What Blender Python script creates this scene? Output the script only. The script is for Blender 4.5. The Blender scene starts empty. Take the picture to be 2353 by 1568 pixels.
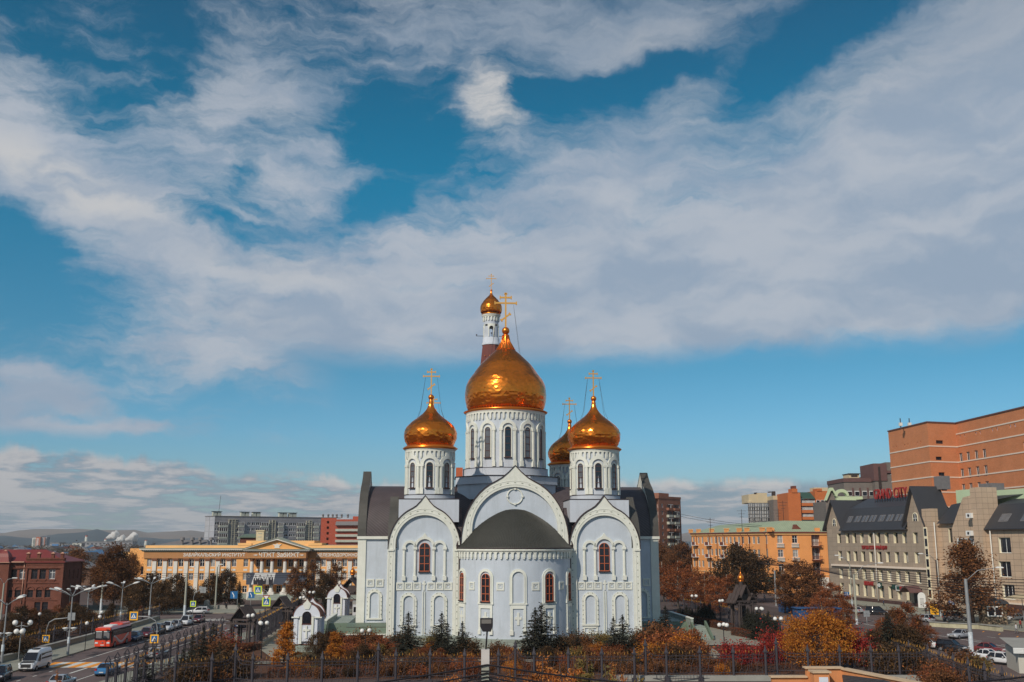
import bpy, math, random
from mathutils import Matrix, Vector
from math import sin, cos, pi, radians, sqrt, atan2

# ------------------------------------------------------------------ camera, light, exposure
SC = bpy.context.scene
COL = SC.collection
CAM_H, CAM_T, FPX = 14.5, radians(11.36), 3982.0
cam = bpy.data.cameras.new('camera'); cam.sensor_width = 36.0; cam.lens = 35.0
cam.clip_start = 0.5; cam.clip_end = 30000
camo = bpy.data.objects.new('camera', cam); COL.objects.link(camo)
camo.location = (0, 0, CAM_H); camo.rotation_euler = (pi/2 + CAM_T, 0, 0)
SC.camera = camo
SC.view_settings.view_transform = 'Standard'; SC.view_settings.look = 'None'
SC.view_settings.exposure = 0.0; SC.view_settings.gamma = 1.0
SUN_AZ, SUN_EL = 213.0, 36.0        # compass-like: 0 = +Y, clockwise; 213 = behind the camera to the left
sd = bpy.data.lights.new('sun', 'SUN'); sd.energy = 3.3; sd.angle = radians(0.7); sd.color = (1.0, 0.89, 0.76)
so = bpy.data.objects.new('sun', sd); COL.objects.link(so)
_az, _el = radians(SUN_AZ), radians(SUN_EL)
SUNV = Vector((sin(_az)*cos(_el), cos(_az)*cos(_el), sin(_el)))
so.rotation_euler = SUNV.to_track_quat('Z', 'Y').to_euler(); so.location = (0, 0, 300)

def lin(r, g, b):
    f = lambda c: (c/255/12.92) if c/255 <= .04045 else ((c/255+.055)/1.055)**2.4
    return (f(r), f(g), f(b), 1.0)

# ------------------------------------------------------------------ sky with its clouds (world, by direction only)
W = bpy.data.worlds.new('World'); SC.world = W; W.use_nodes = True
nt = W.node_tree; N = nt.nodes; L = nt.links; N.clear()
def nd(t, **k):
    n = N.new(t)
    for a, b in k.items(): setattr(n, a, b)
    return n
def mth(op, a, b=None, c=None, clamp=False):
    n = nd('ShaderNodeMath', operation=op); n.use_clamp = clamp
    for i, q in enumerate((a, b, c)):
        if q is None: continue
        if isinstance(q, (int, float)): n.inputs[i].default_value = q
        else: L.new(q, n.inputs[i])
    return n.outputs[0]
def mrange(v, a, b, c=0.0, d=1.0, smooth=True):
    n = nd('ShaderNodeMapRange', interpolation_type='SMOOTHSTEP' if smooth else 'LINEAR')
    n.inputs['From Min'].default_value = a; n.inputs['From Max'].default_value = b
    n.inputs['To Min'].default_value = c; n.inputs['To Max'].default_value = d
    L.new(v, n.inputs['Value']); return n.outputs[0]
def mixc(f, a, b):
    n = nd('ShaderNodeMix', data_type='RGBA')
    for s, q in ((0, f), (6, a), (7, b)):
        if isinstance(q, (int, float)): n.inputs[s].default_value = q
        elif isinstance(q, tuple): n.inputs[s].default_value = q
        else: L.new(q, n.inputs[s])
    return n.outputs[2]
tc = nd('ShaderNodeTexCoord'); DIR = tc.outputs['Generated']
sep = nd('ShaderNodeSeparateXYZ'); L.new(DIR, sep.inputs[0]); dx, dy, dz = sep.outputs
azr = mth('ARCTAN2', dx, dy); az = mth('MULTIPLY', azr, 180/pi)
elr = mth('ARCSINE', dz); el = mth('MULTIPLY', elr, 180/pi)
cmb = nd('ShaderNodeCombineXYZ'); L.new(az, cmb.inputs[0]); L.new(el, cmb.inputs[1]); AE = cmb.outputs[0]
def fbm(vec, scale, det, rough, dist=0.0, off=(0, 0, 0), sc=(1, 1, 1), rot=0.0):
    m = nd('ShaderNodeMapping'); m.inputs['Location'].default_value = off; m.inputs['Scale'].default_value = sc
    m.inputs['Rotation'].default_value = (0, 0, rot)
    L.new(vec, m.inputs[0])
    n = nd('ShaderNodeTexNoise'); n.inputs['Scale'].default_value = scale; n.inputs['Detail'].default_value = det
    n.inputs['Roughness'].default_value = rough; n.inputs['Distortion'].default_value = dist
    L.new(m.outputs[0], n.inputs['Vector']); return n.outputs['Fac']
# ragged edges: the place a blob is looked up is pushed about by noise
wn = nd('ShaderNodeTexNoise'); wn.inputs['Scale'].default_value = .17; wn.inputs['Detail'].default_value = 5; wn.inputs['Roughness'].default_value = .62
L.new(AE, wn.inputs['Vector'])
ws = nd('ShaderNodeVectorMath', operation='SUBTRACT'); L.new(wn.outputs['Color'], ws.inputs[0]); ws.inputs[1].default_value = (.5, .5, .5)
wm = nd('ShaderNodeVectorMath', operation='MULTIPLY'); L.new(ws.outputs[0], wm.inputs[0]); wm.inputs[1].default_value = (5.5, 3.6, 0)
wa = nd('ShaderNodeVectorMath', operation='ADD'); L.new(AE, wa.inputs[0]); L.new(wm.outputs[0], wa.inputs[1]); AEW = wa.outputs[0]
def px_ae(x, y):            # direction of a place in the sky, degrees
    a, b = (x-1176)/2288.0, (784-y)/2288.0
    X, Y, Z = a, cos(CAM_T)-b*sin(CAM_T), sin(CAM_T)+b*cos(CAM_T)
    return math.degrees(atan2(X, Y)), math.degrees(math.asin(Z/sqrt(X*X+Y*Y+Z*Z)))
def blob(x, y, rx, ry, rot, amt, soft=0.15, vec=None):
    a, e = px_ae(x, y)
    m = nd('ShaderNodeMapping', vector_type='TEXTURE')
    m.inputs['Location'].default_value = (a, e, 0); m.inputs['Rotation'].default_value = (0, 0, radians(rot))
    m.inputs['Scale'].default_value = (rx/41.0, ry/41.0, 1)
    L.new(vec or AEW, m.inputs[0])
    ln = nd('ShaderNodeVectorMath', operation='LENGTH'); L.new(m.outputs[0], ln.inputs[0])
    return mrange(ln.outputs['Value'], 1.3, soft, 0.0, amt)
def total(lst):
    t = lst[0]
    for q in lst[1:]: t = mth('ADD', t, q)
    return t
CLOUDS = [  # x, y, rx, ry, tilt, amount - the big bank on the right, the left bank, wisps, clear gaps
    (1780, 560, 900, 230, 8, 1.1), (2200, 330, 620, 330, 28, 1.2), (1950, 690, 760, 130, 2, .9), (1500, 340, 380, 120, 15, .7),
    (2420, 120, 330, 300, 45, .9),
    (1095, 215, 80, 90, -30, .95), (1160, 270, 110, 80, -30, .8), (1250, 430, 330, 110, 8, .55), (1150, 640, 520, 240, 0, .72), (1000, 770, 380, 110, 0, .62),
    (140, 400, 310, 115, -20, 1.3), (50, 260, 150, 110, -50, .8), (330, 290, 340, 100, 12, .42), (690, 400, 170, 105, 0, .85), (560, 620, 400, 140, -8, 1.05),
    (620, 800, 400, 110, -6, .8), (540, 160, 130, 130, 60, .45), (420, 420, 220, 120, 10, .34), (640, 250, 330, 130, 8, .30), (330, 110, 330, 110, 10, .20), (560, 130, 100, 130, 60, .25), (800, 620, 260, 130, 0, .35), (420, 800, 260, 90, 0, .45),
    (1100, 60, 560, 110, 0, .74), (1500, 80, 380, 90, 16, .8), (740, 200, 150, 60, 30, .2),
    (60, 872, 120, 40, -8, 1.2), (10, 965, 100, 45, 0, 1.0), (120, 925, 140, 26, -3, .8), (290, 970, 110, 19, 3, 1.1), (190, 984, 140, 20, 0, .8),
    (1483, 1015, 26, 11, 0, .8)]
GAPS = [(880, 280, 210, 95, -35, -.55), (1380, 190, 330, 50, 8, -.95), (1880, 90, 330, 70, 25, -1.0), (880, 455, 100, 60, 20, -.75), (450, 500, 120, 36, -5, -.8), (560, 400, 60, 50, 0, -.5),
    (40, 540, 150, 60, -10, -.7), (90, 660, 120, 80, -20, -.7), (180, 60, 260, 90, 0, -.2), (1010, 330, 90, 60, 20, -.5)]
msk = total([blob(*b) for b in CLOUDS] + [blob(*b) for b in GAPS] + [mrange(mth('ABSOLUTE', az), 38, 70, 0.0, .62)])     # unseen cloud added outside the view to brighten gold reflections and whiten the fill
# two textures: broad soft billows and fine stretched fibres
n1 = fbm(AEW, .17, 9, .60, .1, (3.1, 7.7, 0), (.62, 1.5, 1), radians(-10))
n2 = fbm(AEW, .62, 8, .64, .15, (1.3, 2.2, 5), (.42, 1.7, 1), radians(-8))
tex = mth('ADD', mth('MULTIPLY', n1, .58), mth('MULTIPLY', n2, .52))
tamp = mrange(az, -2, 8, 4.0, 2.6)                                  # the left half is more broken than the bank on the right
dens = mth('ADD', msk, mth('MULTIPLY', mth('SUBTRACT', tex, .55), tamp))
upper = mrange(dens, -.22, 1.22)
hi_cut = mrange(el, 9.2, 11.4)                                     # the bank ends along a level base
left_ok = mrange(az, -9, -15)
upper = mth('MULTIPLY', upper, mth('MAXIMUM', hi_cut, mth('MULTIPLY', left_ok, mrange(el, 5.0, 6.0))))
# low bank along the horizon: long flat rolls in perspective
hz = mth('DIVIDE', 1.0, mth('ADD', mth('MAXIMUM', dz, 0.0), .045))
cl = nd('ShaderNodeCombineXYZ'); L.new(mth('MULTIPLY', az, .34), cl.inputs[0]); L.new(mth('MULTIPLY', hz, .52), cl.inputs[1])
r1 = fbm(cl.outputs[0], .85, 7, .58, .15, (0.6, 2.0, 1), (.8, 1.15, 1))
r2 = fbm(cl.outputs[0], 2.2, 6, .62, .2, (5.2, 1.0, 3), (.6, 1.3, 1))
rolls = mth('ADD', mth('MULTIPLY', r1, .7), mth('MULTIPLY', r2, .35))
edge = fbm(AE, .32, 6, .6, .2, (7.3, 1.1, 0), (1, .3, 1))
top_l = mth('ADD', mth('MULTIPLY', mth('SUBTRACT', edge, .5), 3.2), mrange(az, -28, -8, 4.9, 3.35, False))
top_r = mth('ADD', mth('MULTIPLY', mth('SUBTRACT', edge, .5), 1.5), 3.45)
right = mrange(az, -3, 3)
top = mth('ADD', mth('MULTIPLY', top_l, mth('SUBTRACT', 1.0, right)), mth('MULTIPLY', top_r, right))
below = mrange(mth('SUBTRACT', top, el), -.12, .55)
low = mth('MULTIPLY', below, mrange(rolls, .40, .54))
low = mth('MAXIMUM', low, mth('MULTIPLY', mth('MULTIPLY', right, below), .85))
rim = mth('MULTIPLY', below, mrange(mth('SUBTRACT', top, el), .95, .15))     # sunlit upper rim of the bank
# colours
sky = nd('ShaderNodeTexSky', sky_type='NISHITA'); sky.sun_disc = False
sky.sun_elevation = _el; sky.sun_rotation = _az; sky.altitude = 650; sky.air_density = 1.0; sky.dust_density = 1.2; sky.ozone_density = 2.5
L.new(DIR, sky.inputs[0]) if sky.inputs and 'Vector' in sky.inputs else None
SKY_S = 0.10
rmp = nd('ShaderNodeValToRGB'); cr = rmp.color_ramp
L.new(mrange(el, -2, 34, 0, 1, False), rmp.inputs[0])
TINT = [(0.0, (.72, .80, .88, 1)), (.14, (.56, .79, .90, 1)), (.22, (.42, .80, .94, 1)), (.325, (.28, .74, .83, 1)), (.614, (.06, .80, .86, 1)), (.703, (.06, .74, .80, 1)), (1.0, (.15, .50, .58, 1))]
cr.elements[0].position = TINT[0][0]; cr.elements[0].color = TINT[0][1]
cr.elements[1].position = TINT[-1][0]; cr.elements[1].color = TINT[-1][1]
for p, c in TINT[1:-1]:
    e_ = cr.elements.new(p); e_.color = c
mul = nd('ShaderNodeMix', data_type='RGBA', blend_type='MULTIPLY'); mul.clamp_result = False; mul.inputs[0].default_value = 1.0
L.new(sky.outputs[0], mul.inputs[6]); L.new(rmp.outputs[0], mul.inputs[7])
K = 1.0/SKY_S
cc = lambda r, g, b: tuple(c*K for c in lin(r, g, b)[:3]) + (1,)
thick = mrange(dens, .45, 1.5)
shade = fbm(AEW, .24, 6, .55, .2, (9.1, 4.4, 2), (.6, 1.6, 1), radians(-12))
ccol = mixc(mrange(shade, .34, .66), cc(152, 167, 186), cc(182, 188, 198))
ccol = mixc(mth('MULTIPLY', mrange(el, 20, 31), .55), ccol, cc(128, 142, 158))
glow = total([blob(150, 400, 260, 70, -18, 1.0), blob(1130, 240, 100, 90, -30, 1.2), blob(640, 600, 250, 60, -8, .55), blob(600, 720, 190, 45, -10, .4)])
ccol = mixc(mth('MINIMUM', mth('MULTIPLY', glow, mrange(shade, .30, .60)), 1.0), ccol, cc(206, 204, 203))
lcol = mixc(mrange(rolls, .47, .60), cc(124, 140, 158), cc(190, 187, 188))
lcol = mixc(mth('MULTIPLY', mth('MULTIPLY', rim, mrange(az, -20, -9)), mrange(edge, .42, .56)), lcol, cc(214, 209, 205))
c1 = mixc(mth('MULTIPLY', upper, .93), mul.outputs[2], ccol)
lowf = mth('MULTIPLY', low, .93)
c2 = mixc(lowf, c1, lcol)
bg = nd('ShaderNodeBackground'); bg.inputs['Strength'].default_value = SKY_S; L.new(c2, bg.inputs['Color'])
wo = nd('ShaderNodeOutputWorld'); L.new(bg.outputs[0], wo.inputs['Surface'])
W.cycles.sampling_method = 'MANUAL'; W.cycles.sample_map_resolution = 512

# ------------------------------------------------------------------ materials
MATS = {}
def mat(key, col, rough=.75, metal=0.0, var=.10, vs=1.2, bump=0.0, bs=8.0, spec=.35, dirt=0.0, dirtc=(.10, .11, .08), kind=None, col2=None, sc=None, mortar=None, island=0.0, trans=0.0, coat=0.0, axis=None):
    if key in MATS: return MATS[key]
    m = bpy.data.materials.new(key); m.use_nodes = True; MATS[key] = m
    t = m.node_tree; n = t.nodes; l = t.links
    p = n['Principled BSDF']
    p.inputs['Roughness'].default_value = rough; p.inputs['Metallic'].default_value = metal
    p.inputs['Specular IOR Level'].default_value = spec
    if coat: p.inputs['Coat Weight'].default_value = coat; p.inputs['Coat Roughness'].default_value = .05
    c = tuple(col[:3]) + (1,)
    tc = n.new('ShaderNodeTexCoord'); P = tc.outputs['Object']
    def mix(f, a, b, bt='MIX'):
        q = n.new('ShaderNodeMix'); q.data_type = 'RGBA'; q.blend_type = bt
        for s, z in ((0, f), (6, a), (7, b)):
            if isinstance(z, (int, float)): q.inputs[s].default_value = z
            elif isinstance(z, tuple): q.inputs[s].default_value = z
            else: l.new(z, q.inputs[s])
        return q.outputs[2]
    def noise(s, d=5, r=.6, scv=None, vec=None):
        v = vec or P
        if scv:
            mp = n.new('ShaderNodeMapping'); mp.inputs['Scale'].default_value = scv; l.new(v, mp.inputs[0]); v = mp.outputs[0]
        q = n.new('ShaderNodeTexNoise'); q.inputs['Scale'].default_value = s; q.inputs['Detail'].default_value = d; q.inputs['Roughness'].default_value = r
        l.new(v, q.inputs['Vector']); return q.outputs['Fac']
    def rng(v, a, b, lo=0.0, hi=1.0):
        q = n.new('ShaderNodeMapRange'); q.inputs[1].default_value = a; q.inputs[2].default_value = b; q.inputs[3].default_value = lo; q.inputs[4].default_value = hi
        l.new(v, q.inputs[0]); return q.outputs[0]
    base = None; hgt = None
    if kind in ('brick', 'tile'):
        # wall coordinates: along the wall, up the wall
        s3 = n.new('ShaderNodeSeparateXYZ'); l.new(P, s3.inputs[0])
        ad = n.new('ShaderNodeMath'); ad.operation = 'ADD'; l.new(s3.outputs[0], ad.inputs[0]); l.new(s3.outputs[1], ad.inputs[1])
        cb = n.new('ShaderNodeCombineXYZ'); l.new(ad.outputs[0], cb.inputs[0]); l.new(s3.outputs[2], cb.inputs[1])
        b = n.new('ShaderNodeTexBrick'); l.new(cb.outputs[0], b.inputs['Vector'])
        b.inputs['Scale'].default_value = 1.0
        b.inputs['Brick Width'].default_value = sc[0]; b.inputs['Row Height'].default_value = sc[1]
        b.inputs['Mortar Size'].default_value = sc[2]; b.offset = .5 if kind == 'brick' else 0.0
        b.inputs['Color1'].default_value = c; b.inputs['Color2'].default_value = tuple(col2) + (1,); b.inputs['Mortar'].default_value = tuple(mortar) + (1,)
        base = b.outputs['Color']; hgt = b.outputs['Fac']
    elif kind == 'seam':       # standing seams / ribs along one axis
        w = n.new('ShaderNodeTexWave'); w.wave_type = 'BANDS'; w.bands_direction = axis or 'X'; w.inputs['Scale'].default_value = sc[0]
        l.new(P, w.inputs[0]); hgt = w.outputs['Fac']
        base = mix(rng(hgt, .0, .25), tuple(col2) + (1,), c)
    elif kind == 'scales':
        vo = n.new('ShaderNodeTexVoronoi'); vo.inputs['Scale'].default_value = sc[0]; l.new(P, vo.inputs['Vector'])
        base = mix(rng(vo.outputs['Distance'], .1, .6), c, tuple(col2) + (1,))
    else: base = c
    if island:
        g = n.new('ShaderNodeNewGeometry'); r = n.new('ShaderNodeValToRGB'); l.new(g.outputs['Random Per Island'], r.inputs[0])
        a = tuple(col2) + (1,) if col2 else c
        r.color_ramp.elements[0].color = c; r.color_ramp.elements[1].color = a
        if mortar: e = r.color_ramp.elements.new(.82); e.color = a; r.color_ramp.elements[2].color = tuple(mortar) + (1,)
        base = r.outputs[0]
        oi = n.new('ShaderNodeObjectInfo')
        base = mix(1.0, base, mix(oi.outputs['Random'], (1-island,)*3 + (1,), (1+island,)*3 + (1,)), 'MULTIPLY')
    if var:
        lo, hi = 1-var, 1+var
        f = rng(noise(vs, 6, .65), .3, .7)
        base = mix(1.0, base, mix(f, (lo, lo, lo*.99, 1), (hi, hi, hi, 1)), 'MULTIPLY')
    if dirt:                   # streaks that run down a wall
        f = rng(noise(.9, 6, .7, (1.6, 1.6, .16)), .52, .80, 0, dirt)
        base = mix(f, base, tuple(dirtc) + (1,))
    if isinstance(base, tuple): p.inputs['Base Color'].default_value = base
    else: l.new(base, p.inputs['Base Color'])
    if bump:
        bm = n.new('ShaderNodeBump'); bm.inputs['Strength'].default_value = bump; bm.inputs['Distance'].default_value = .06
        h = noise(bs, 4, .6)
        if hgt is not None:
            ad = n.new('ShaderNodeMath'); ad.operation = 'ADD'; l.new(h, ad.inputs[0]); l.new(hgt, ad.inputs[1]); h = ad.outputs[0]
        l.new(h, bm.inputs['Height']); l.new(bm.outputs[0], p.inputs['Normal'])
    if trans:
        tr = n.new('ShaderNodeBsdfTranslucent'); ms = n.new('ShaderNodeMixShader'); ms.inputs[0].default_value = trans
        if isinstance(base, tuple): tr.inputs[0].default_value = base
        else: l.new(base, tr.inputs[0])
        l.new(p.outputs[0], ms.inputs[1]); l.new(tr.outputs[0], ms.inputs[2]); l.new(ms.outputs[0], n['Material Output'].inputs[0])
    return m

# ------------------------------------------------------------------ mesh builder and scene helpers
class MB:
    def __init__(s, *mats):
        s.v = []; s.f = []; s.mi = []; s.sm = []; s.mats = list(mats); s.M = Matrix(); s.W = None; s.cur = 0
    def use(s, m):
        if m not in s.mats: s.mats.append(m)
        s.cur = s.mats.index(m); return s
    def add(s, vs, fs, smooth=False):
        b = len(s.v)
        for q in vs:
            q = Vector(q)
            if s.W: q = Vector(s.W(q))
            s.v.append(s.M @ q)
        for f in fs: s.f.append([b+i for i in f]); s.mi.append(s.cur); s.sm.append(smooth)
        return s
    def box(s, x0, x1, y0, y1, z0, z1):
        v = [(x, y, z) for z in (z0, z1) for y in (y0, y1) for x in (x0, x1)]
        return s.add(v, [(0, 2, 3, 1), (4, 5, 7, 6), (0, 1, 5, 4), (2, 6, 7, 3), (0, 4, 6, 2), (1, 3, 7, 5)])
    def cbox(s, c, d, rz=0.0):
        M = s.M; s.M = M @ Matrix.Translation(c) @ Matrix.Rotation(rz, 4, 'Z')
        s.box(-d[0]/2, d[0]/2, -d[1]/2, d[1]/2, -d[2]/2, d[2]/2); s.M = M; return s
    def prism(s, poly, y0, y1, caps=(1, 1)):      # poly in (x,z), counter-clockwise seen from -y
        n = len(poly)
        v = [(x, y0, z) for x, z in poly] + [(x, y1, z) for x, z in poly]
        f = [(i, n+i, n+(i+1) % n, (i+1) % n) for i in range(n)]
        if caps[0]: f.append(tuple(range(n)))
        if caps[1]: f.append(tuple(reversed(range(n, 2*n))))
        return s.add(v, f)
    def band(s, a, b, y0, y1, closed=False):      # strip between two paired outlines (outer a, inner b), thick from y0 to y1
        n = len(a)
        v = [(x, y0, z) for x, z in a] + [(x, y0, z) for x, z in b] + [(x, y1, z) for x, z in a] + [(x, y1, z) for x, z in b]
        f = []
        for i in range(n if closed else n-1):
            j = (i+1) % n
            f += [(i, n+i, n+j, j), (2*n+i, i, j, 2*n+j), (n+i, 3*n+i, 3*n+j, n+j), (3*n+i, 2*n+i, 2*n+j, 3*n+j)]
        if not closed:
            f += [(0, 2*n, 3*n, n), (n-1, 2*n-1, 4*n-1, 3*n-1)]
        return s.add(v, f)
    def lathe(s, prof, n=32, c=(0, 0), a0=0.0, a1=2*pi, smooth=True, jit=0.0, rnd=None):   # prof: (r,z) from bottom to top
        full = abs(a1-a0-2*pi) < 1e-6; k = n if full else n+1
        v = []
        for r, z in prof:
            for i in range(k):
                a = a0+(a1-a0)*i/n; v.append((c[0]+r*cos(a), c[1]+r*sin(a), z))
        f = []
        for j in range(len(prof)-1):
            for i in range(n):
                q = (i+1) % k; f.append((j*k+i, j*k+q, (j+1)*k+q, (j+1)*k+i))
        return s.add(v, f, smooth)
    def cyl(s, x, y, z0, z1, r, r1=None, n=10, smooth=True, cap=True):
        r1 = r if r1 is None else r1
        s.lathe([(r, z0), (r1, z1)], n, (x, y), smooth=smooth)
        if cap:
            s.add([(x+r1*cos(2*pi*i/n), y+r1*sin(2*pi*i/n), z1) for i in range(n)], [tuple(range(n))])
            s.add([(x+r*cos(2*pi*i/n), y+r*sin(2*pi*i/n), z0) for i in range(n)], [tuple(reversed(range(n)))])
        return s
    def tube(s, pts, r, n=6, r1=None, cap=True):
        pts = [Vector(p) for p in pts]; k = len(pts); v = []
        up = Vector((0.13, .27, 1)).normalized()
        for i, p in enumerate(pts):
            d = (pts[min(i+1, k-1)]-pts[max(i-1, 0)]).normalized()
            a = d.cross(up)
            if a.length < .05: a = d.cross(Vector((1, 0, 0)))
            a.normalize(); b = a.cross(d).normalized()
            rr = r if r1 is None else r+(r1-r)*i/max(1, k-1)
            for q in range(n):
                t = 2*pi*q/n; v.append(p+a*(rr*cos(t))+b*(rr*sin(t)))
        f = [(j*n+i, j*n+(i+1) % n, (j+1)*n+(i+1) % n, (j+1)*n+i) for j in range(k-1) for i in range(n)]
        if cap: f += [tuple(reversed(range(n))), tuple(range((k-1)*n, k*n))]
        return s.add(v, f, n > 4)
    def ball(s, c, r, n=10, sq=1.0):
        m = max(4, n//2)
        return s.lathe([(max(1e-4, r*sin(pi*j/m)), c[2]-r*sq*cos(pi*j/m)) for j in range(m+1)], n, (c[0], c[1]))
    def grid(s, nx, ny, fn, smooth=True):
        v = [fn(i/nx, j/ny) for j in range(ny+1) for i in range(nx+1)]
        k = nx+1
        return s.add(v, [(j*k+i, j*k+i+1, (j+1)*k+i+1, (j+1)*k+i) for j in range(ny) for i in range(nx)], smooth)
    def mesh(s, name):
        me = bpy.data.meshes.new(name); me.from_pydata([tuple(q) for q in s.v], [], s.f)
        for m in s.mats: me.materials.append(m)
        me.polygons.foreach_set('material_index', s.mi); me.polygons.foreach_set('use_smooth', s.sm)
        me.update(); return me

def tag(o, label=None, cat=None, group=None, kind=None):
    if label: o['label'] = label
    if cat: o['category'] = cat
    if group: o['group'] = group
    if kind: o['kind'] = kind
    return o
def obj(name, me, parent=None, loc=(0, 0, 0), rz=0.0, sc=None):
    if isinstance(me, MB): me = me.mesh(name)
    o = bpy.data.objects.new(name, me); COL.objects.link(o); o.location = loc; o.rotation_euler = (0, 0, rz)
    if sc: o.scale = sc if isinstance(sc, (tuple, list)) else (sc, sc, sc)
    if parent: o.parent = parent
    return o
def thing(name, label, cat, loc=(0, 0, 0), rz=0.0, group=None, sc=None):
    o = bpy.data.objects.new(name, None); COL.objects.link(o); o.location = loc; o.rotation_euler = (0, 0, rz); o.empty_display_size = .5
    if sc: o.scale = (sc, sc, sc)
    return tag(o, label, cat, group)
def copy_tree(o, parent=None):
    c = o.copy(); COL.objects.link(c)
    if parent: c.parent = parent
    for ch in list(o.children): copy_tree(ch, c)
    return c
def dup(o, loc, rz, label=None, sc=None, group=None):
    c = copy_tree(o); c.location = loc; c.rotation_euler = (0, 0, rz)
    if label: c['label'] = label
    if group: c['group'] = group
    if sc: c.scale = sc if isinstance(sc, (tuple, list)) else (sc, sc, sc)
    return c
def structure(name, mb): return tag(obj(name, mb), kind='structure')
def arch(cx, zb, zs, r, n=14, keel=0.0, kw=.30):      # outline of an arch, left foot over the crown to right foot
    p = [(cx-r, zb)] if zb < zs else []
    for i in range(n+1):
        a = pi-pi*i/n; h = keel*max(0.0, 1-abs(cos(a))/kw)**1.6
        p.append((cx+r*cos(a), zs+r*sin(a)+h))
    if zb < zs: p.append((cx+r, zb))
    return p
def text_mesh(body, size, mtl, depth=.04, align='LEFT', sx=1.0, bold=0.0):
    cu = bpy.data.curves.new('lettering', 'FONT'); cu.body = body; cu.size = size; cu.extrude = depth/2; cu.align_x = align; cu.offset = bold
    cu.resolution_u = 3
    o = bpy.data.objects.new('lettering', cu); COL.objects.link(o)
    dg = bpy.context.evaluated_depsgraph_get(); dg.update()
    me = bpy.data.meshes.new_from_object(o.evaluated_get(dg)); bpy.data.objects.remove(o); bpy.data.curves.remove(cu)
    # letters lie in x,y: stand them up to face -y
    me.transform(Matrix.Scale(sx, 4, (1, 0, 0))); me.transform(Matrix.Rotation(pi/2, 4, 'X'))
    me.materials.clear(); me.materials.append(mtl); return me
def ray(x, y):
    a, b = (x-2048)/FPX, (1365-y)/FPX
    return Vector((a, cos(CAM_T)-b*sin(CAM_T), sin(CAM_T)+b*cos(CAM_T)))
def on_ground(x, y, z=0.0):
    d = ray(x, y); t = (z-CAM_H)/d.z; return Vector((d.x*t, d.y*t, z))
def at_y(x, y, Y):
    d = ray(x, y); t = Y/d.y; return Vector((d.x*t, Y, CAM_H+d.z*t))
R = random.Random(7)
# ------------------------------------------------------------------ the cathedral
mWALL = mat('pale blue stucco', lin(192, 200, 210), .85, var=.07, vs=.5, bump=.15, bs=3, dirt=.38, dirtc=lin(146, 154, 156)[:3])
mWALL2 = mat('grey white stucco', lin(194, 200, 210), .85, var=.06, vs=.5, bump=.15, bs=3, dirt=.40, dirtc=lin(138, 144, 142)[:3])
mTRIM = mat('cream white trim', lin(220, 221, 212), .8, var=.07, vs=.8, bump=.1, bs=4, dirt=.38, dirtc=lin(168, 184, 150)[:3])
mDENT = mat('stained groove with painted shade', lin(150, 155, 142), .9, var=.2)  # dentil dots: recess shade painted into the colour, together with greenish stain
mROOF = mat('dark brown sheet roof', lin(72, 63, 65), .55, var=.15, vs=.6, kind='seam', sc=(1.1,), col2=lin(92, 84, 86)[:3], axis='DIAGONAL', spec=.4)
mGREEN = mat('green scale roof', lin(67, 67, 61), .6, var=.12, vs=.5, kind='scales', sc=(6.0,), col2=lin(56, 56, 52)[:3], spec=.4)
mGREEN2 = mat('green sheet roof', lin(98, 112, 96), .5, var=.15, vs=.6, spec=.4)
mCOP = mat('brown flashing', lin(58, 46, 48), .6, var=.1)
mGOLD = mat('gilded copper', lin(244, 136, 48), .21, metal=.92, var=.16, vs=1.2, bump=.10, bs=6)
mGOLDS = mat('smooth gilding', lin(228, 130, 50), .3, metal=.8, var=.05)
mCROSS = mat('gold leaf cross', lin(236, 176, 92), .45, metal=.7, var=.05)
mDFRM = mat('dark drum window frame', lin(88, 58, 54), .6, var=.08)
mFRAME = mat('red brown window frame', lin(186, 98, 64), .6, var=.08)
mGLASS = mat('dark window glass', lin(34, 36, 44), .08, var=.25, vs=.7, spec=.6)
mGLASSG = mat('grey window glass', lin(96, 98, 104), .12, var=.25, vs=.9, spec=.6)
mSTONE = mat('greenish granite plinth', lin(150, 158, 150), .85, var=.15, kind='tile', sc=(1.1, .55, .012), col2=lin(136, 146, 138)[:3], mortar=lin(98, 104, 98)[:3])
mHORN = mat('green grey coping', lin(76, 74, 70), .55, var=.18, vs=.5)
mTENT = mat('brown tent roof', lin(110, 62, 56), .6, var=.1)
mPIPE = mat('brown drainpipe', lin(70, 56, 54), .5, var=.1)

CO = Vector((0.45, 146.0, 0)); CR = radians(3.8)
church = thing('cathedral', 'large pale blue and white church with gilded onion domes and a round green-roofed apse', 'church', CO, CR)

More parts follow.
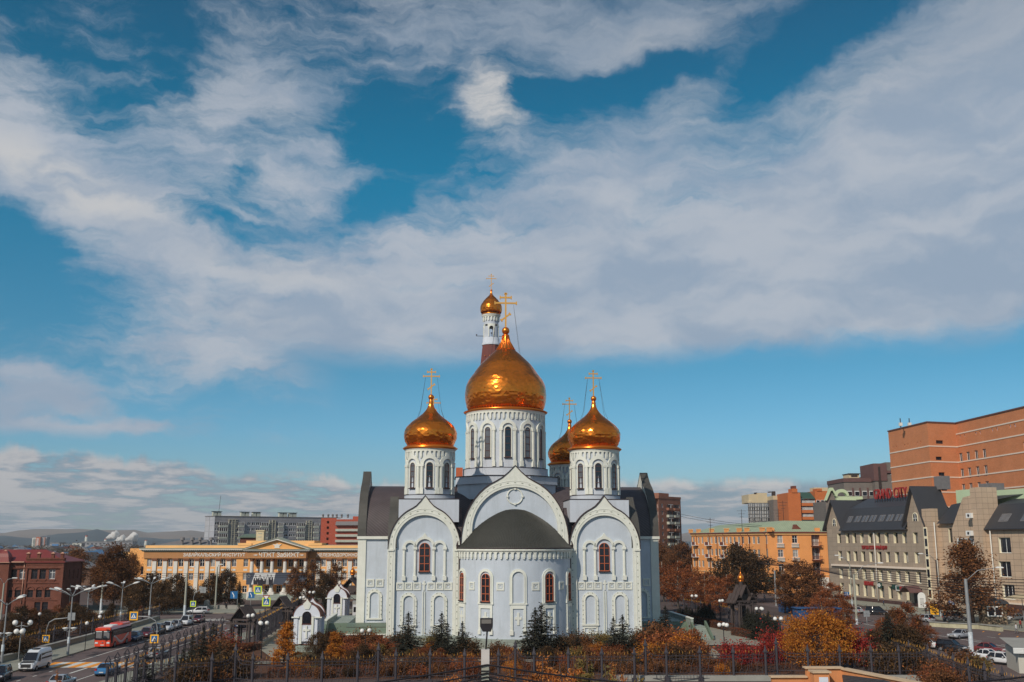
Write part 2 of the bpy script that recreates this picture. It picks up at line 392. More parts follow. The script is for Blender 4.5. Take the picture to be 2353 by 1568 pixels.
def keel_outline(cx, hw, zs, zc, peak, n=26):       # ogee gable line: near upright at the springing, cusped at the top
    p = []
    for i in range(n+1):
        t = -1+2*i/n; a = abs(t); x = cx+hw*(t if True else 0)
        x = cx+hw*math.copysign(sin(a*pi/2)**1.0, t)
        q = abs(x-cx)/hw
        z = zs+(zc-zs)*sqrt(max(0, 1-q**2.05))
        c = max(0.0, 1-q/.34)
        z += (peak-zc)*c**1.75
        p.append((x, z))
    return p
def gable(mbt, mbc, mbd, cx, hw, zb, zs, zc, peak, y0, y1, cr, cz, cfoot, dent=True):
    """white frame with an arched opening (radius cr about cz), dark coping, dentil groove"""
    out = [(cx-hw, zb)] + keel_outline(cx, hw, zs, zc, peak) + [(cx+hw, zb)]
    n = len(out)-2
    inn = [(cx-cr, zb)] + [(cx-cr*cos(pi*i/(n-1)), cz+cr*sin(pi*i/(n-1))) for i in range(n)] + [(cx+cr, zb)]
    mbt.band(out, inn, y0, y0+.42)
    # two fine mouldings
    for r0, r1, d in ((cr+.42, cr+.32, .04), (cr+.95, cr+.87, .04)):
        if r1 >= hw-.1: continue
        a = [(cx-r0, zb)] + [(cx-r0*cos(pi*i/24), cz+r0*sin(pi*i/24)) for i in range(25)] + [(cx+r0, zb)]
        b = [(cx-r1, zb)] + [(cx-r1*cos(pi*i/24), cz+r1*sin(pi*i/24)) for i in range(25)] + [(cx+r1, zb)]
        mbt.band(a, b, y0-d, y0+.02)
    # gable slab behind the frame above the wall
    mbt.prism(list(reversed([(x, z) for x, z in out[1:-1]] )), y0+.75, y1)
    big = [(cx+(x-cx)*1.012+math.copysign(.03, x-cx), z+.09) for x, z in out[1:-1]]
    sml = [(x, z-.06) for x, z in out[1:-1]]
    mbc.band(big, sml, y0-.10, y1+.05)
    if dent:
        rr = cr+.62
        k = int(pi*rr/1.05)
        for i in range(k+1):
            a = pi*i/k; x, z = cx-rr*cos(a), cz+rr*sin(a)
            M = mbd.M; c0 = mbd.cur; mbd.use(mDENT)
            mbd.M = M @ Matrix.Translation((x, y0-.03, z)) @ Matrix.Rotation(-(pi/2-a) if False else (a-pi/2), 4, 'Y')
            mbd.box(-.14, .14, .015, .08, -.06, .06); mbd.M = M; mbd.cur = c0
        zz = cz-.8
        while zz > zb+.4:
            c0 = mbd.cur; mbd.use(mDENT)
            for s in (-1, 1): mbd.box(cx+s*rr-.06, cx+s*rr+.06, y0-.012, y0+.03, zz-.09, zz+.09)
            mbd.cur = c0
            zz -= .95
def warp(cx, cy, Rr):
    return lambda v: (cx+(Rr-v[1])*sin(v[0]/Rr), cy-(Rr-v[1])*cos(v[0]/Rr), v[2])
def squares(mb, cx, cz, s=.56, y=0.0):
    f = lambda h: [(cx-h, cz-h), (cx+h, cz-h), (cx+h, cz+h), (cx-h, cz+h)]
    mb.band(f(s), f(s*.62), y-.10, y+.06, closed=True); mb.band(f(s*.42), f(s*.30), y-.06, y+.06, closed=True)
def niche(mb, cx, zb, zt, ro, ri, y=0.0, dots=None, sill=True):
    zs = zt-ro
    mb.band(arch(cx, zb, zs, ro), arch(cx, zb, zs, ri), y-.14, y+.06)
    mb.band(arch(cx, zb, zs, ri+.09), arch(cx, zb, zs, ri-.03), y-.20, y+.02)
    if sill: mb.box(cx-ro-.06, cx+ro+.06, y-.2, y+.06, zb-.22, zb)
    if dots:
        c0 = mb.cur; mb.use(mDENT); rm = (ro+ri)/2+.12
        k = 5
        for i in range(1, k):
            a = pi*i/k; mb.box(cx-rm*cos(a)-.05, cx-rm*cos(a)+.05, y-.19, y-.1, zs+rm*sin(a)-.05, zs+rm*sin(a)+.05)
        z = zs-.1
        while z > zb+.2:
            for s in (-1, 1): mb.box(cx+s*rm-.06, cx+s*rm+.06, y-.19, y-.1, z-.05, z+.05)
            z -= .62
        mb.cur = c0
def ortho_cross(mb, c, h, y, w, foot=True):        # three-barred cross standing on c, height h
    x, z = c
    mb.box(x-w/2, x+w/2, y-w/2, y+w/2, z, z+h)
    for zz, hw in ((.70, .30), (.86, .155)):
        mb.box(x-hw*h, x+hw*h, y-w*.4, y+w*.4, z+zz*h-w/2, z+zz*h+w/2)
        for s in (-1, 1):
            mb.box(x+s*hw*h-w*.35, x+s*hw*h+w*.35, y-w*.55, y+w*.55, z+zz*h-w*1.05, z+zz*h+w*1.05)
    mb.box(x-w, x+w, y-w*.5, y+w*.5, z+h-w*1.3, z+h-.02*h+w*.2)
    M = mb.M; mb.M = M @ Matrix.Translation((x, y, z+.30*h)) @ Matrix.Rotation(radians(-38), 4, 'Y')
    mb.box(-.15*h, .15*h, -w*.4, w*.4, -w/2, w/2)
    for s in (-1, 1): mb.box(s*.15*h-w*.4, s*.15*h+w*.4, -w*.55, w*.55, -w*.95, w*.95)
    mb.M = M
    mb.cyl(x, y, z+.70*h, z+.70*h+.01, w*.5)
WIN = {}
def arched_window(parent, w, h, loc, rz, rows=3, glass=None, name='window', cols=2, fm=None, depth=.16):
    """arched window: frame is the part, the pane its sub-part; foot of the window at loc"""
    glass = glass or mGLASS; fm = fm or mFRAME
    key = (w, h, rows, cols, glass.name, fm.name)
    if key not in WIN:
        f = MB(fm); r = w/2; zs = h-r
        f.band(arch(0, 0, zs, r), arch(0, .06, zs, r-.06), -.08, .05)
        f.box(-r+.1, r-.1, -.08, .05, 0, .1)
        if cols == 2: f.box(-.045, .045, -.07, .04, .1, h-.06)
        for i in range(1, rows+1): f.box(-r+.1, r-.1, -.065, .045, zs*i/rows-.04, zs*i/rows+.04)
        f.use(mCOP).box(-r-.12, r+.12, -.26, .05, -.14, 0)
        g = MB(glass); g.prism(list(reversed(arch(0, .05, zs, r-.05)))[::1], .0, .03)
        WIN[key] = (f.mesh('window'), g.mesh('pane'))
    f, g = WIN[key]
    o = obj(name, f, parent, loc, rz); obj('pane', g, o); return o

# --- body
wb = MB(mWALL)
for s in (-1, 1):
    c = s*13.1
    wb.box(c-4.98, c+4.98, .42, 10, .9, 14.2)
    wb.box(c-4.98, c+4.98, 30, 39.6, .9, 14.2)
    wb.prism(list(reversed(arch(c, 14.2, 14.2, 4.3))), .42, .9)          # blue field of the front gable
wb.box(-8.05, 8.05, .42, 62, .9, 15.0)
wb.prism(list(reversed(arch(0, 15.0, 16.0, 6.4))), .42, .9)
wb.box(-22.9, 22.9, 12.4, 27.6, 1.2, 15.2)
obj('wall', wb, church)
pl = MB(mSTONE)
for s in (-1, 1):
    pl.box(s*13.1-5.25, s*13.1+5.25, -.35, 10.3, 0, 1.45)
    pl.box(s*13.1-5.25, s*13.1+5.25, 29.7, 40, 0, 1.45)
pl.box(-8, 8, .3, 62.3, 0, 1.3); pl.box(-23.2, 23.2, 12.1, 27.9, 0, 1.6)
obj('plinth', pl, church)
# --- front gables
for cx, hw, zs, zc, pk, cr, cz in ((-13.0, 5.12, 13.3, 19.45, 20.95, 4.1, 14.05), (0, 7.72, 14.2, 23.6, 25.3, 6.2, 16.0), (13.0, 5.12, 13.3, 19.45, 20.95, 4.1, 14.05)):
    t = MB(mTRIM); c = MB(mCOP)
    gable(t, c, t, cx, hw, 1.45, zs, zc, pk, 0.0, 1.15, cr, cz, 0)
    if cx:                                                           # imposts where the arch springs
        for s in (-1, 1): t.box(cx+s*4.72-.42, cx+s*4.72+.42, -.16, .5, 13.1, 13.36)
    g = obj('gable', t, church); obj('coping', c, g)
    # the same gable seen end-on on the flanks and at the back
    for rz, org in ((pi, (0, 40, 0)),):
        t = MB(mTRIM); c = MB(mCOP); M = Matrix.Translation((0, 40.0, 0)) @ Matrix.Rotation(pi, 4, 'Z'); t.M = M; c.M = M
        gable(t, c, None, cx, hw, 1.45, zs, zc, pk, 0.0, 1.15, cr, cz, 0, False)
        g = obj('gable', t, church); obj('coping', c, g)
for s in (-1, 1):
    for vc, hw, zs, zc, pk, cr, cz, ux in ((5, 4.9, 13.6, 19.4, 20.9, 4.0, 14.05, 18.12), (20, 7.72, 15.2, 23.9, 25.6, 6.3, 16.4, 23.45), (35, 4.9, 13.6, 19.4, 20.9, 4.0, 14.05, 18.12)):
        t = MB(mTRIM); c = MB(mHORN)
        M = Matrix.Translation((s*ux, vc, 0)) @ Matrix.Rotation(s*pi/2, 4, 'Z'); t.M = M; c.M = M
        gable(t, c, None, 0, hw, 1.45, zs, zc, pk, 0.0, 1.15, cr, cz, 0, False)
        g = obj('gable', t, church); obj('coping', c, g)
# --- roofs: keel-shaped barrels
def barrel(mb, cx, hw, zs, zc, pk, y0, y1, n=22):
    o = keel_outline(cx, hw, zs, zc, pk, n)
    nn = len(o); v = [(x, y0, z) for x, z in o]+[(x, y1, z) for x, z in o]
    mb.add(v, [(i, i+1, nn+i+1, nn+i) for i in range(nn-1)], True)
rf = MB(mROOF)
barrel(rf, 0, 7.5, 14.6, 22.2, 23.4, 1.1, 62)
for s in (-1, 1):
    barrel(rf, s*13.0, 4.95, 13.6, 18.6, 19.6, 1.1, 12.5); barrel(rf, s*13.0, 4.95, 13.6, 18.6, 19.6, 27.5, 39)
    M = Matrix.Translation((s*22.4, 20, 0)) @ Matrix.Rotation(s*pi/2, 4, 'Z'); rf.M = M
    barrel(rf, 0, 7.75, 15.2, 22.9, 23.3, 0, 22.5)
    for vc in (5, 35):
        rf.M = Matrix.Translation((s*17.2, vc, 0)) @ Matrix.Rotation(s*pi/2, 4, 'Z'); barrel(rf, 0, 4.2, 13.6, 18.4, 19.4, 0, 9.6)
    rf.M = Matrix()
    for y in (12.15, 27.55): rf.box(s*22.4-.95 if s > 0 else -23.4, 23.4 if s > 0 else -21.45, y, y+.3, 15.05, 15.3)
obj('roof', rf, church)
for s in (-1, 1):
    ev = MB(mTRIM)
    ev.box(min(s*18.2, s*23.6), max(s*18.2, s*23.6), 12.0, 12.5, 14.8, 15.22)
    ev.box(min(s*22.2, s*23.42), max(s*22.2, s*23.42), 12.22, 13.2, 1.6, 14.8)
    for k in (0, 1): squares(ev, s*(19.95+k*1.45), 8.2, .58, 12.36)
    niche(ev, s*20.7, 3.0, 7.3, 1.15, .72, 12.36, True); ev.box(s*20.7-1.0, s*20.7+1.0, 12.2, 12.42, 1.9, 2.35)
    ev.box(s*18.75-.12, s*18.75+.12, 12.25, 12.42, 2.2, 14.8)
    obj('wing_trim', ev, church)
# --- apse
AC = 2.27; AR = 8.27
ap = MB(mWALL); ap.lathe([(AR, .9), (AR, 13.3)], 64, (0, AC), -pi-.25, .25)
apo = obj('apse', ap, church)
aps = MB(mSTONE); aps.lathe([(AR+.32, 0), (AR+.32, 1.40), (AR, 1.46)], 48, (0, AC), -pi-.2, .2, smooth=False); obj('apse_plinth', aps, apo)
hd = MB(mGREEN); hd.lathe([(8.62, 13.42), (8.66, 13.55), (8.3, 13.8), (7.75, 14.35), (7.0, 15.25), (6.2, 16.1), (5.2, 17.0), (4.2, 17.75), (3.1, 18.45), (2.27, 18.9), (1.1, 19.3), (.01, 19.45)], 72, (0, AC))
for k in range(101):                                     # standing seams fan out from the crown
    a = -pi+pi*k/100; hd.tube([(r*cos(a), AC+r*sin(a), z+.012) for r, z in ((8.62, 13.56), (8.3, 13.8), (7.75, 14.35), (7.0, 15.25), (6.2, 16.1), (5.2, 17.0), (4.2, 17.75), (3.1, 18.45), (2.27, 18.9))], .026, 3, cap=False)
ho = obj('half_dome', hd, apo)
hs = MB(mCOP); hs.lathe([(8.35, 13.42), (8.72, 13.42), (8.74, 13.56), (8.6, 13.58)], 72, (0, AC), -pi-.1, .1); obj('gutter', hs, ho)
def frieze(mb, Rr, cx, cy, z0, z1, unit, thick, a0=None):
    n = int(round(2*pi*Rr/unit)); u = 2*pi*Rr/n
    mb.W = warp(cx, cy, Rr)
    for i in range(n):
        x = i*u; zs = z0+(z1-z0)*.62; rr = u*.27
        a = [(x, z0), (x+u/2-rr, z0)] + arch(x+u/2, z0, zs, rr, 6)[1:-1] + [(x+u/2+rr, z0), (x+u, z0), (x+u, z1), (x, z1)]
        # split the plate into convex pieces: two legs and a top
        mb.prism([(x, z0), (x+u/2-rr, z0), (x+u/2-rr, zs), (x, zs)], -thick, .02)
        mb.prism([(x+u/2+rr, z0), (x+u, z0), (x+u, zs), (x+u/2+rr, zs)], -thick, .02)
        ar = [(x+u/2-rr*cos(pi*k/6), zs+rr*sin(pi*k/6)) for k in range(7)]
        tp = [(x+u*k/6, z1) for k in range(7)]
        ar[0] = (x, zs) if False else ar[0]
        mb.band(tp, ar, -thick, .02)
        mb.add([(x, -thick, zs), (x+u/2-rr, -thick, zs), (x, -thick, z1)], [(0, 1, 2)]); mb.add([(x+u/2+rr, -thick, zs), (x+u, -thick, zs), (x+u, -thick, z1)], [(0, 1, 2)])
        mb.prism([(x-.12, z0-.2), (x+.12, z0-.2), (x+.12, z0), (x-.12, z0)], -thick*.9, 0)
    mb.W = None
fr = MB(mTRIM); frieze(fr, AR, 0, AC, 12.25, 13.1, .78, .24)
fr.lathe([(AR+.24, 13.05), (AR+.38, 13.12), (AR+.42, 13.42), (AR+.2, 13.45)], 72, (0, AC)); obj('cornice', fr, apo)
at = MB(mTRIM); at.W = warp(0, AC, AR)
for i, deg in enumerate((-66, -32, 0, 32, 66)):
    u = radians(deg)*AR
    niche(at, u, 6.2, 10.75, 1.16, .82, 0, None, True)
    at.band([(u-1.06, 2.2), (u-1.06, 5.9), (u+1.06, 5.9), (u+1.06, 2.2)], [(u-.72, 2.2), (u-.72, 5.45), (u+.72, 5.45), (u+.72, 2.2)], -.16, .05)
    for s in (-1, 1): at.box(u+s*.89-.24, u+s*.89+.24, -.24, .05, 2.0, 2.6)
    at.box(u-.16, u+.16, -.1, .05, 3.3, 4.95); at.box(u-.46, u+.46, -.098, .05, 4.02, 4.36)
for deg in (-49, -17, 17, 49): squares(at, radians(deg)*AR, 8.4, .55)
obj('apse_trim', at, apo)
for deg in (-66, -32, 32, 66):
    a = radians(deg); arched_window(apo, 1.3, 3.75, ((AR+.03)*sin(a), AC-(AR+.03)*cos(a), 6.35), a, 3)
rg = MB(mTRIM); rg.M = Matrix.Translation((0, .40, 20.85)) @ Matrix.Rotation(pi/2, 4, 'X')
rg.lathe([(1.0, .0), (1.02, .12), (1.10, .18), (1.18, .12), (1.2, 0)], 36); rg.M = Matrix()
for a in range(4): rg.box(1.1*cos(a*pi/2)-.14, 1.1*cos(a*pi/2)+.14, .16, .4, 20.85+1.1*sin(a*pi/2)-.14, 20.85+1.1*sin(a*pi/2)+.14)
obj('ring_moulding', rg, church)
# --- blind arcades, squares and niches of the two front blocks
for s in (-1, 1):
    c = s*12.95
    t = MB(mTRIM)
    for x in (-2.9, -1.32, 1.32, 2.9):
        t.cyl(c+x, .36, 9.6, 13.35, .2, n=10); t.box(c+x-.27, c+x+.27, .06, .6, 13.3, 13.62); t.box(c+x-.25, c+x+.25, .08, .6, 9.0, 9.65)
    for x, r, k in ((-2.11, .79, 0), (0, 1.32, .5), (2.11, .79, 0)):
        t.band(arch(c+x, 13.62, 13.62, r+.2, 14, k), arch(c+x, 13.62, 13.62, r-.16, 14, 0), .14, .5)
    for x in (-3.4, -2.2, -1.0, 1.0, 2.2, 3.4): squares(t, c+x, 8.2, .55, .40)
    t.box(c-.11, c+.11, .28, .5, 7.6, 8.95); t.box(c-.28, c+.28, .30, .5, 8.42, 8.64)
    t.box(c-.2, c-.08, .28, .5, 1.5, 7.5); t.box(c+.08, c+.2, .28, .5, 1.5, 7.5)
    for x in (-2.15, 2.15):
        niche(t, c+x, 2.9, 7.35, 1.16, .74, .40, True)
        f = lambda a, b: [(c+x-a, 2.05-b), (c+x+a, 2.05-b), (c+x+a, 2.05+b), (c+x-a, 2.05+b)]
        t.band(f(1.05, .5), f(.82, .3), .28, .45, True); t.band(f(.4, .2), f(.28, .1), .32, .45, True)
    obj('blind_arcade', t, church)
    arched_window(church, 1.5, 4.0, (c, .37, 10.25), 0, 3)
# --- drainpipes
for x, y in ((-8.0, -.05), (7.95, -.05), (-7.8, -.25), (7.75, -.25)):
    d = MB(mPIPE); d.tube([(x, y, .4), (x, y, 12.9), (x+math.copysign(.25, x), y-.1, 13.3), (x+math.copysign(.35, x), y, 13.9), (x, y+.3, 15.2 if abs(y) < .1 else 13.8)], .11, 6)
    obj('drainpipe', d, church)
for x in (-18.55, 18.5):
    d = MB(mPIPE); d.tube([(x, 12.1, 2.2), (x, 12.1, 15)], .11, 6); obj('drainpipe', d, church)

# --- drums and onion domes
DOME = [(.83, -2.30), (.86, -2.15), (.90, -1.75), (.955, -1.15), (.99, -.55), (1.0, .0), (.985, .55), (.945, 1.10), (.88, 1.65), (.785, 2.2), (.66, 2.75), (.53, 3.25), (.405, 3.75), (.30, 4.25), (.215, 4.75), (.15, 5.25), (.105, 5.8), (.075, 6.4)]
DOME_M = [(.90, -.36), (.945, -.30), (.98, -.15), (1.0, 0), (.99, .15), (.965, .28), (.91, .41), (.85, .49), (.79, .566), (.71, .69), (.61, .82), (.52, .91), (.43, 1.0), (.31, 1.11), (.21, 1.195), (.15, 1.28), (.10, 1.40), (.07, 1.55)]
DOME_M = [(r, z*5.0) for r, z in DOME_M]
def spline(p, x):
    for (a, za), (b, zb) in zip(p, p[1:]):
        if za <= x <= zb: return a+(b-a)*(x-za)/(zb-za)
    return p[-1][0]
def dome_mesh(Rd, z0, z1, prof, ring, rnd, lean=.13):
    """onion of lozenge plates, each set at a very slightly different tilt so the gilding sparkles"""
    mb = MB(mGOLD); zz0, zz1 = prof[0][1], prof[-1][1]
    sc = (z1-z0)/(zz1-zz0)
    rows = int(ring*.62); zl = []
    for j in range(rows+1): zl.append(zz0+(zz1-zz0)*j/rows)
    pts = []
    sm = lambda z: (spline(prof, min(zz1, max(zz0, z-.12)))+spline(prof, z)+spline(prof, min(zz1, max(zz0, z+.12))))/3
    for j, z in enumerate(zl):
        for i in range(ring):
            a = 2*pi*(i+.5*(j % 2))/ring
            # broad dents in the sheet plus a small tilt per plate
            kd_ = min(1.0, 4.0/Rd)**2; w = 1+kd_*(.004*sin(3*a+z*1.7)+.004*sin(7*a-z*2.3)+rnd.uniform(-1, 1)*lean*.085)
            r = Rd*sm(z)*w
            pts.append((r*cos(a), r*sin(a), z0+(z-zz0)*sc+rnd.uniform(-1, 1)*lean*.08*Rd/4))
    f = []
    for j in range(rows-1):
        for i in range(ring):
            q = i if j % 2 == 0 else (i+1) % ring
            f.append((j*ring+i, (j+1)*ring+(q-1 if j % 2 == 0 else q-1) % ring if False else (j+1)*ring+((i-1) % ring if j % 2 == 0 else i), (j+2)*ring+i, (j+1)*ring+(i if j % 2 == 0 else (i+1) % ring)))
    f = [tuple(reversed(q)) for q in f]
    mb.add(pts, f)
    mb.lathe([(Rd*sm(zl[-1])*1.02, z0+(zl[-2]-zz0)*sc), (Rd*sm(zl[-1]), z1)], 16)
    return mb
def cupola(name, u, v, zbase, zd0, zd1, Rd, Rdome, zdome, ztip, zball, rball, ztop, nwin, wz, wh, ww, ring, base, fr_unit, dr=1.0, ribs=0, paint=None, main=False, chains=True):
    rnd = random.Random(int(Rd*100)+int(u*10))
    M = Matrix.Translation((u, v, 0))
    d = MB(mWALL2); d.M = M
    if paint: d.use(mWALL2).lathe([(Rd, zd0), (Rd, paint)], 64).use(mWALL).lathe([(Rd, paint), (Rd, zd1)], 64)
    else: d.lathe([(Rd*1.01, zd0), (Rd, zd1)], 56)
    d.use(mWALL2)
    for r0, r1, za, zb in base: d.lathe([(r0, za), (r1, zb-.08), (r1+.02, zb), (Rd*.9, zb+.03)], 56); d.use(mCOP).lathe([(r1+.06, zb-.02), (r1+.06, zb+.05), (Rd*.9, zb+.09)], 56).use(mWALL2)
    do = obj('drum', d, church)
    t = MB(mTRIM); t.M = M
    for i in range(nwin):
        a = 2*pi*i/nwin; half = ww/2
        t.W = warp(0, 0, Rd)
        uu = a*Rd; cs = wz+wh-half; co = half+.62
        for s in (-1, 1):
            x = uu+s*co
            t.prism([(x-.2, zd0+.95), (x+.2, zd0+.95), (x+.2, cs-.12), (x-.2, cs-.12)], -.24, .05); t.prism([(x-.12, zd0+.95), (x+.12, zd0+.95), (x+.12, cs-.12), (x-.12, cs-.12)], -.33, -.2)
            t.prism([(x-.27, cs-.14), (x+.27, cs-.14), (x+.3, cs+.22), (x-.3, cs+.22)], -.36, .05); t.prism([(x-.26, zd0+.1), (x+.26, zd0+.1), (x+.24, zd0+1.0), (x-.24, zd0+1.0)], -.34, .05)
        oa = arch(uu, cs+.2, cs+.2, co+.22, 18, .75, .34); ia = arch(uu, cs+.2, cs+.2, co-.26, 18, 0)
        t.band(oa, ia, -.26, .05)
        t.band(arch(uu, wz, cs, half+.2, 10), arch(uu, wz, cs, half, 10), -.1, .05)
        t.W = None
        aa = a
        arched_window(do, ww, wh, (u+(Rd+.02)*sin(aa), v-(Rd+.02)*cos(aa), wz), aa, 4, mGLASSG if (i*7) % 3 else mGLASS, cols=1, fm=mDFRM)
    obj('column_arcade', t, do)
    c = MB(mTRIM); c.M = M; h = zd1-(1.25 if main else 1.15)
    frieze(c, Rd, 0, 0, h, zd1-.12, fr_unit, .24)
    c.lathe([(Rd+.24, zd1-.15), (Rd+.34, zd1-.02), (Rd+.34, zd1+.06)], 56)
    c.use(mGOLDS).lathe([(Rd+.3, zd1+.02), (Rdome*1.01, zd1+.16), (Rdome*1.03, zd1+.30), (Rdome*.90, zd1+.62), (Rdome*.83, zd1+.75)], 56)
    obj('cornice', c, do)
    pr = DOME_M if main else DOME
    dm = dome_mesh(Rdome, zd1+.55, ztip, pr, ring, rnd); dm.M = Matrix(); me = dm.mesh('dome'); me.transform(M)
    om = obj('dome', me, church)
    q = MB(mGOLDS); q.M = M
    rt = Rdome*pr[-1][0]
    if ribs:
        zr = zdome+ribs[0]; q.lathe([(Rdome*ribs[2], zr), (Rdome*.10, zr+1.55), (rt*.9, ztip+.1)], 24)
        for i in range(16):
            a = 2*pi*i/16; q.tube([(Rdome*(ribs[2]+.012)*cos(a), Rdome*(ribs[2]+.012)*sin(a), zr-.05), (Rdome*.107*cos(a), Rdome*.107*sin(a), zr+1.55), (rt*1.1*cos(a), rt*1.1*sin(a), ztip+.1)], .12, 5, .06)
    q.lathe([(rt*1.0, ztip-.4), (rt*1.15, ztip+.1), (rball*.6, zball-rball*.9)], 16); q.ball((0, 0, zball), rball, 20); obj('ball', q, om)
    x = MB(mCROSS); x.M = M; ortho_cross(x, (0, zball+rball*.85), ztop-zball-rball*.85, 0, .17 if not main else .27); obj('cross', x, om)
    if chains:
        k = MB(mCOP); k.M = M; zc = zball+(ztop-zball)*.68; hw = .2*(ztop-zball)
        for s in (-1, 1):
            for e in (-.12, .12): k.tube([(s*hw, 0, zc), (s*(hw+Rdome*.17), e*Rdome, zdome+Rdome*.95), (s*(hw+Rdome*.28), 2*e*Rdome, zdome+Rdome*.62)], .019, 4)
        obj('chain', k, om)
    return do
for s, v in ((-1, 5), (1, 5), (-1, 35), (1, 35)):
    cupola('c', s*12.45, v, 19, 21.15, 27.85, 3.5, 4.02, 30.15, 35.1, 35.95, .44, 40.4, 8, 22.15, 3.7, .95, 44, [(3.75, 3.75, 20.5, 21.15)], .62)
    p = MB(mWALL2); p.box(s*12.45-4.35, s*12.45+4.35, v-4.1, v+4.1, 17.2, 20.45); p.use(mCOP).box(s*12.45-4.42, s*12.45+4.42, v-4.17, v+4.17, 20.45, 20.55); obj('pedestal', p, church)
cupola('m', -.2, 20, 23, 26.1, 35.25, 6.38, 6.85, 38.25, 48.75, 49.6, .66, 56.3, 12, 27.65, 4.9, .98, 76, [(7.05, 7.0, 24.7, 26.0)], .70, ribs=(7.95, 0, .225), paint=29.4, main=True)
p = MB(mWALL2); p.prism([], 0, 0) if False else None
p.M = Matrix.Translation((-.2, 20, 0)); k = 8.1
p.lathe([(k*1.06, 21), (k*1.06, 24.55)], 8, smooth=False, a0=pi/8, a1=2*pi+pi/8); p.lathe([(k*1.10, 23.4), (k*1.10, 24.6), (6.5, 24.62)], 8, smooth=False, a0=pi/8, a1=2*pi+pi/8)
p.use(mCOP).lathe([(k*1.12, 24.6), (k*1.12, 24.7), (6.5, 24.75)], 8, smooth=False, a0=pi/8, a1=2*pi+pi/8)
p.use(mFRAME).box(-8.2, -7.1, -1.5, .2, 24.8, 26.3)
obj('drum_base', p, church)
# --- bell tower beyond the nave
bt = MB(mWALL); bt.M = Matrix.Translation((-.45, 70, 0))
bt.box(-4.4, 4.4, -4.4, 4.4, 0, 31); bt.use(mTENT).lathe([(4.75, 31), (3.9, 40), (1.98, 57.0)], 8, smooth=False, a0=pi/8, a1=2*pi+pi/8)
bo = obj('bell_tower', bt, church)
for a, z in ((-100, 54.2), (-78, 54.2), (-125, 54.2)): obj('gilt_stud', MB(mGOLDS).ball((-.45+2.42*cos(radians(a)), 70+2.42*sin(radians(a)), z), .13, 8), bo)
b2 = MB(mWALL2); b2.M = Matrix.Translation((-.45, 70, 0))
b2.lathe([(2.02, 56.8), (2.02, 57.3), (1.86, 57.4), (1.86, 58.3), (1.70, 58.5)], 32); b2.lathe([(1.64, 61.4), (1.66, 63.6)], 32)
for i in range(4):                                       # four piers leave four open arches
    a = pi/4+i*pi/2
    b2.lathe([(1.66, 58.4), (1.66, 61.0)], 8, a0=a-.46, a1=a+.46); b2.lathe([(1.2, 58.4), (1.2, 61.0)], 8, a0=a-.46, a1=a+.46)
    for e in (-.46, .46):
        c_, s_ = cos(a+e), sin(a+e); b2.add([(1.2*c_, 1.2*s_, 58.4), (1.66*c_, 1.66*s_, 58.4), (1.66*c_, 1.66*s_, 61.0), (1.2*c_, 1.2*s_, 61.0)], [(0, 1, 2, 3)])
b2.use(mTRIM)
for i in range(4):
    b2.W = warp(0, 0, 1.66); uu = i*pi/2*1.66
    b2.band(arch(uu, 58.6, 60.5, .62, 10), arch(uu, 58.6, 60.5, .46, 10), -.12, .06)
    b2.band([(uu-.9, 61.5), (uu-.45, 61.5), (uu, 61.5), (uu+.45, 61.5), (uu+.9, 61.5)], [(uu-.75, 60.4), (uu-.42, 60.8), (uu, 60.98), (uu+.42, 60.8), (uu+.75, 60.4)], -.02, .3); b2.W = None
frieze(b2, 1.68, 0, 0, 62.4, 63.3, .62, .2); b2.lathe([(1.9, 63.2), (2.1, 63.5), (2.1, 63.65)], 32)
b2.use(mGOLDS).lathe([(1.9, 63.6), (2.15, 63.75), (2.05, 63.95), (1.95, 64.1)], 32)
b2.use(mWALL2).box(-1.7, 1.7, -.02, .02, 63.5, 63.6)
obj('lantern', b2, bo)
me = dome_mesh(2.46, 64.1, 69.1, DOME_M, 34, random.Random(3)).mesh('dome'); me.transform(Matrix.Translation((-.45, 70, 0)))
om = obj('dome', me, bo)
br = MB(mCOP)
for s in (-1, 1): br.box(-.45+s*2.5-.9 if s > 0 else -.45-3.3, -.45+3.3 if s > 0 else -.45-1.6, 69.95, 70.05, 58.9, 59.0); br.ball((-.45+s*3.2, 70, 59.2), .16, 6)
br.ball((-.45, 68.2, 59.3), .18, 6); br.box(-.5, -.4, 68.15, 68.25, 58.6, 59.3)
obj('lamp_bracket', br, bo)
q = MB(mGOLDS); q.M = Matrix.Translation((-.45, 70, 0)); q.lathe([(.2, 68.7), (.2, 69.0), (.14, 69.2)], 12); q.ball((0, 0, 69.35), .28, 14); ortho_cross(q.use(mCROSS), (0, 69.6), 3.6, 0, .13)
obj('cross', q, bo)
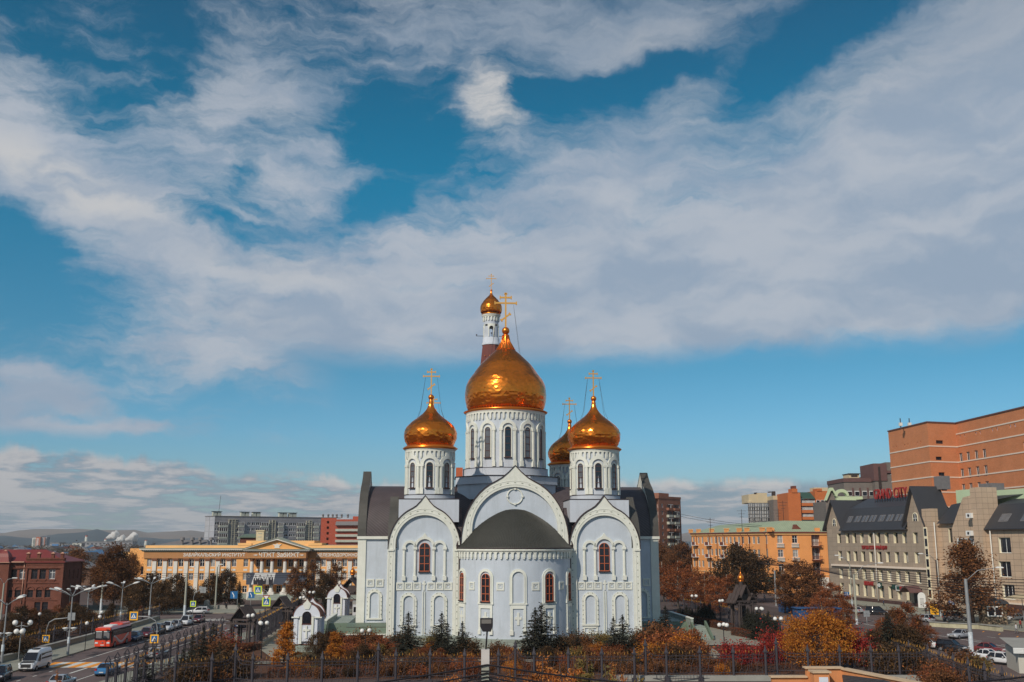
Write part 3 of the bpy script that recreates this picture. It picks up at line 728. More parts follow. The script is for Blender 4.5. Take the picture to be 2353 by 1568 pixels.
# ------------------------------------------------------------------ buildings
GL1 = mGLASS; GL2 = mGLASSG; GL3 = mat('window with pale curtain', lin(150, 148, 146), .3, var=.3, vs=1.3, spec=.5)
mWHITE = mat('white window frame', lin(226, 226, 224), .5, var=.03)
mDARKF = mat('dark window frame', lin(60, 48, 46), .6, var=.05)
RWIN = {}
def rect_window(parent, M, w, h, fm, gm, cols=2, rows=1, b=.09, name='window', trans=None):
    key = (round(w, 2), round(h, 2), fm.name, gm.name, cols, rows, b, trans)
    if key not in RWIN:
        f = MB(fm); q = lambda a, c: [(-a, c), (a, c), (a, h-c), (-a, h-c)]
        f.band(q(w/2, 0), q(w/2-b, b), -.06, .02, True)
        for i in range(1, cols): x = -w/2+w*i/cols; f.box(x-b*.45, x+b*.45, -.05, .02, b, h-b)
        if trans: f.box(-w/2+b, w/2-b, -.045, .02, h*trans-b*.45, h*trans+b*.45)
        for i in range(1, rows): z = h*i/rows; f.box(-w/2+b, w/2-b, -.045, .02, z-b*.4, z+b*.4)
        g = MB(gm); g.add([(-w/2+b*.5, 0, b*.5), (w/2-b*.5, 0, b*.5), (w/2-b*.5, 0, h-b*.5), (-w/2+b*.5, 0, h-b*.5)], [(0, 1, 2, 3)])
        RWIN[key] = (f.mesh('window'), g.mesh('pane'))
    f, g = RWIN[key]
    o = obj(name, f, parent); o.matrix_local = M; obj('pane', g, o); return o
def frame_of(org, ang): return Matrix.Translation(org) @ Matrix.Rotation(ang, 4, 'Z')
def facade(th, mb, org, ang, Wd, H, opens, z0=0.0, depth=.25, fm=None, gm=None, wall=None, rev=None, cols=2, rows=1, b=.09, trans=None, glasses=None):
    """wall with real openings; opens: (u, z, w, h [, overrides]); windows set back in the reveals"""
    M = frame_of(org, ang); old = mb.M; mb.M = M
    us = sorted({0.0, Wd} | {round(a, 3) for o in opens for a in (o[0]-o[2]/2, o[0]+o[2]/2) if 0 < a < Wd})
    zs = sorted({z0, H} | {round(a, 3) for o in opens for a in (o[1], o[1]+o[3]) if z0 < a < H})
    c0 = mb.cur
    for i in range(len(us)-1):
        uc = (us[i]+us[i+1])/2; col = [o for o in opens if abs(uc-o[0]) < o[2]/2]
        run = None
        for j in range(len(zs)-1):
            zc = (zs[j]+zs[j+1])/2; hole = any(o[1] < zc < o[1]+o[3] for o in col)
            if not hole and run is None: run = zs[j]
            if (hole or j == len(zs)-2) and run is not None:
                top = zs[j] if hole else zs[j+1]
                mb.add([(us[i], 0, run), (us[i+1], 0, run), (us[i+1], 0, top), (us[i], 0, top)], [(0, 1, 2, 3)]); run = None
    if rev: mb.use(rev)
    for k, o in enumerate(opens):
        u, z, w, h = o[:4]; ov = o[4] if len(o) > 4 else {}
        a, c = u-w/2, u+w/2; d = ov.get('depth', depth)
        mb.add([(a, 0, z), (c, 0, z), (c, 0, z+h), (a, 0, z+h), (a, d, z), (c, d, z), (c, d, z+h), (a, d, z+h)], [(0, 4, 5, 1), (1, 5, 6, 2), (2, 6, 7, 3), (3, 7, 4, 0)])
        if th and not ov.get('blank'):
            gg = ov.get('gm') or (glasses[(k*7+int(u*3)) % len(glasses)] if glasses else gm or GL1)
            rect_window(th, M @ Matrix.Translation((u, d-.02, z)), w, h, ov.get('fm', fm or mWHITE), gg, ov.get('cols', cols), ov.get('rows', rows), ov.get('b', b), ov.get('name', 'window'), ov.get('trans', trans))
    mb.cur = c0; mb.M = old
def u_of(sx, org, ang, sy=2165):
    """distance along a wall line where the line of sight through column sx meets it"""
    d = ray(sx, sy); ux, uy = cos(ang), sin(ang)
    det = d.x*uy-d.y*ux
    return (-d.x*org[1]+d.y*org[0])/-det if False else (d.y*org[0]-d.x*org[1])/det
def wbox(mb, M, x0, x1, y0, y1, z0, z1):
    o = mb.M; mb.M = M; mb.box(x0, x1, y0, y1, z0, z1); mb.M = o

# ---- red brick house on the left
mBRK = mat('old red brick', lin(126, 74, 58), .9, var=.16, vs=.7, kind='brick', sc=(.30, .10, .012), col2=lin(108, 61, 48)[:3], mortar=lin(104, 74, 64)[:3], bump=.2)
mREDR = mat('red painted sheet roof', lin(128, 58, 54), .5, var=.12, vs=.4, kind='seam', sc=(.8,), col2=lin(118, 52, 50)[:3], axis='X')
mCAP = mat('pale sheet capping', lin(196, 150, 128), .6, var=.1)
rb = thing('brick_house', 'old two storey red brick building with red sheet roof and arched lower windows', 'building')
ro = (-122.3, 207.4, 0); ra = radians(5)
RM = frame_of(ro, ra); RW = 30.0
w = MB(mBRK); ops = []
for d in (2.05, 3.9, 5.55, 7.9, 9.6, 12.0, 13.4, 16.2, 18.2, 21.5, 24, 26.5):
    ops.append((RW-d, 6.85, 1.25, 1.9, dict(gm=GL2 if d in (2.05, 7.9, 16.2) else GL1, fm=mWHITE if d in (2.05, 7.9) else mDARKF, rows=1, trans=.68)))
for d in (2.6, 4.3, 6.05, 8.5, 10.1, 12.7, 16.2, 18.2, 21.5, 24, 26.5): ops.append((RW-d, 3.2, 1.15, 1.5, dict(fm=mDARKF)))
for d in (2.9, 4.4): ops.append((RW-d, .3, 1.2, 2.0, dict(fm=mDARKF, name='door', cols=1)))
facade(rb, w, ro, ra, RW, 10.3, ops, depth=.3, trans=.68)
w.M = RM; w.box(RW-7.3, RW+.25, -.3, .6, 9.2, 11.0); w.box(RW-7.4, RW+.3, -.42, .65, 10.85, 11.1)
w.box(RW-7.3, RW-6.9, -.25, .0, 0, 9.2); w.box(RW-.4, RW+.25, -.25, 0, 0, 9.2)
for z, h, p in ((6.0, .28, .16), (2.6, .2, .14), (9.0, .2, .3)): w.box(0, RW+.1, -p, 0, z, z+h)
for i in range(22):
    x = RW-7.1+i*.335
    w.box(x, x+.17, -.40, -.30, 10.2, 10.75); w.box(x, x+.17, -.36, -.30, 9.55, 9.9)
for d in (2.6, 4.3, 6.05, 8.5, 10.1, 12.7, 16.2, 18.2):           # arched heads over the lower windows
    w.band(arch(RW-d, 4.7, 4.7, .82, 8), arch(RW-d, 4.7, 4.7, .56, 8), -.16, 0); w.box(RW-d-.7, RW-d+.7, -.14, 0, 2.95, 3.15)
for d in (2.05, 3.9, 5.55, 7.9, 9.6, 12.0): w.box(RW-d-.85, RW-d+.85, -.16, 0, 8.85, 9.0); w.box(RW-d-.8, RW-d+.8, -.16, 0, 6.6, 6.82); w.box(RW-d-.6, RW-d+.6, -.1, 0, 6.35, 6.6)
facade(rb, w, tuple(RM @ Vector((RW, 0, 0))), ra+pi/2, 11.5, 10.3, [(q, 6.7, .55, 1.9, dict(fm=mDARKF)) for q in (1.2, 4.2, 6.8, 9.6)])
w.M = RM; w.box(0, RW+.2, 11.4, 11.5, 0, 10.3)
w.box(RW-13.0, RW-10.3, -1.0, 0, 0, 10.1); w.box(RW-13.1, RW-10.2, -1.12, 0, 9.9, 10.2)
obj('wall', w, rb)
rf = MB(mREDR); rf.M = RM
e = .55; z0 = 10.35
rf.add([(-1, -e, z0), (RW+e, -e, z0), (RW+e, 11.5+e, z0), (-1, 11.5+e, z0), (-1, 5.7, 12.75), (RW-5.6, 5.7, 12.75)], [(0, 1, 5, 4), (1, 2, 5), (2, 3, 4, 5)])
rf.box(-1, RW+e, -e, 11.5+e, z0-.2, z0-.02)
ro_ = obj('roof', rf, rb)
for d in (7.0, 4.9, 2.1, .25):
    c = MB(mBRK); c.M = RM; c.box(RW-d-.28, RW-d+.28, -.35, .2, 11.1, 12.0); c.use(mCAP).lathe([(.0, 0)], 3) if False else None
    c.use(mBRK).box(RW-d-.4, RW-d+.4, -.45, .3, 11.85, 12.0)
    c.use(mCAP).add([(RW-d-.42, -.47, 12.0), (RW-d+.42, -.47, 12.0), (RW-d+.42, .32, 12.0), (RW-d-.42, .32, 12.0), (RW-d, -.07, 12.3)], [(0, 1, 4), (1, 2, 4), (2, 3, 4), (3, 0, 4)])
    obj('chimney', c, ro_)
c = MB(mREDR); c.M = RM @ Matrix.Translation((RW-11.65, .1, 0))
c.lathe([(2.0, 10.25), (1.75, 10.5), (1.5, 11.3), (1.15, 12.0), (.6, 12.5), (.5, 12.55)], 4, a0=pi/4, a1=2*pi+pi/4, smooth=False); c.use(mCAP).lathe([(.55, 12.5), (.01, 12.75)], 4, a0=pi/4, a1=2*pi+pi/4, smooth=False); c.lathe([(2.15, 10.2), (1.98, 10.3)], 4, a0=pi/4, a1=2*pi+pi/4, smooth=False)
obj('turret_roof', c, ro_)
d = MB(mCAP); d.M = RM; d.tube([(RW-7.6, -.15, 10.3), (RW-7.6, -.15, 2.0)], .09, 5); d.box(RW-10, RW-7.5, -.75, -.55, 10.2, 10.4); obj('drainpipe', d, rb)

# ---- the orange institute
mORG = mat('orange stucco', lin(234, 172, 106), .85, var=.07, vs=.4, dirt=.15, dirtc=lin(200, 130, 80)[:3])
mORGP = mat('pale orange stucco', lin(240, 186, 124), .85, var=.06, vs=.4)
mBAND = mat('brown sign band', lin(178, 128, 84), .8, var=.08)
mPIL = mat('white pilaster paint', lin(218, 214, 206), .8, var=.06)
mCAPT = mat('brown capital', lin(126, 84, 62), .8, var=.1)
mGRN = mat('grey green cornice', lin(150, 156, 140), .7, var=.1)
mLETT = mat('white letters', lin(228, 222, 214), .5, var=.02)
inst = thing('institute', 'long orange building with white columns, pediment and lettering band behind the crossroads', 'building')
YI = 262.0; X0, X1 = -94.6, -20.0; XP0, XP1 = -67.6, -52.0
IW = X1-X0; org = (X0, YI, 0)
IX = lambda cx: at_y(700+cx/2.01, 2150, YI).x-X0
w = MB(mORG); ops = []; wx = []
x = IX(62)
k0 = int((x-1)//2.72)
for i in range(-k0, 9): wx.append(IX(62)+i*2.72)
wx = [q for q in wx if q < XP0-X0-3.5]
wx += [IX(580)] + [IX(q) for q in (680, 760, 850, 940, 1025)]
xx = IX(1118)
while xx < IW-1: wx.append(xx); xx += 2.72
for q in wx:
    ops += [(q, 8.05, 1.2, 1.85, {}), (q, 4.7, 1.2, 1.75, {}), (q, 1.55, 1.2, 1.75, {})]
facade(inst, w, org, 0, IW, 12.0, ops, z0=0, depth=.22, trans=.62, glasses=(GL1, GL1, GL2, GL1, GL3))
facade(inst, w, (X0-6, YI+6, 0), 0, 6.0, 12.6, [(3.8, 5.8, 1.4, 2.2, {})]); w.M = Matrix()
facade(None, w, (X0, YI+6.0, 0), -pi/2, 6.0, 12.0, []); w.M = Matrix()
w.use(mSTONE).box(X0-.1, X1, YI-.35, YI, 0, 1.45)
w.use(mORGP).box(X0+.2, X1, YI-.1, YI+12, 12.7, 13.4); w.box(XP0-3, XP0+.5, YI-.2, YI+6, 13.4, 14.0); w.box(XP1-.5, XP1+3, YI-.2, YI+6, 13.4, 14.0)
w.box(XP0-1, XP1+1, YI+.1, YI+8, 13.4, 14.6)
w.use(mBAND).box(X0-.05, XP0-.02, YI-.32, YI+.02, 10.15, 11.85); w.box(XP1+.02, X1, YI-.32, YI+.02, 10.15, 11.85)
for z0, z1, p, m in ((11.85, 12.1, .5, mGRN), (12.1, 12.3, .75, mGRN), (12.3, 12.6, 1.05, mPIL), (12.6, 12.75, 1.15, mGRN)):
    w.use(m).box(X0-p, XP0-.6, YI-p, YI, z0, z1); w.box(XP1+.6, X1, YI-p, YI, z0, z1)
q = X0
w.use(mPIL)
while q < X1:
    if not XP0-.8 < q < XP1+.6: w.box(q, q+.22, YI-.95, YI-.5, 12.12, 12.29)
    q += .5
obj('wall', w, inst)
for q in wx:                                                     # relief panels between the floors
    p = MB(mPIL); p.box(X0+q-.5, X0+q+.5, YI-.06, YI, 7.0, 7.5); obj('relief_panel', p, inst)
for q in wx:
    q += 1.36
    if q+X0 > X1-1 or XP0-X0-3.0 < q < XP1-X0+1: continue
    p = MB(mPIL); p.box(X0+q-.5, X0+q+.5, YI-.28, YI, 1.45, 9.5); p.use(mCAPT).box(X0+q-.62, X0+q+.62, YI-.42, YI, 9.5, 9.75); p.box(X0+q-.75, X0+q+.75, YI-.5, YI, 9.75, 10.15); obj('pilaster', p, inst)
YP = YI-3.0
pt = MB(mBAND); pt.box(XP0+.3, XP1-.3, YP-.3, YI, 10.2, 11.9)
for z0, z1, p, m in ((11.9, 12.1, .2, mGRN), (12.1, 12.35, .6, mPIL), (12.35, 12.5, .8, mGRN)): pt.use(m).box(XP0-p, XP1+p, YP-.3-p, YI, z0, z1)
xm = (XP0+XP1)/2
pt.use(mORG).prism([(XP0, 12.5), (XP1, 12.5), (xm, 14.75)], YP-.1, YI+2)
pt.use(mPIL).band([(XP0-.9, 12.5), (xm, 15.2), (XP1+.9, 12.5)], [(XP0-.1, 12.5), (xm, 14.8), (XP1+.1, 12.5)], YP-.9, YI+2)
pt.use(mGRN).band([(XP0-1.1, 12.52), (xm, 15.36), (XP1+1.1, 12.52)], [(XP0-.9, 12.52), (xm, 15.2), (XP1+.9, 12.52)], YP-1.05, YI+2.2)
pt.use(mPIL)
pt.prism([(xm-.7, 12.75), (xm+.7, 12.75), (xm+.55, 13.2), (xm+1.2, 13.75), (xm+.4, 13.6), (xm, 13.9), (xm-.4, 13.6), (xm-1.2, 13.75), (xm-.55, 13.2)], YP-.25, YP-.08)
q = XP0-.4
while q < XP1+.2: pt.box(q, q+.25, YP-.75, YP-.3, 11.95, 12.1); q += .52
obj('pediment', pt, inst)
for cx in (625, 705, 787, 890, 975, 1055):
    x = at_y(700+cx/2.01, 2150, YP).x
    c = MB(mPIL); c.box(x-.85, x+.85, YP-.85+.6, YP+.85+.6, 0, 1.9); c.lathe([(.62, 1.9), (.62, 2.15), (.5, 2.35), (.5, 6), (.43, 9.4)], 18, (x, YP+.6)); c.use(mCAPT).lathe([(.45, 9.4), (.6, 9.8), (.72, 10.2)], 12, (x, YP+.6)); obj('column', c, inst)
st = MB(mSTONE)
for i in range(7): st.box(xm-6.5, xm+6.5, YP-2.6+i*.4, YI, i*.2, i*.2+.2)
obj('steps', st, inst)
for body, cx, zc, size, y in (('ЗАБАЙКАЛЬСКИЙ ИНСТИТУТ', 75, 10.62, 1.12, YI-.36), ('ЖЕЛЕЗНОДОРОЖНОГО ТРАНСПОРТА', 1143, 10.62, 1.12, YI-.36), ('ЧТЖТ ЗабИЖТ', 680, 10.55, 1.5, YP-.34)):
    me = text_mesh(body, size, mLETT, .08, bold=.025)
    a = [v.co.x for v in me.vertices]; want = {75: 493, 1143: 493*27/22.4, 680: 318}[cx]/2.01/FPX*YI*.985
    me.transform(Matrix.Scale(want/(max(a)-min(a)), 4, (1, 0, 0)))
    obj('lettering', me, inst, (at_y(700+cx/2.01, 2150, y).x, y, zc))
for sx in (635, 1004):
    p = MB(mLETT); x = at_y(700+sx/2.01, 2150, YP).x; p.prism([(x, 11.0), (x+.9, 10.85), (x+1.3, 11.0), (x+.9, 11.15)], YP-.4, YP-.3); obj('arrow_ornament', p, inst)
rf = MB(mGRN); rf.add([(X0, YI+.3, 13.38), (X1, YI+.3, 13.38), (X1, YI+14, 13.5), (X0, YI+14, 13.5)], [(0, 1, 2, 3)]); obj('roof', rf, inst)
# banner hung between the columns
mBN1 = mat('banner slate blue', lin(74, 80, 94), .8, var=.12, vs=2); mBN2 = mat('banner white', lin(214, 214, 214), .8, var=.04); mBN3 = mat('banner dark print', lin(48, 46, 54), .8, var=.1); mBN4 = mat('banner mid grey', lin(150, 150, 152), .8, var=.1)
bn = thing('banner', 'wide printed banner with a group of people in dark suits hung across white columns', 'banner', (-67.1, YP-.75, 3.7))
b = MB(mBN1); b.grid(24, 2, lambda s, t: (14.8*s, .05*sin(s*9), 3.0*t)); b.grid(24, 2, lambda s, t: (14.8*s, .02+.05*sin(s*9), 3.0*t)); obj('sheet', b, bn)
b = MB(mBN2); b.prism([(1.3, .05), (6.8, .05), (7.4, 2.95), (2.2, 2.95)], -.10, -.08); b.use(mBN4).prism([(9.6, .5), (10.4, .3), (12.4, 2.8), (11.8, 2.9)], -.1, -.08); b.lathe([(.5, 0)], 3) if False else None
obj('picture_ground', b, bn)
for i, (px, h, m) in enumerate(((2.4, 2.2, mBN3), (3.5, 2.35, mBN3), (4.5, 1.95, mBN3), (5.4, 2.5, mBN4), (6.3, 2.45, mBN3))):
    b = MB(m); b.prism([(px-.5, .06), (px+.5, .06), (px+.55, h*.5), (px+.42, h*.72), (px+.12, h*.78), (px-.12, h*.78), (px-.42, h*.72), (px-.55, h*.5)], -.14, -.11)
    b.use(mBN2).prism([(px-.1, h*.5), (px+.1, h*.5), (px+.12, h*.78), (px-.12, h*.78)], -.15, -.135); b.use(mBN4).prism([(px+.17*cos(k*pi/5), h*.89+.22*sin(k*pi/5)) for k in range(10)], -.14, -.11)
    b.use(mBN3).prism([(px+.19*cos(k*pi/5), h*.95+.16*sin(k*pi/5)) for k in range(6)], -.155, -.14); obj('figure_print', b, bn)
b = MB(mBN4); b.prism([(.65+.38*cos(k*pi/6), 2.1+.38*sin(k*pi/6)) for k in range(12)], -.1, -.07); b.use(mBN1).prism([(.65+.26*cos(k*pi/6), 2.1+.26*sin(k*pi/6)) for k in range(12)], -.12, -.09); obj('round_emblem', b, bn)

# ---- roofs and blocks behind it
mGRY = mat('grey panel wall', lin(148, 146, 148), .85, var=.10, vs=.3, kind='tile', sc=(3.4, 2.7, .05), col2=lin(140, 138, 142)[:3], mortar=lin(112, 110, 114)[:3])
mGRL = mat('pale grey panel wall', lin(172, 174, 180), .85, var=.08, vs=.3, kind='tile', sc=(3.4, 2.7, .06), col2=lin(164, 166, 174)[:3], mortar=lin(128, 130, 136)[:3])
mBALC = mat('pale balcony panel', lin(178, 180, 168), .8, var=.12)
mLATT = mat('concrete lattice', lin(172, 168, 152), .9, var=.15)
mGRR = mat('grey sheet roof', lin(118, 114, 114), .6, var=.12)
gb = thing('panel_block', 'long nine storey grey panel apartment block with rooftop vents behind the orange institute', 'building')
go = (-141.1, 480, 0); ga = radians(38); GM = frame_of(go, ga)
gu = lambda cx: u_of(700+cx/2.01, go, ga, 2110)
GW = gu(1172)
w = MB(mGRY); ops = []
zr = [23.3-1.35-2.72*i for i in range(7)]
cols_ = [335, 515, 540, 595, 630, 665, 697, 728, 838, 862, 895, 932, 962, 993, 1025, 1122, 1150, 365, 390, 412]
for c in cols_:
    u = gu(c)
    for z in zr: ops.append((u, z, 2.0, 1.5, dict(gm=GL1 if (int(u*5)+int(z)) % 3 else GL2)))
facade(gb, w, go, ga, GW, 26.0, ops, depth=.18, b=.16)
w.use(mGRL); facade(None, w, tuple(GM @ Vector((0, 12, 0))), ga-pi/2, 12, 26.0, [])
w.use(mGRY).M = GM; w.box(0, GW, 11.9, 12, 0, 26); w.box(GW-.1, GW, 0, 12, 0, 26); w.use(mGRR).box(-.2, GW+.2, -.2, 12.2, 26.0, 26.3)
obj('wall', w, gb)
for a, c in ((350, 420), (505, 550), (685, 745), (825, 865), (980, 1040), (1110, 1152)):
    u0, u1 = gu(a), gu(c)
    for z in zr:
        p = MB(mBALC); p.M = GM; p.box(u0, u1, -1.1, 0, z-.95, z-.1); p.use(mDARKF).box(u0+.1, u1-.1, -1.0, 0, z-.1, z+1.4); p.use(mWHITE)
        k = 4
        for i in range(k+1): x = u0+.1+(u1-u0-.2)*i/k; p.box(x-.09, x+.09, -1.06, -.95, z-.1, z+1.45)
        p.box(u0, u1, -1.08, -.95, z+1.4, z+1.5); obj('balcony', p, gb)
for a, c in ((428, 500), (755, 820), (1052, 1106)):
    u0, u1 = gu(a), gu(c); p = MB(mLATT); p.M = GM; rr = random.Random(a)
    x = u0
    while x < u1:
        p.box(x, x+.3, -.5, 0, 6, 24.5); x += 1.5
    for z in [24.4-1.0*i for i in range(18)]:
        x = u0
        while x < u1-1.4:
            if rr.random() < .72: p.box(x, x+1.5, -.45, 0, z, z+.28)
            x += 1.5
    obj('stair_lattice', p, gb)
for c in (335, 372, 562, 598, 655, 690, 870, 904, 950, 982):
    u = gu(c); p = MB(mBALC); p.M = GM; p.box(u-.9, u+.9, 3, 4.6, 26.3, 28.2); p.use(mDARKF).box(u-1.2, u+1.2, 2.7, 4.9, 28.3, 28.5); p.box(u-.7, u+.7, 3.2, 4.4, 28.2, 28.3); obj('roof_vent', p, gb)
p = MB(mDARKF); p.M = GM; u = gu(372); p.tube([(u, 4, 28.4), (u+.5, 4, 36)], .08, 4); obj('aerial', p, gb)
mRED = mat('red brick cladding', lin(176, 82, 58), .85, var=.08, vs=.4, kind='brick', sc=(.5, .2, .01), col2=lin(164, 74, 54)[:3], mortar=lin(150, 84, 66)[:3])
rd = thing('apartment_block', 'red brick apartment block with pale balconies beside the grey panel block', 'building')
P0, P1, P2, P3 = [at_y(700+c/2.01, 2072, 560) for c in (1140, 1255, 1300, 1530)]
w = MB(mRED)
facade(rd, w, (P0.x, 560, 0), 0, P2.x-P0.x, P0.z, [((P1.x-P0.x)*.8, 24-3*i, 1.2, 1.4, {}) for i in range(5)]); w.M = Matrix()
zt = at_y(700+1300/2.01, 1950+290/2.01, 560).z
facade(rd, w, (P2.x, 560, 0), 0, P3.x-P2.x, zt+2.2, [((P3.x-P2.x)*f, zt-2.9-2.95*i, 4.5, 1.7, dict(cols=4)) for i in range(5) for f in (.16, .45, .74)], b=.16); w.M = Matrix()
w.box(P0.x, P3.x, 560.1, 575, 0, P0.z-1.5); w.box(P0.x, P1.x, 560.1, 575, 0, P0.z); w.use(mGRR).box(P0.x-.2, P2.x, 559.8, 575, P0.z, P0.z+.25)
w.use(mRED).box(P2.x+8, P3.x-4, 566, 572, zt, P0.z+.9)
obj('wall', w, rd)
for i in range(5):
    p = MB(mBALC); p.box(P2.x-.2, P3.x-2, 558.6, 560, zt-4.3-2.95*i, zt-3.0-2.95*i); obj('balcony', p, rd)
p = MB(mGRR); p.add([(P2.x-.3, 558.2, zt-.9), (P3.x-1.5, 558.2, zt-.9), (P3.x-1.5, 560.5, zt+1.6), (P2.x-.3, 560.5, zt+1.6)], [(0, 1, 2, 3)]); p.box(P2.x-.3, P3.x-1.5, 558.2, 560, zt-1.1, zt-.9); obj('awning_roof', p, rd)
for c in (1190, 1232, 1268, 1300, 1340, 1390):
    v = at_y(700+c/2.01, 2070, 566); p = MB(mGRR); p.cyl(v.x, 566, P0.z, P0.z+1.6, .5, n=8); p.cyl(v.x, 566, P0.z+1.6, P0.z+2.2, .9, .3, n=8); obj('roof_vent', p, rd)
# low buildings peeping over the institute's roof
gs = thing('grey_shed', 'low building with grey hipped roof and round vents behind the institute', 'building')
a, c, e = at_y(700-20/2.01, 2185, 300), at_y(700+120/2.01, 2159, 300), at_y(700+300/2.01, 2180, 300)
p = MB(mGRR); p.add([(a.x-14, 298, 11.5), (e.x, 298, 11.5), (e.x, 316, 11.5), (a.x-14, 316, 11.5), (a.x+1, 307, c.z), (c.x+3, 307, c.z)], [(0, 1, 5, 4), (1, 2, 5), (2, 3, 4, 5), (3, 0, 4)]); obj('roof', p, gs)
p = MB(mORGP); p.box(a.x-13.7, e.x-.3, 298.3, 315.7, 0, 11.5); obj('wall', p, gs)
for c in (60, 140, 203, 292):
    v = at_y(700+c/2.01, 1950+425/2.01, 303); p = MB(mGRR); p.cyl(v.x, 303, 11.5, v.z, .35, n=8); p.cyl(v.x, 303, v.z, v.z+.8, .75, .6, n=8); obj('round_vent', p, gs)
ph = thing('brick_penthouse', 'small red brick plant room with mossy roof behind the pediment', 'building')
a, c = at_y(700+525/2.01, 1950+405/2.01, 292), at_y(700+650/2.01, 1950+375/2.01, 292)
p = MB(mBRK); p.box(a.x, c.x, 292, 298, 0, a.z); obj('wall', p, ph); p = MB(mGREEN2); p.box(a.x-.5, c.x+.5, 291.4, 298.5, a.z, a.z+.25); p.add([(a.x-.5, 291.4, a.z+.25), (c.x+.5, 291.4, a.z+.25), (c.x, 295, c.z), (a.x+.6, 295, c.z), (c.x, 298.5, a.z+.2), (a.x, 298.5, a.z+.2)], [(0, 1, 2, 3), (3, 2, 4, 5), (1, 4, 2), (0, 3, 5)]); obj('roof', p, ph)
ck = thing('chimney_stack', 'tall cream rendered chimney rising behind the left side of the pediment', 'chimney', (at_y(700+690/2.01, 2150, 292).x, 292, 0))
z = at_y(1040, 1950+345/2.01, 292).z; p = MB(mat('cream render', lin(214, 196, 160), .85, var=.1)); p.box(-1.1, 1.1, -1.1, 1.1, 0, z); p.box(-1.25, 1.25, -1.25, 1.25, z-.3, z); obj('stack', p, ck)
p = MB(mBALC)
for i in range(6): p.box(-.5, .5, -1.16, -1.05, z-1-i*1.0, z-.8-i*1.0)
obj('rung', p, ck)

# ---- far left: tower block, works and chimneys on the plain
mTW1 = mat('whitish tower panel', lin(206, 206, 196), .85, var=.1, vs=.1); mTW2 = mat('orange brown tower panel', lin(176, 104, 76), .85, var=.1, vs=.1)
tw = thing('tower_block', 'distant twelve storey tower block with white and orange brown sides', 'building')
Y = 2200; sx = lambda q: at_y(q/5.6, 2160, Y).x; zt = at_y(130, 2050+552/5.6, Y).z
p = MB(mTW1); p.box(sx(722), sx(815), Y, Y+18, 0, zt-2); p.use(mTW2).box(sx(815), sx(912), Y-2, Y+18, 0, zt); p.use(mGRY).box(sx(912), sx(1035), Y+3, Y+18, 0, zt-.5); p.use(mTW2).box(sx(985), sx(1000), Y+2, Y+18, 0, zt-.3)
obj('wall', p, tw)
for i in range(9):
    z = zt-5-i*2.6
    p = MB(mBN3); p.box(sx(745), sx(800), Y-.6, Y, z, z+1.2); obj('window_row', p, tw)
    p = MB(mWHITE); p.box(sx(835), sx(880), Y-2.8, Y-2, z, z+1.3); obj('balcony', p, tw)
    p = MB(mBN3); p.box(sx(1004), sx(1030), Y+2.3, Y+3, z, z+1.3); obj('window_row', p, tw)
for q0, q1, y0, y1, m, lab in ((1040, 1330, 688, 790, mGRY, 'long low grey and blue works hall beside the distant tower block'), (1625, 1900, 690, 760, mTW1, 'long cream works building left of the grey works with tall chimney'), (1830, 2290, 665, 770, mGRY, 'big grey works building below the tall distant chimney'), (1370, 1540, 718, 765, mWHITE, 'low white shed on the plain right of the tower block'), (2290, 2560, 660, 770, mGRY, 'second grey works block beside the smoke plumes'), (2560, 2960, 668, 800, mGRY, 'third grey works block right of the smoke plumes')):
    Y = 2300; t = thing('works_building', lab, 'factory'); a, c = at_y(q0/5.6, 2050+y0/5.6, Y), at_y(q1/5.6, 2050+y1/5.6, Y)
    p = MB(m); p.box(a.x, c.x, Y, Y+30, 0, a.z); obj('wall', p, t); p = MB(mGRR); p.box(a.x-1, c.x+1, Y-1, Y+31, a.z, a.z+1.2); obj('roof', p, t)
    k = max(2, int((c.x-a.x)/9)); 
    for i in range(k):
        x = a.x+(c.x-a.x)*(i+.5)/k; p = MB(mBN3); p.box(x-2.2, x+2.2, Y-.4, Y, max(2, a.z-5.5), a.z-2.5); obj('window', p, t)
    if q0 == 1040: p = MB(mat('blue cladding', lin(60, 120, 176), .6)); p.box(a.x+14, c.x-2, Y-2, Y-.5, a.z-8, a.z-2.5); obj('blue_cladding', p, t)
for q, y0, lab in ((1942, 520, 'tall pale concrete chimney on the distant works'), (850*5.6/2.01, (415/2.01-100)*5.6, 'shorter chimney giving off the left smoke plume'), (1175*5.6/2.01, (425/2.01-100)*5.6, 'slim chimney above the orange institute roof on the plain')):
    v = at_y(q/5.6, 2050+y0/5.6, 2600); t = thing('works_chimney', lab, 'chimney', (v.x, 2600, 0)); p = MB(mTW1); p.cyl(0, 0, 0, v.z, 4.6, 3.2, 10); obj('shaft', p, t)
    p = MB(mRED); p.cyl(0, 0, v.z-3, v.z+.1, 3.35, 3.3, 10); obj('top_band', p, t)

# ---- right: brick tower, orange corner house
mBRT = mat('brown brick cladding', lin(152, 104, 82), .85, var=.12, vs=.3, kind='brick', sc=(.6, .22, .012), col2=lin(140, 92, 74)[:3], mortar=lin(128, 96, 80)[:3])
bt_ = thing('brick_tower', 'brown brick apartment tower with stacked balconies just right of the church', 'building')
a, c, e = at_y(2611, 1993, 412), at_y(2634, 1994, 400), at_y(2722, 2000, 412)
w = MB(mBRT); zt = c.z
an = atan2(e.y-c.y, e.x-c.x); Wd = (Vector((e.x, e.y))-Vector((c.x, c.y))).length
ops = [(Wd*f, zt-3.6-2.75*i, 1.3, 1.5, {}) for i in range(9) for f in (.16, .92)]
facade(bt_, w, (c.x, c.y, 0), an, Wd, zt, ops, glasses=(GL1, GL2, GL3), b=.12)
aa = atan2(c.y-a.y, c.x-a.x); W2 = (Vector((c.x, c.y))-Vector((a.x, a.y))).length
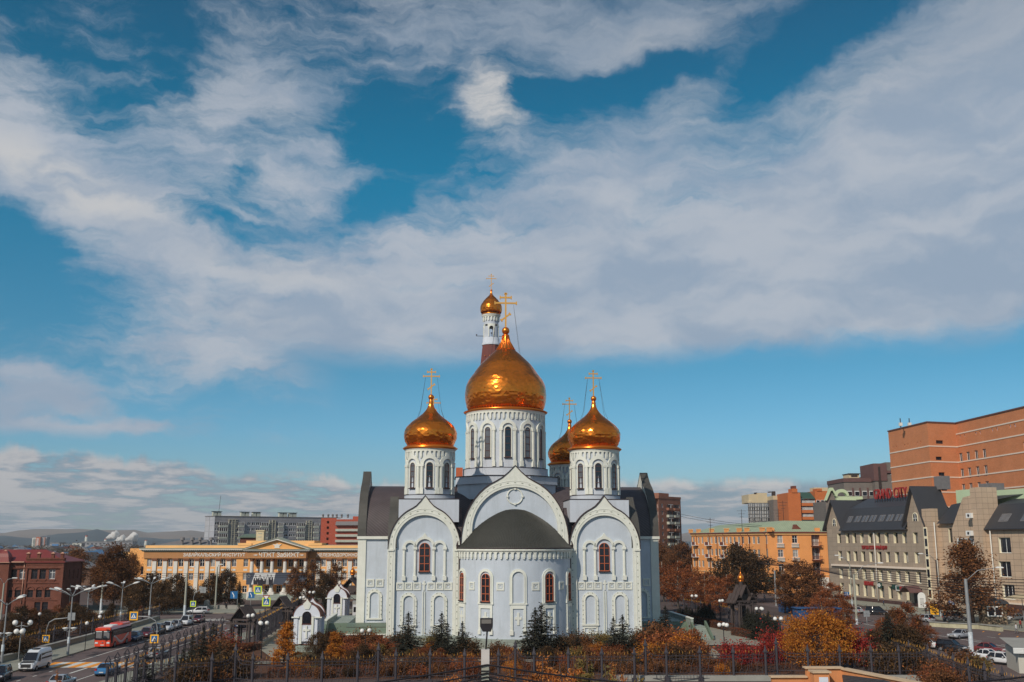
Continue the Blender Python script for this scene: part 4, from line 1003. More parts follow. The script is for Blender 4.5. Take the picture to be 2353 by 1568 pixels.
facade(bt_, w, (a.x-8*cos(aa), a.y-8*sin(aa), 0), aa, W2+8, zt, [(W2+8-2.4, zt-3.6-2.75*i, 1.5, 1.5, {}) for i in range(9)], b=.12)
w.M = frame_of((c.x, c.y, 0), an); w.use(mBRT).box(-.1, Wd+.1, -.15, 14, zt, zt+.9); w.box(Wd*.3, Wd*.75, 3, 8, zt+.9, zt+2.4); w.box(Wd-.1, Wd, 0, 14, 0, zt)
obj('wall', w, bt_)
for i in range(9):
    for f in (.34, .62):
        p = MB(mBALC if (i+int(f*10)) % 3 else mBRT); p.M = frame_of((c.x, c.y, 0), an); z = zt-4.6-2.75*i; p.box(Wd*f, Wd*(f+.2), -1.2, 0, z, z+1.0); p.use(mDARKF).box(Wd*f+.1, Wd*(f+.2)-.1, -.5, .02, z+1.0, z+2.3)
        if (i+int(f*10)) % 2: p.use(mWHITE).box(Wd*f, Wd*(f+.2), -1.15, -1.05, z+2.2, z+2.35); p.box(Wd*(f+.1)-.08, Wd*(f+.1)+.08, -1.15, -1.05, z+1, z+2.3)
        obj('balcony', p, bt_)
mOR2 = mat('saturated orange stucco', lin(228, 156, 94), .85, var=.08, vs=.3, dirt=.25, dirtc=lin(176, 112, 66)[:3])
mRUST = mat('rust brown metal', lin(112, 62, 48), .7, var=.1)
mMINT = mat('mint green sheet roof', lin(156, 168, 140), .6, var=.1, vs=.4, kind='seam', sc=(.5,), col2=lin(138, 150, 126)[:3], axis='X')
oh = thing('corner_house', 'four storey orange corner house with pale green roof and balconies on the right', 'building')
OC = (73.0, 290.0); OL = (60.3, 341.0)
ang = atan2(OC[1]-OL[1], OC[0]-OL[0]); WL = sqrt((OC[0]-OL[0])**2+(OC[1]-OL[1])**2)
lu = lambda cx: u_of(2600+cx/1.781, OL, ang, 2150)
w = MB(mOR2); ops = []
lx = [310, 345, 372, 412, 437, 466, 490, 516, 545, 572, 600, 632, 660, 705, 738, 770]
for cx in lx:
    for z in (13.7, 10.0, 6.2): ops.append((lu(cx), z, 1.5, 2.1, {}))
    ops.append((lu(cx), 1.0, 2.0, 3.0, dict(fm=mDARKF)))
for cx in (828,):
    for z in (13.7, 10.0, 6.2): ops.append((lu(cx), z, 1.1, 2.4, {}))
facade(oh, w, (OL[0], OL[1], 0), ang, WL, 17.0, ops, depth=.2, rev=mORGP, glasses=(GL1, GL2, GL1, GL3, GL2))
WR = 18.2; rx = lambda cx: u_of(2600+cx/1.781, OC, 0.0, 2150)
ops = []
for cx in (925, 1030):
    for z in (13.9, 10.0, 6.0): ops.append((rx(cx), z, 1.5, 2.1, dict(trans=.65)))
    ops.append((rx(cx), 1.0, 1.8, 2.8, {}))
for z in (13.2, 9.3, 5.3): ops.append((rx(1178), z, 2.4, 3.3, dict(depth=1.2)))
ops.append((rx(1200), .8, 2.2, 3.4, {}))
facade(oh, w, (OC[0], OC[1], 0), 0, WR, 17.0, ops, depth=.22, glasses=(GL1, GL3, GL2))
facade(oh, w, (OC[0]+WR, OC[1]+.6, 0), 0, 6, 16.8, [(1.6, z, 1.5, 2.1, {}) for z in (13.9, 10.0, 6.0, 1.2)])
w.M = Matrix(); w.use(mRUST).box(OC[0]-.3, OC[0]+WR+.1, OC[1]-.6, OC[1], 16.75, 17.1); w.use(mORGP).box(OC[0]-.1, OC[0]+WR, OC[1]-.35, OC[1], 16.3, 16.75); w.box(OC[0], OC[0]+WR, OC[1]-.2, OC[1], 4.9, 5.15)
w.M = frame_of((OL[0], OL[1], 0), ang); w.use(mRUST).box(0, WL, -.6, 0, 16.75, 17.1); w.use(mORGP).box(0, WL, -.35, 0, 16.3, 16.75); w.box(0, WL, -.2, 0, 4.9, 5.15)
w.use(mOR2).box(0, .2, 0, 14, 0, 17)
obj('wall', w, oh)
rf = MB(mMINT)
A, B, C_, D = Vector((OL[0]-.5, OL[1], 17.1)), Vector((OC[0]-.4, OC[1]-.5, 17.1)), Vector((OC[0]+25, OC[1]-.5, 17.1)), Vector((OC[0]+25, OC[1]+16, 17.1))
E_ = Vector((OC[0]+7, OC[1]+8, 20.4)); F_ = Vector((OC[0]+23, OC[1]+8, 20.2)); G_ = Vector((OL[0]+10, OL[1]+2, 19.8)); H_ = Vector((OL[0]+17, OL[1]+4, 17.1)); I_ = Vector((OC[0]+16, OC[1]+16, 17.1))
rf.add([A, B, C_, D, E_, F_, G_, H_, I_], [(0, 1, 4, 6), (1, 2, 5, 4), (2, 3, 5), (4, 5, 3, 8), (6, 4, 8, 7), (0, 6, 7)])
obj('roof', rf, oh)
ML = frame_of((OL[0], OL[1], 0), ang)
for cx in (290, 345, 440, 545, 635, 690, 800, 850):
    u = lu(cx); p = MB(mOR2); p.M = ML; p.box(u-.9, u+.9, -.3, .5, 17.1, 18.3); p.use(mORGP).box(u-1.05, u+1.05, -.4, .6, 18.2, 18.4); obj('roof_parapet', p, oh)
for cx in (870, 1195):
    p = MB(mOR2); u = rx(cx); p.box(OC[0]+u-.7, OC[0]+u+.7, OC[1]-.2, OC[1]+.6, 17.1, 18.2); obj('roof_parapet', p, oh)
p = MB(mRUST); p.prism([(OC[0]+7.4, 17.7), (OC[0]+10.4, 17.7), (OC[0]+8.9, 19.2)], OC[1]+1.5, OC[1]+5); obj('dormer', p, oh)
for cx in (320, 412, 462, 516, 640, 690, 810):
    u = lu(cx)+1.0; p = MB(mRUST); p.M = ML; p.tube([(u, -.5, 16.8), (u+.6, -.12, 15.8), (u+.6, -.12, 4)], .1, 5); obj('drainpipe', p, oh)
for cx, zz in ((330, (13.2, 9.4)), (425, (13.2, 9.4)), (532, (13.2, 9.4)), (640, (13.2, 9.4))):
    for z in zz:
        u = lu(cx); p = MB(mWHITE); p.M = ML; p.box(u-1.6, u+1.6, -1.2, 0, z-.15, z); p.box(u-1.6, u-1.2, -1.2, -1.1, z, z+1); p.use(mRUST).box(u-1.2, u+1.2, -1.2, -1.12, z, z+1.0); p.use(mWHITE).box(u+1.2, u+1.6, -1.2, -1.1, z, z+1); obj('balcony', p, oh)
for cx in (925, 1030):
    for z in (13.9, 10.0, 6.0):
        p = MB(mPIL); x = OC[0]+rx(cx); p.box(x-1.05, x+1.05, OC[1]-.4, OC[1], z-1.15, z-1.0); p.box(x-1.05, x+1.05, OC[1]-.4, OC[1], z-.25, z-.1)
        for k in range(9): p.box(x-1.0+k*.235, x-.9+k*.235, OC[1]-.35, OC[1]-.2, z-1.0, z-.25)
        obj('balustrade', p, oh)
for z in (13.2, 9.3, 5.3):
    p = MB(mRUST); x = OC[0]+rx(1178); p.box(x-1.4, x+1.4, OC[1]-1.1, OC[1], z-.2, z); p.box(x-1.4, x+1.4, OC[1]-1.1, OC[1]-1.05, z+.95, z+1.05)
    for k in range(10): p.box(x-1.35+k*.3, x-1.28+k*.3, OC[1]-1.1, OC[1]-1.05, z, z+1.0)
    obj('balcony', p, oh)
p = MB(mPIL); p.box(OC[0]+rx(1205), OC[0]+rx(1255), OC[1]-.35, OC[1]-.1, .6, 4.4); obj('shop_front', p, oh)
p = MB(mat('dark green awning', lin(46, 66, 58), .6)); p.box(OC[0]-3.4, OC[0]+.5, OC[1]-1.8, OC[1]-.3, 3.3, 4.6); obj('shop_awning', p, oh)
for cx, ytop, lab in ((428, 395, 'thin forked aerial near the far end of the orange corner house roof'), (650, 335, 'tall aerial with crossbars on the orange corner house roof'), (912, 330, 'dark ladder-like aerial mast behind the corner house roof ridge'), (945, 275, 'tallest thin aerial behind the corner house roof ridge')):
    v = at_y(2600+cx/1.781, 1850+ytop/1.781, 305); p = MB(mDARKF); t = thing('roof_aerial', lab, 'aerial', (v.x, 305, 17)); p.tube([(0, 0, 0), (0, 0, v.z-17)], .07, 4)
    for k in range(3): p.box(-1.4+.4*k, 1.4-.4*k, -.04, .04, v.z-17-.5-k*.9, v.z-17-.42-k*.9)
    obj('mast', p, t)

# ---- right: blocks behind
mBEI = mat('beige panel', lin(196, 180, 150), .85, var=.08, vs=.2); mGRB = mat('grey brick panel', lin(122, 114, 108), .85, var=.1, vs=.2, kind='tile', sc=(1.2, .6, .02), col2=lin(116, 108, 104)[:3], mortar=lin(100, 94, 90)[:3])
mOR3 = mat('orange brick', lin(196, 112, 62), .85, var=.07, vs=.3, kind='brick', sc=(.5, .2, .008), col2=lin(188, 104, 58)[:3], mortar=lin(178, 112, 72)[:3])
mTILEG = mat('green tile roof', lin(58, 84, 74), .6, var=.1)
be = thing('beige_block', 'beige and grey high apartment block with stepped top behind the corner house', 'building')
Y = 400; bx = lambda c: at_y(2600+c/1.781, 2000, Y).x; bz = lambda y: at_y(3060, 1850+y/1.781, Y).z
w = MB(mGRB); Wd = bx(868)-bx(722)
facade(be, w, (bx(722), Y+6, 0), -.12, Wd, bz(285), [(Wd*(i+.5)/6, bz(305+j*26)-.6, 2.0 if i % 2 else 1.5, 1.6, {}) for i in range(6) for j in range(8)], glasses=(GL1, GL2, GL2), b=.14)
w.M = Matrix(); w.use(mGRB).box(bx(868), bx(975), Y-1.8, Y+15, 0, bz(268)); w.use(mBEI).box(bx(735), bx(800), Y+7.5, Y+20, bz(285), bz(222)); w.box(bx(800), bx(868), Y+7.2, Y+20, bz(285), bz(212)); w.box(bx(868), bx(975), Y-1.9, Y+15, bz(268), bz(240)); w.box(bx(722), bx(750), Y+6.5, Y+16, bz(285), bz(272))
w.use(mDARKF).box(bx(868), bx(885), Y+4, Y+6, bz(212), bz(205)); w.box(bx(895), bx(915), Y+4, Y+6, bz(240), bz(203)); w.box(bx(790), bx(806), Y+9, Y+11, bz(222), bz(208))
obj('wall', w, be)
ob = thing('orange_block', 'orange brick apartment block with green roof strip and glazed balcony bands', 'building')
Y = 385; bx = lambda c: at_y(2600+c/1.781, 2000, Y).x; bz = lambda y: at_y(3200, 1850+y/1.781, Y).z
w = MB(mOR3); w.box(bx(972), bx(1062), Y-2, Y+14, 0, bz(218)); w.box(bx(1003), bx(1042), Y-2.3, Y+3, bz(218), bz(190)); w.box(bx(1062), bx(1172), Y, Y+14, 0, bz(262)); w.box(bx(1172), bx(1290), Y-1, Y+14, 0, bz(205)); w.box(bx(1185), bx(1222), Y-1.3, Y+4, bz(205), bz(188))
w.use(mRUST).box(bx(1010), bx(1036), Y-2, Y+1, bz(190), bz(170)); w.use(mBEI).box(bx(1220), bx(1360), Y+8, Y+14, bz(200), bz(172))
obj('wall', w, ob)
p = MB(mTILEG); p.add([(bx(1060), Y-1.3, bz(262)), (bx(1172), Y-1.3, bz(262)), (bx(1165), Y+4, bz(210)), (bx(1055), Y+4, bz(210))], [(0, 1, 2, 3)]); obj('roof', p, ob)
for y in (278, 328, 376, 424):
    p = MB(GL1); p.box(bx(1066), bx(1168), Y-.5, Y, bz(y+12), bz(y-12)); p.use(mWHITE)
    for k in range(13): x = bx(1066)+(bx(1168)-bx(1066))*k/12; p.box(x-.12, x+.12, Y-.62, Y-.5, bz(y+12), bz(y-12))
    p.use(mOR3).box(bx(1064), bx(1170), Y-1.2, Y-.0, bz(y+34), bz(y+13)); obj('glazed_balcony', p, ob)
for x in (1190, 1222, 1250):
    for y in (285, 332, 380):
        p = MB(mWHITE); p.box(bx(x)-.7, bx(x)+.7, Y-1.1, Y-1, bz(y+15), bz(y-15)); p.use(GL1).box(bx(x)-.55, bx(x)+.55, Y-1.16, Y-1.1, bz(y+13), bz(y-13)); obj('window', p, ob)
mPGR = mat('pale mint render', lin(186, 204, 170), .85, var=.06, vs=.3)
pg = thing('mint_house', 'grey house with curved pale mint parapets between orange block and grey hotel', 'building')
Y = 330; cx6 = lambda c: at_y(3296+c/1.96, 2000, Y).x; cz6 = lambda y: at_y(3350, 1600+y/1.96, Y).z
w = MB(mGRB); w.box(cx6(12), cx6(300), Y, Y+14, 0, cz6(795)); w.prism([(cx6(12), cz6(795)), (cx6(95), cz6(795)), (cx6(55), cz6(700))], Y, Y+1)
obj('wall', w, pg)
p = MB(mPGR); p.band([(cx6(5), cz6(790)), (cx6(50), cz6(690)), (cx6(70), cz6(690)), (cx6(105), cz6(760))], [(cx6(16), cz6(790)), (cx6(52), cz6(715)), (cx6(66), cz6(712)), (cx6(90), cz6(760))], Y-.8, Y+1); p.box(cx6(95), cx6(300), Y-.5, Y+1, cz6(790), cz6(758))
aa = [(cx6(85+55*(1-cos(k*pi/8))), cz6(755-55*sin(k*pi/8))) for k in range(9)]; bb = [(cx6(103+37*(1-cos(k*pi/8))), cz6(755-30*sin(k*pi/8))) for k in range(9)]
p.band(aa, bb, Y-.6, Y+1); obj('parapet', p, pg)
mBRG = mat('purple brown cladding', lin(104, 76, 74), .8, var=.1, vs=.3)
gg = thing('office_block', 'grey and brown stepped office block left of the tall orange brick building', 'building')
Y = 345; cx6 = lambda c: at_y(3296+c/1.96, 2000, Y).x; cz6 = lambda y: at_y(3450, 1600+y/1.96, Y).z
w = MB(mGRB); w.box(cx6(165), cx6(385), Y, Y+18, 0, cz6(622)); w.box(cx6(385), cx6(545), Y-3, Y+18, 0, cz6(590)); w.use(mBRG).box(cx6(160), cx6(385), Y-.3, Y+18, cz6(645), cz6(615)); w.box(cx6(378), cx6(480), Y-3.3, Y+10, cz6(640), cz6(505)); w.box(cx6(480), cx6(560), Y-3.2, Y+10, cz6(580), cz6(560)); w.use(mGRB).box(cx6(480), cx6(560), Y-3, Y+10, cz6(580), cz6(495)); w.use(mDARKF).box(cx6(413), cx6(428), Y-3.5, Y-3, cz6(700), cz6(530))
w.use(mBEI).box(cx6(222), cx6(305), Y+2, Y+8, cz6(610), cz6(580)); w.use(mDARKF).box(cx6(240), cx6(290), Y+1.9, Y+8, cz6(602), cz6(588)); w.box(cx6(218), cx6(310), Y+1.5, Y+8.5, cz6(580), cz6(574))
obj('wall', w, gg)
for i, c in enumerate((205, 262, 322, 376, 520)):
    p = MB(mWHITE); y = Y if c < 385 else Y-3; p.box(cx6(c-18), cx6(c+18), y-.15, y, cz6(755), cz6(715)); p.use(GL1).box(cx6(c-16), cx6(c+16), y-.2, y-.15, cz6(752), cz6(720)); p.use(mBRG).box(cx6(c+19), cx6(c+30), y-.3, y, cz6(790), cz6(690)); obj('window', p, gg)
# tall orange brick building
mTOR = mat('tawny orange brick', lin(202, 132, 90), .85, var=.10, vs=.22, kind='brick', sc=(.5, .16, .01), col2=lin(192, 121, 80)[:3], mortar=lin(184, 128, 96)[:3])
mSTR = mat('pale band course', lin(222, 206, 190), .8, var=.05)
to = thing('brick_building', 'tall tawny orange brick building with white band courses at the right edge', 'building')
PTS = [at_y(3296+c/1.96, 1691, Y) for c, Y in ((497, 326), (808, 300), (1028, 303))]
e0 = PTS[2]; dirx, diry = at_y(4092, 1640, 266).x-e0.x, 266-303
lnth = sqrt(dirx**2+diry**2); PTS.append(Vector((e0.x+dirx/lnth*70, e0.y+diry/lnth*70, 0)))
zt = at_y(3296+808/1.96, 1600+178/1.96, 300).z; w = MB(mTOR)
bz = lambda y: at_y(3296+808/1.96, 1600+y/1.96, 300).z
bands = [bz(y) for y in (362, 484, 604, 722, 840)]
for k in range(3):
    p0, p1 = PTS[k], PTS[k+1]; an = atan2(p1.y-p0.y, p1.x-p0.x); Wd = sqrt((p1.x-p0.x)**2+(p1.y-p0.y)**2)
    ops = []; uu = lambda c: u_of(3296+c/1.96, (p0.x, p0.y), an, 1900)
    if k == 0:
        for c in (556, 582, 650, 676, 750, 778): ops.append((uu(c), bands[0]+1.3, .55, .7, dict(blank=1)))
    if k == 1:
        for c, y in ((928, 328), (912, 457), (924, 580), (935, 697)): ops.append((uu(c), bz(y+14), 2.6 if y == 328 else 2.2, bz(y-13)-bz(y+14), dict(fm=mDARKF, cols=1)))
    if k == 2:
        for r, z in enumerate(bands[:4]):
            if r == 0:
                for c in (1093, 1127, 1218, 1253, 1350, 1388, 1495, 1532): ops.append((uu(c), z+2.4, .7, .9, dict(blank=1)))
            for c in (1085, 1143, 1208, 1272, 1600, 1700): ops.append((uu(c), z-5.0, 1.9, 3.0, dict(cols=2)))
    facade(to, w, (p0.x, p0.y, 0), an, Wd, zt, ops, depth=.35)
    w.M = frame_of((p0.x, p0.y, 0), an)
    w.use(mSTR)
    for z in bands: w.box(-.06, Wd+.06, -.12, 0, z-.18, z+.18)
    if k == 2: w.box(0, Wd, -.12, 0, bz(262)-.18, bz(262)+.18)
    w.use(mBRG).box(-.15, Wd+.15, -.25, .6, zt, zt+.35); w.use(mTOR)
w.M = Matrix(); w.add([(p.x, p.y, zt-.3) for p in PTS]+[(PTS[3].x+10, PTS[3].y+50, zt-.3), (PTS[0].x+20, PTS[0].y+50, zt-.3)], [(0, 1, 2, 3, 4, 5)])
obj('wall', w, to)
for c, lab in ((597, ''), (667, '')):
    v = at_y(3296+c/1.96, 1600+155/1.96, 312); p = MB(mPIL); p.box(v.x-.45, v.x+.45, 311.6, 312.4, zt+.3, v.z-1); p.use(mDARKF).box(v.x-.12, v.x+.12, 311.9, 312.1, zt-.3, v.z+.4); obj('antenna_panel', p, to)
# ---- the grey tiled hotel along the right-hand street
mTIL = mat('grey brown facade tile', lin(164, 148, 131), .7, var=.09, vs=.3, kind='tile', sc=(1.5, 1.1, .03), col2=lin(156, 141, 125)[:3], mortar=lin(132, 121, 110)[:3])
mTIL2 = mat('warm grey facade tile', lin(192, 168, 144), .7, var=.08, vs=.3, kind='tile', sc=(1.5, 1.1, .035), col2=lin(184, 161, 139)[:3], mortar=lin(140, 122, 108)[:3])
mREV = mat('cream window reveal', lin(232, 222, 194), .7, var=.04)
mMAN = mat('charcoal ribbed roof', lin(60, 60, 64), .5, var=.08, vs=.5, kind='seam', sc=(1.2,), col2=lin(50, 50, 54)[:3], axis='DIAGONAL', spec=.4)
mGRAN = mat('dark brown granite', lin(84, 60, 56), .5, var=.12, kind='tile', sc=(1.4, .9, .02), col2=lin(76, 54, 52)[:3], mortar=lin(58, 44, 42)[:3])
mREDL = mat('red letters', lin(150, 46, 44), .6, var=.05)
ht_ = thing('hotel', 'long grey tiled hotel with charcoal mansard roofs and red rooftop letters on the right', 'building')
HO = Vector((82.6, 266.0, 0)); ha = atan2(197.1-266.0, 98.0-82.6); HM = frame_of(HO, ha)
hu = lambda c, y=1085: u_of(3296+c/1.96, HO, ha, 1600+y/1.96)
U = {c: hu(c) for c in (40, 150, 660, 770, 800, 870, 890, 1040, 1250, 1320)}
UE = 110.0
wins = [118, 185, 238, 298, 362, 425, 492, 562, 632, 718]
rows = [(14.0, 2.4), (9.6, 2.4), (5.2, 2.5), (1.3, 2.8)]
w = MB(mTIL); ops = []
for i, c in enumerate(wins):
    for j, (z, h) in enumerate(rows):
        gr = {3: dict(fm=mDARKF)}.get(j, dict(fm=mDARKF if j < 2 else mWHITE))
        ops.append((hu(c), z, 1.75, h, gr))
facade(ht_, w, HO, ha, U[790] if 790 in U else U[800], 17.6, ops, depth=.75, rev=mREV, glasses=(GL1, GL2, GL1, GL3, GL2))
w.M = HM
w.use(mGRAN).box(0, U[800], -.12, 0, -.2, .9); w.use(mSTR).box(U[40]+1, U[800], -.5, 0, 8.25, 8.7)
# end gable, middle gable
w.use(mTIL)
def gab(u0, u1, zb, zp, dpt=14, roof=None, off=0.0):
    um = (u0+u1)/2
    w.prism([(u0, zb), (u1, zb), (um, zp)], -off, .4)
    r = MB(mMAN); r.M = HM
    r.band([(u0-1.0, zb-1.4), (um, zp+.55), (u1+1.0, zb-1.4)], [(u0-.8, zb-1.6), (um, zp+.2), (u1+.8, zb-1.6)], -.9-off, dpt); obj('gable_roof', r, ht_)
    a = MB(mREV); a.M = HM; a.band(arch(um, zb-.4, zb+.7, .95), arch(um, zb-.2, zb+.7, .75), -.12-off, .1-off); a.use(GL1).prism(list(reversed(arch(um, zb-.25, zb+.7, .78))), -.05-off, .02-off); a.use(mWHITE).box(um-.06, um+.06, -.1-off, 0-off, zb-.3, zb+1.4); a.box(um-.75, um+.75, -.1-off, 0-off, zb+.3, zb+.4); obj('arched_window', a, ht_)
gab(.2, U[150]+.2, 18.6, 24.4)
w.box(.2, U[150]+.2, 0, .4, 17.6, 18.6)
gab(U[660], U[800], 19.2, 26.2, 6.8)
w.box(U[660], U[800], 0, .4, 17.6, 19.2)
# mansard between the gables
r = MB(mMAN); r.M = HM; a, b = U[150], U[660]
r.add([(a-.3, -.9, 17.2), (b+.2, -.9, 17.2), (b+.2, 2.4, 22.6), (a-.3, 2.4, 22.6), (b+.2, 8, 25.2), (a-.3, 8, 25.2)], [(0, 1, 2, 3), (3, 2, 4, 5)]); r.box(a-.3, b+.2, -.95, -.1, 17.0, 17.2); r.add([(a-6, 8, 25.2), (b+.2, 8, 25.2), (b, 16, 17), (a-6, 16, 17)], [(0, 1, 2, 3)])
ro_ = obj('mansard_roof', r, ht_)
def skylight(c0, M_, org=(0, 0, 0)):
    s = MB(mGRR); s.M = M_; s.box(-.5, .5, -.06, .05, -.9, .9); s.use(GL2).box(-.4, .4, -.09, -.05, -.75, .75); return obj('skylight', s, ro_)
slope = atan2(3.3, 5.4)
for c in (175, 192, 233, 257, 292, 317, 350, 377, 422, 445, 485, 512, 552, 582, 624, 650):
    u = hu(c, 940); skylight(c, HM @ Matrix.Translation((u, .70, 19.85)) @ Matrix.Rotation(-slope, 4, 'X'))
# rooftop letters
PL = HM @ Vector((0, 5, 0))
u0, u1 = u_of(3296+392/1.96, PL, ha, 1990), u_of(3296+652/1.96, PL, ha, 1990)
for word, c0, c1 in (('GRAND', 392, 528), ('CITY', 548, 652)):
    me = text_mesh(word, 3.6, mREDL, .3, bold=.0); a = [v.co.x for v in me.vertices]; w0, w1 = u_of(3296+c0/1.96, PL, ha, 1990), u_of(3296+c1/1.96, PL, ha, 1990)
    me.transform(Matrix.Scale((w1-w0)/(max(a)-min(a)), 4, (1, 0, 0))); gl = obj('roof_lettering', me, ht_); gl.matrix_local = HM @ Matrix.Translation((w0, 5, 24.7))
fr_ = MB(mDARKF); fr_.M = HM
for k in range(14): x = u0+(u1-u0)*k/13; fr_.box(x-.08, x+.08, 5.2, 5.3, 23.8, 26)
fr_.box(u0, u1, 5.2, 5.3, 25.2, 25.35); obj('letter_frame', fr_, ht_)
# wall letters (too small in the photograph to be read in full; a row of red capitals)
me = text_mesh('ТОРГОВО-ГОСТИНИЧНЫЙ ЦЕНТР', 1.15, mREDL, .1, bold=.03); a = [v.co.x for v in me.vertices]; u0, u1 = hu(297, 1150), hu(497, 1150)
me.transform(Matrix.Scale((u1-u0)/(max(a)-min(a)), 4, (1, 0, 0))); o = obj('wall_lettering', me, ht_); o.matrix_local = HM @ Matrix.Translation((u0, -.12, 12.55))
me = text_mesh('ШКОЛЬНИК', 1.2, mREDL, .1, bold=.05); a = [v.co.x for v in me.vertices]; u0, u1 = hu(318, 1440), hu(392, 1440)
me.transform(Matrix.Scale((u1-u0)/(max(a)-min(a)), 4, (1, 0, 0))); o = obj('shop_lettering', me, ht_); o.matrix_local = HM @ Matrix.Translation((u0, -.14, 4.0))
mSG = mat('dark green sign', lin(40, 72, 66), .6); mSW = mat('white sign board', lin(226, 226, 224), .6, var=.03); mSB = mat('blue road sign', lin(30, 96, 150), .5, var=.03); mSY = mat('yellow sign', lin(240, 176, 40), .5, var=.03)
p = MB(mSG); p.M = HM; u = hu(440, 1450); p.box(u-.8, u+.8, -.25, 0, 3.6, 4.8); p.use(mSW).box(u-.3, u+.3, -.3, -.25, 3.8, 4.6); p.box(u-.6, u+.6, -.3, -.25, 4.05, 4.35); obj('cross_sign', p, ht_)
me = text_mesh('АМРИ', 1.4, mSG, .1, bold=.05); a = [v.co.x for v in me.vertices]; u0, u1 = hu(535, 1460), hu(582, 1460)
me.transform(Matrix.Scale((u1-u0)/(max(a)-min(a)), 4, (1, 0, 0))); o = obj('shop_lettering', me, ht_); o.matrix_local = HM @ Matrix.Translation((u0, -.2, 3.6))
p = MB(mSW); p.M = HM; u = hu(602, 1465); p.box(u-1.6, u+1.6, -.3, 0, 3.3, 4.5); p.use(mSG).box(u-1.3, u, -.34, -.3, 3.5, 4.3); p.use(mREDL).box(u, u+1.3, -.34, -.3, 3.5, 4.3); obj('capsule_sign', p, ht_)
# section beyond the middle gable: stair tower, recess, big half gable, pillar, end wing
w.M = Matrix(); w.use(mTIL2)
ops = [(hu(960, 1080), 14.2, 1.8, 3.0, dict(fm=mDARKF, cols=1))]
facade(ht_, w, tuple(HM @ Vector((U[800], 1.2, 0))), ha, U[1040]-U[800], 19.0, [(o[0]-U[800],)+o[1:] for o in ops], depth=.5, rev=mREV)
w.M = HM; w.use(mTIL2).box(U[800], U[870], -.6, 1.2, 0, 21.5)
st_ = MB(mREV); st_.M = HM; st_.box(U[800]+.3, U[800]+1.5, -.75, -.6, 2, 17.5); st_.use(GL1)
for z in range(7): st_.box(U[800]+.6, U[800]+1.4, -.82, -.75, 2.4+z*2.2, 4.0+z*2.2)
obj('stair_window', st_, ht_)
ops = []
facade(ht_, w, tuple(HM @ Vector((U[1040], -1.0, 0))), ha, UE-U[1040], 17.0, [(hu(c, y)-U[1040]+.3, z, 3.4, 3.0, dict(fm=mWHITE, cols=2, rows=1)) for c in (1438, 1640, 1800) for y, z in ((1080, 12.2), (1245, 7.6))]+[(hu(1475, 1415)-U[1040], 3.4, 3.4, 2.8, dict(cols=3)), (hu(1700, 1415)-U[1040], 3.4, 3.4, 2.8, dict(cols=3))], depth=.45, z0=2.6, rev=mREV)
w.M = HM; w.use(mGRAN).box(U[1250], UE, -1.4, -.95, 0, 2.6); w.use(mTIL).box(U[1040], U[1250], -1.0, -.95, 0, 2.6); w.use(mSTR).box(U[1250], UE, -1.5, -.95, 2.55, 2.85)
w.use(mTIL2).prism([(U[1040], 17), (U[1250]+.5, 17), (U[1250]+.5, 24.0), (U[1250]-4, 23.4)], -1.0, .4)
w.use(mTIL2).box(U[1250], U[1320], -2.2, 2, 0, 25.2)
w.use(mTIL).box(U[800], UE, 14, 15, 0, 17); w.box(0, .3, 0, 15, 0, 17.5)
w.use(mPGR).box(U[800]+2, U[1040]-1, 7, 8, 18, 25.6); w.box(U[1040]-1, UE, 6, 7, 20, 24.9)
w.use(mGRR).box(U[1040]+2, U[1040]+6, 5, 8, 24.9, 26.4); w.box(U[800]-4, U[800]-1, 6, 8, 26, 29)
obj('wall', w, ht_)
r = MB(mMAN); r.M = HM; a, b = U[870]+.5, U[1040]
r.add([(a, .3, 18.2), (b, .3, 18.2), (b+4.5, 3.0, 22.3), (a+2.0, 3.0, 22.3), (b+14, 6.0, 23.8), (a+12, 6.0, 23.8)], [(0, 1, 2, 3), (3, 2, 4, 5)]); r.add([(b, .3, 18.2), (b, -1.0, 17.0), (U[1250]-4.0, -1.0, 23.4), (b+4.5, 3.0, 22.3)], [(0, 1, 2, 3)])
obj('mansard_roof', r, ht_)
r = MB(mMAN); r.M = HM; r.add([(U[1320], -1.8, 16.9), (UE, -1.8, 16.9), (UE, 2.2, 21.8), (U[1320], 2.2, 21.8), (UE, 7, 23.2), (U[1320], 7, 23.2)], [(0, 1, 2, 3), (3, 2, 4, 5)]); r.box(U[1320], UE, -1.85, -1, 16.7, 16.9)
ro2 = obj('mansard_roof', r, ht_)
for c in (1385, 1422, 1560, 1600):
    s = MB(mGRR); s.M = HM @ Matrix.Translation((hu(c, 915)+.6, -.05, 19.0)) @ Matrix.Rotation(-atan2(4.0, 4.9), 4, 'X'); s.box(-.7, .7, -.06, .05, -1, 1); s.use(GL2).box(-.58, .58, -.09, -.05, -.85, .85); obj('skylight', s, ro2)
for y in (908, 1046):
    s = MB(mWHITE); s.M = HM; u = hu(1245, y)-.9; z = at_y(3296+1245/1.96, 1600+y/1.96, (HM @ Vector((u, 0, 0))).y).z; s.box(u-.8, u+.8, -2.7, -1.0, z-.5, z+.5); s.use(mBN3).prism([(u+.3*cos(k*pi/5), z+.3*sin(k*pi/5)) for k in range(10)], -2.75, -2.7); obj('air_conditioner', s, ht_)
s = MB(mSW); s.M = HM; u0, u1 = hu(1086, 1110), hu(1222, 1110); Yc = (HM @ Vector((u0, 0, 0))).y; zf = lambda y: at_y(3296+1150/1.96, 1600+y/1.96, Yc-3).z
s.box(u0, u1, -1.35, -1.1, zf(1140), zf(1087)); s.use(mSY).box(u0, u1, -1.35, -1.1, zf(1172), zf(1141)); so_ = obj('pharmacy_sign', s, ht_)
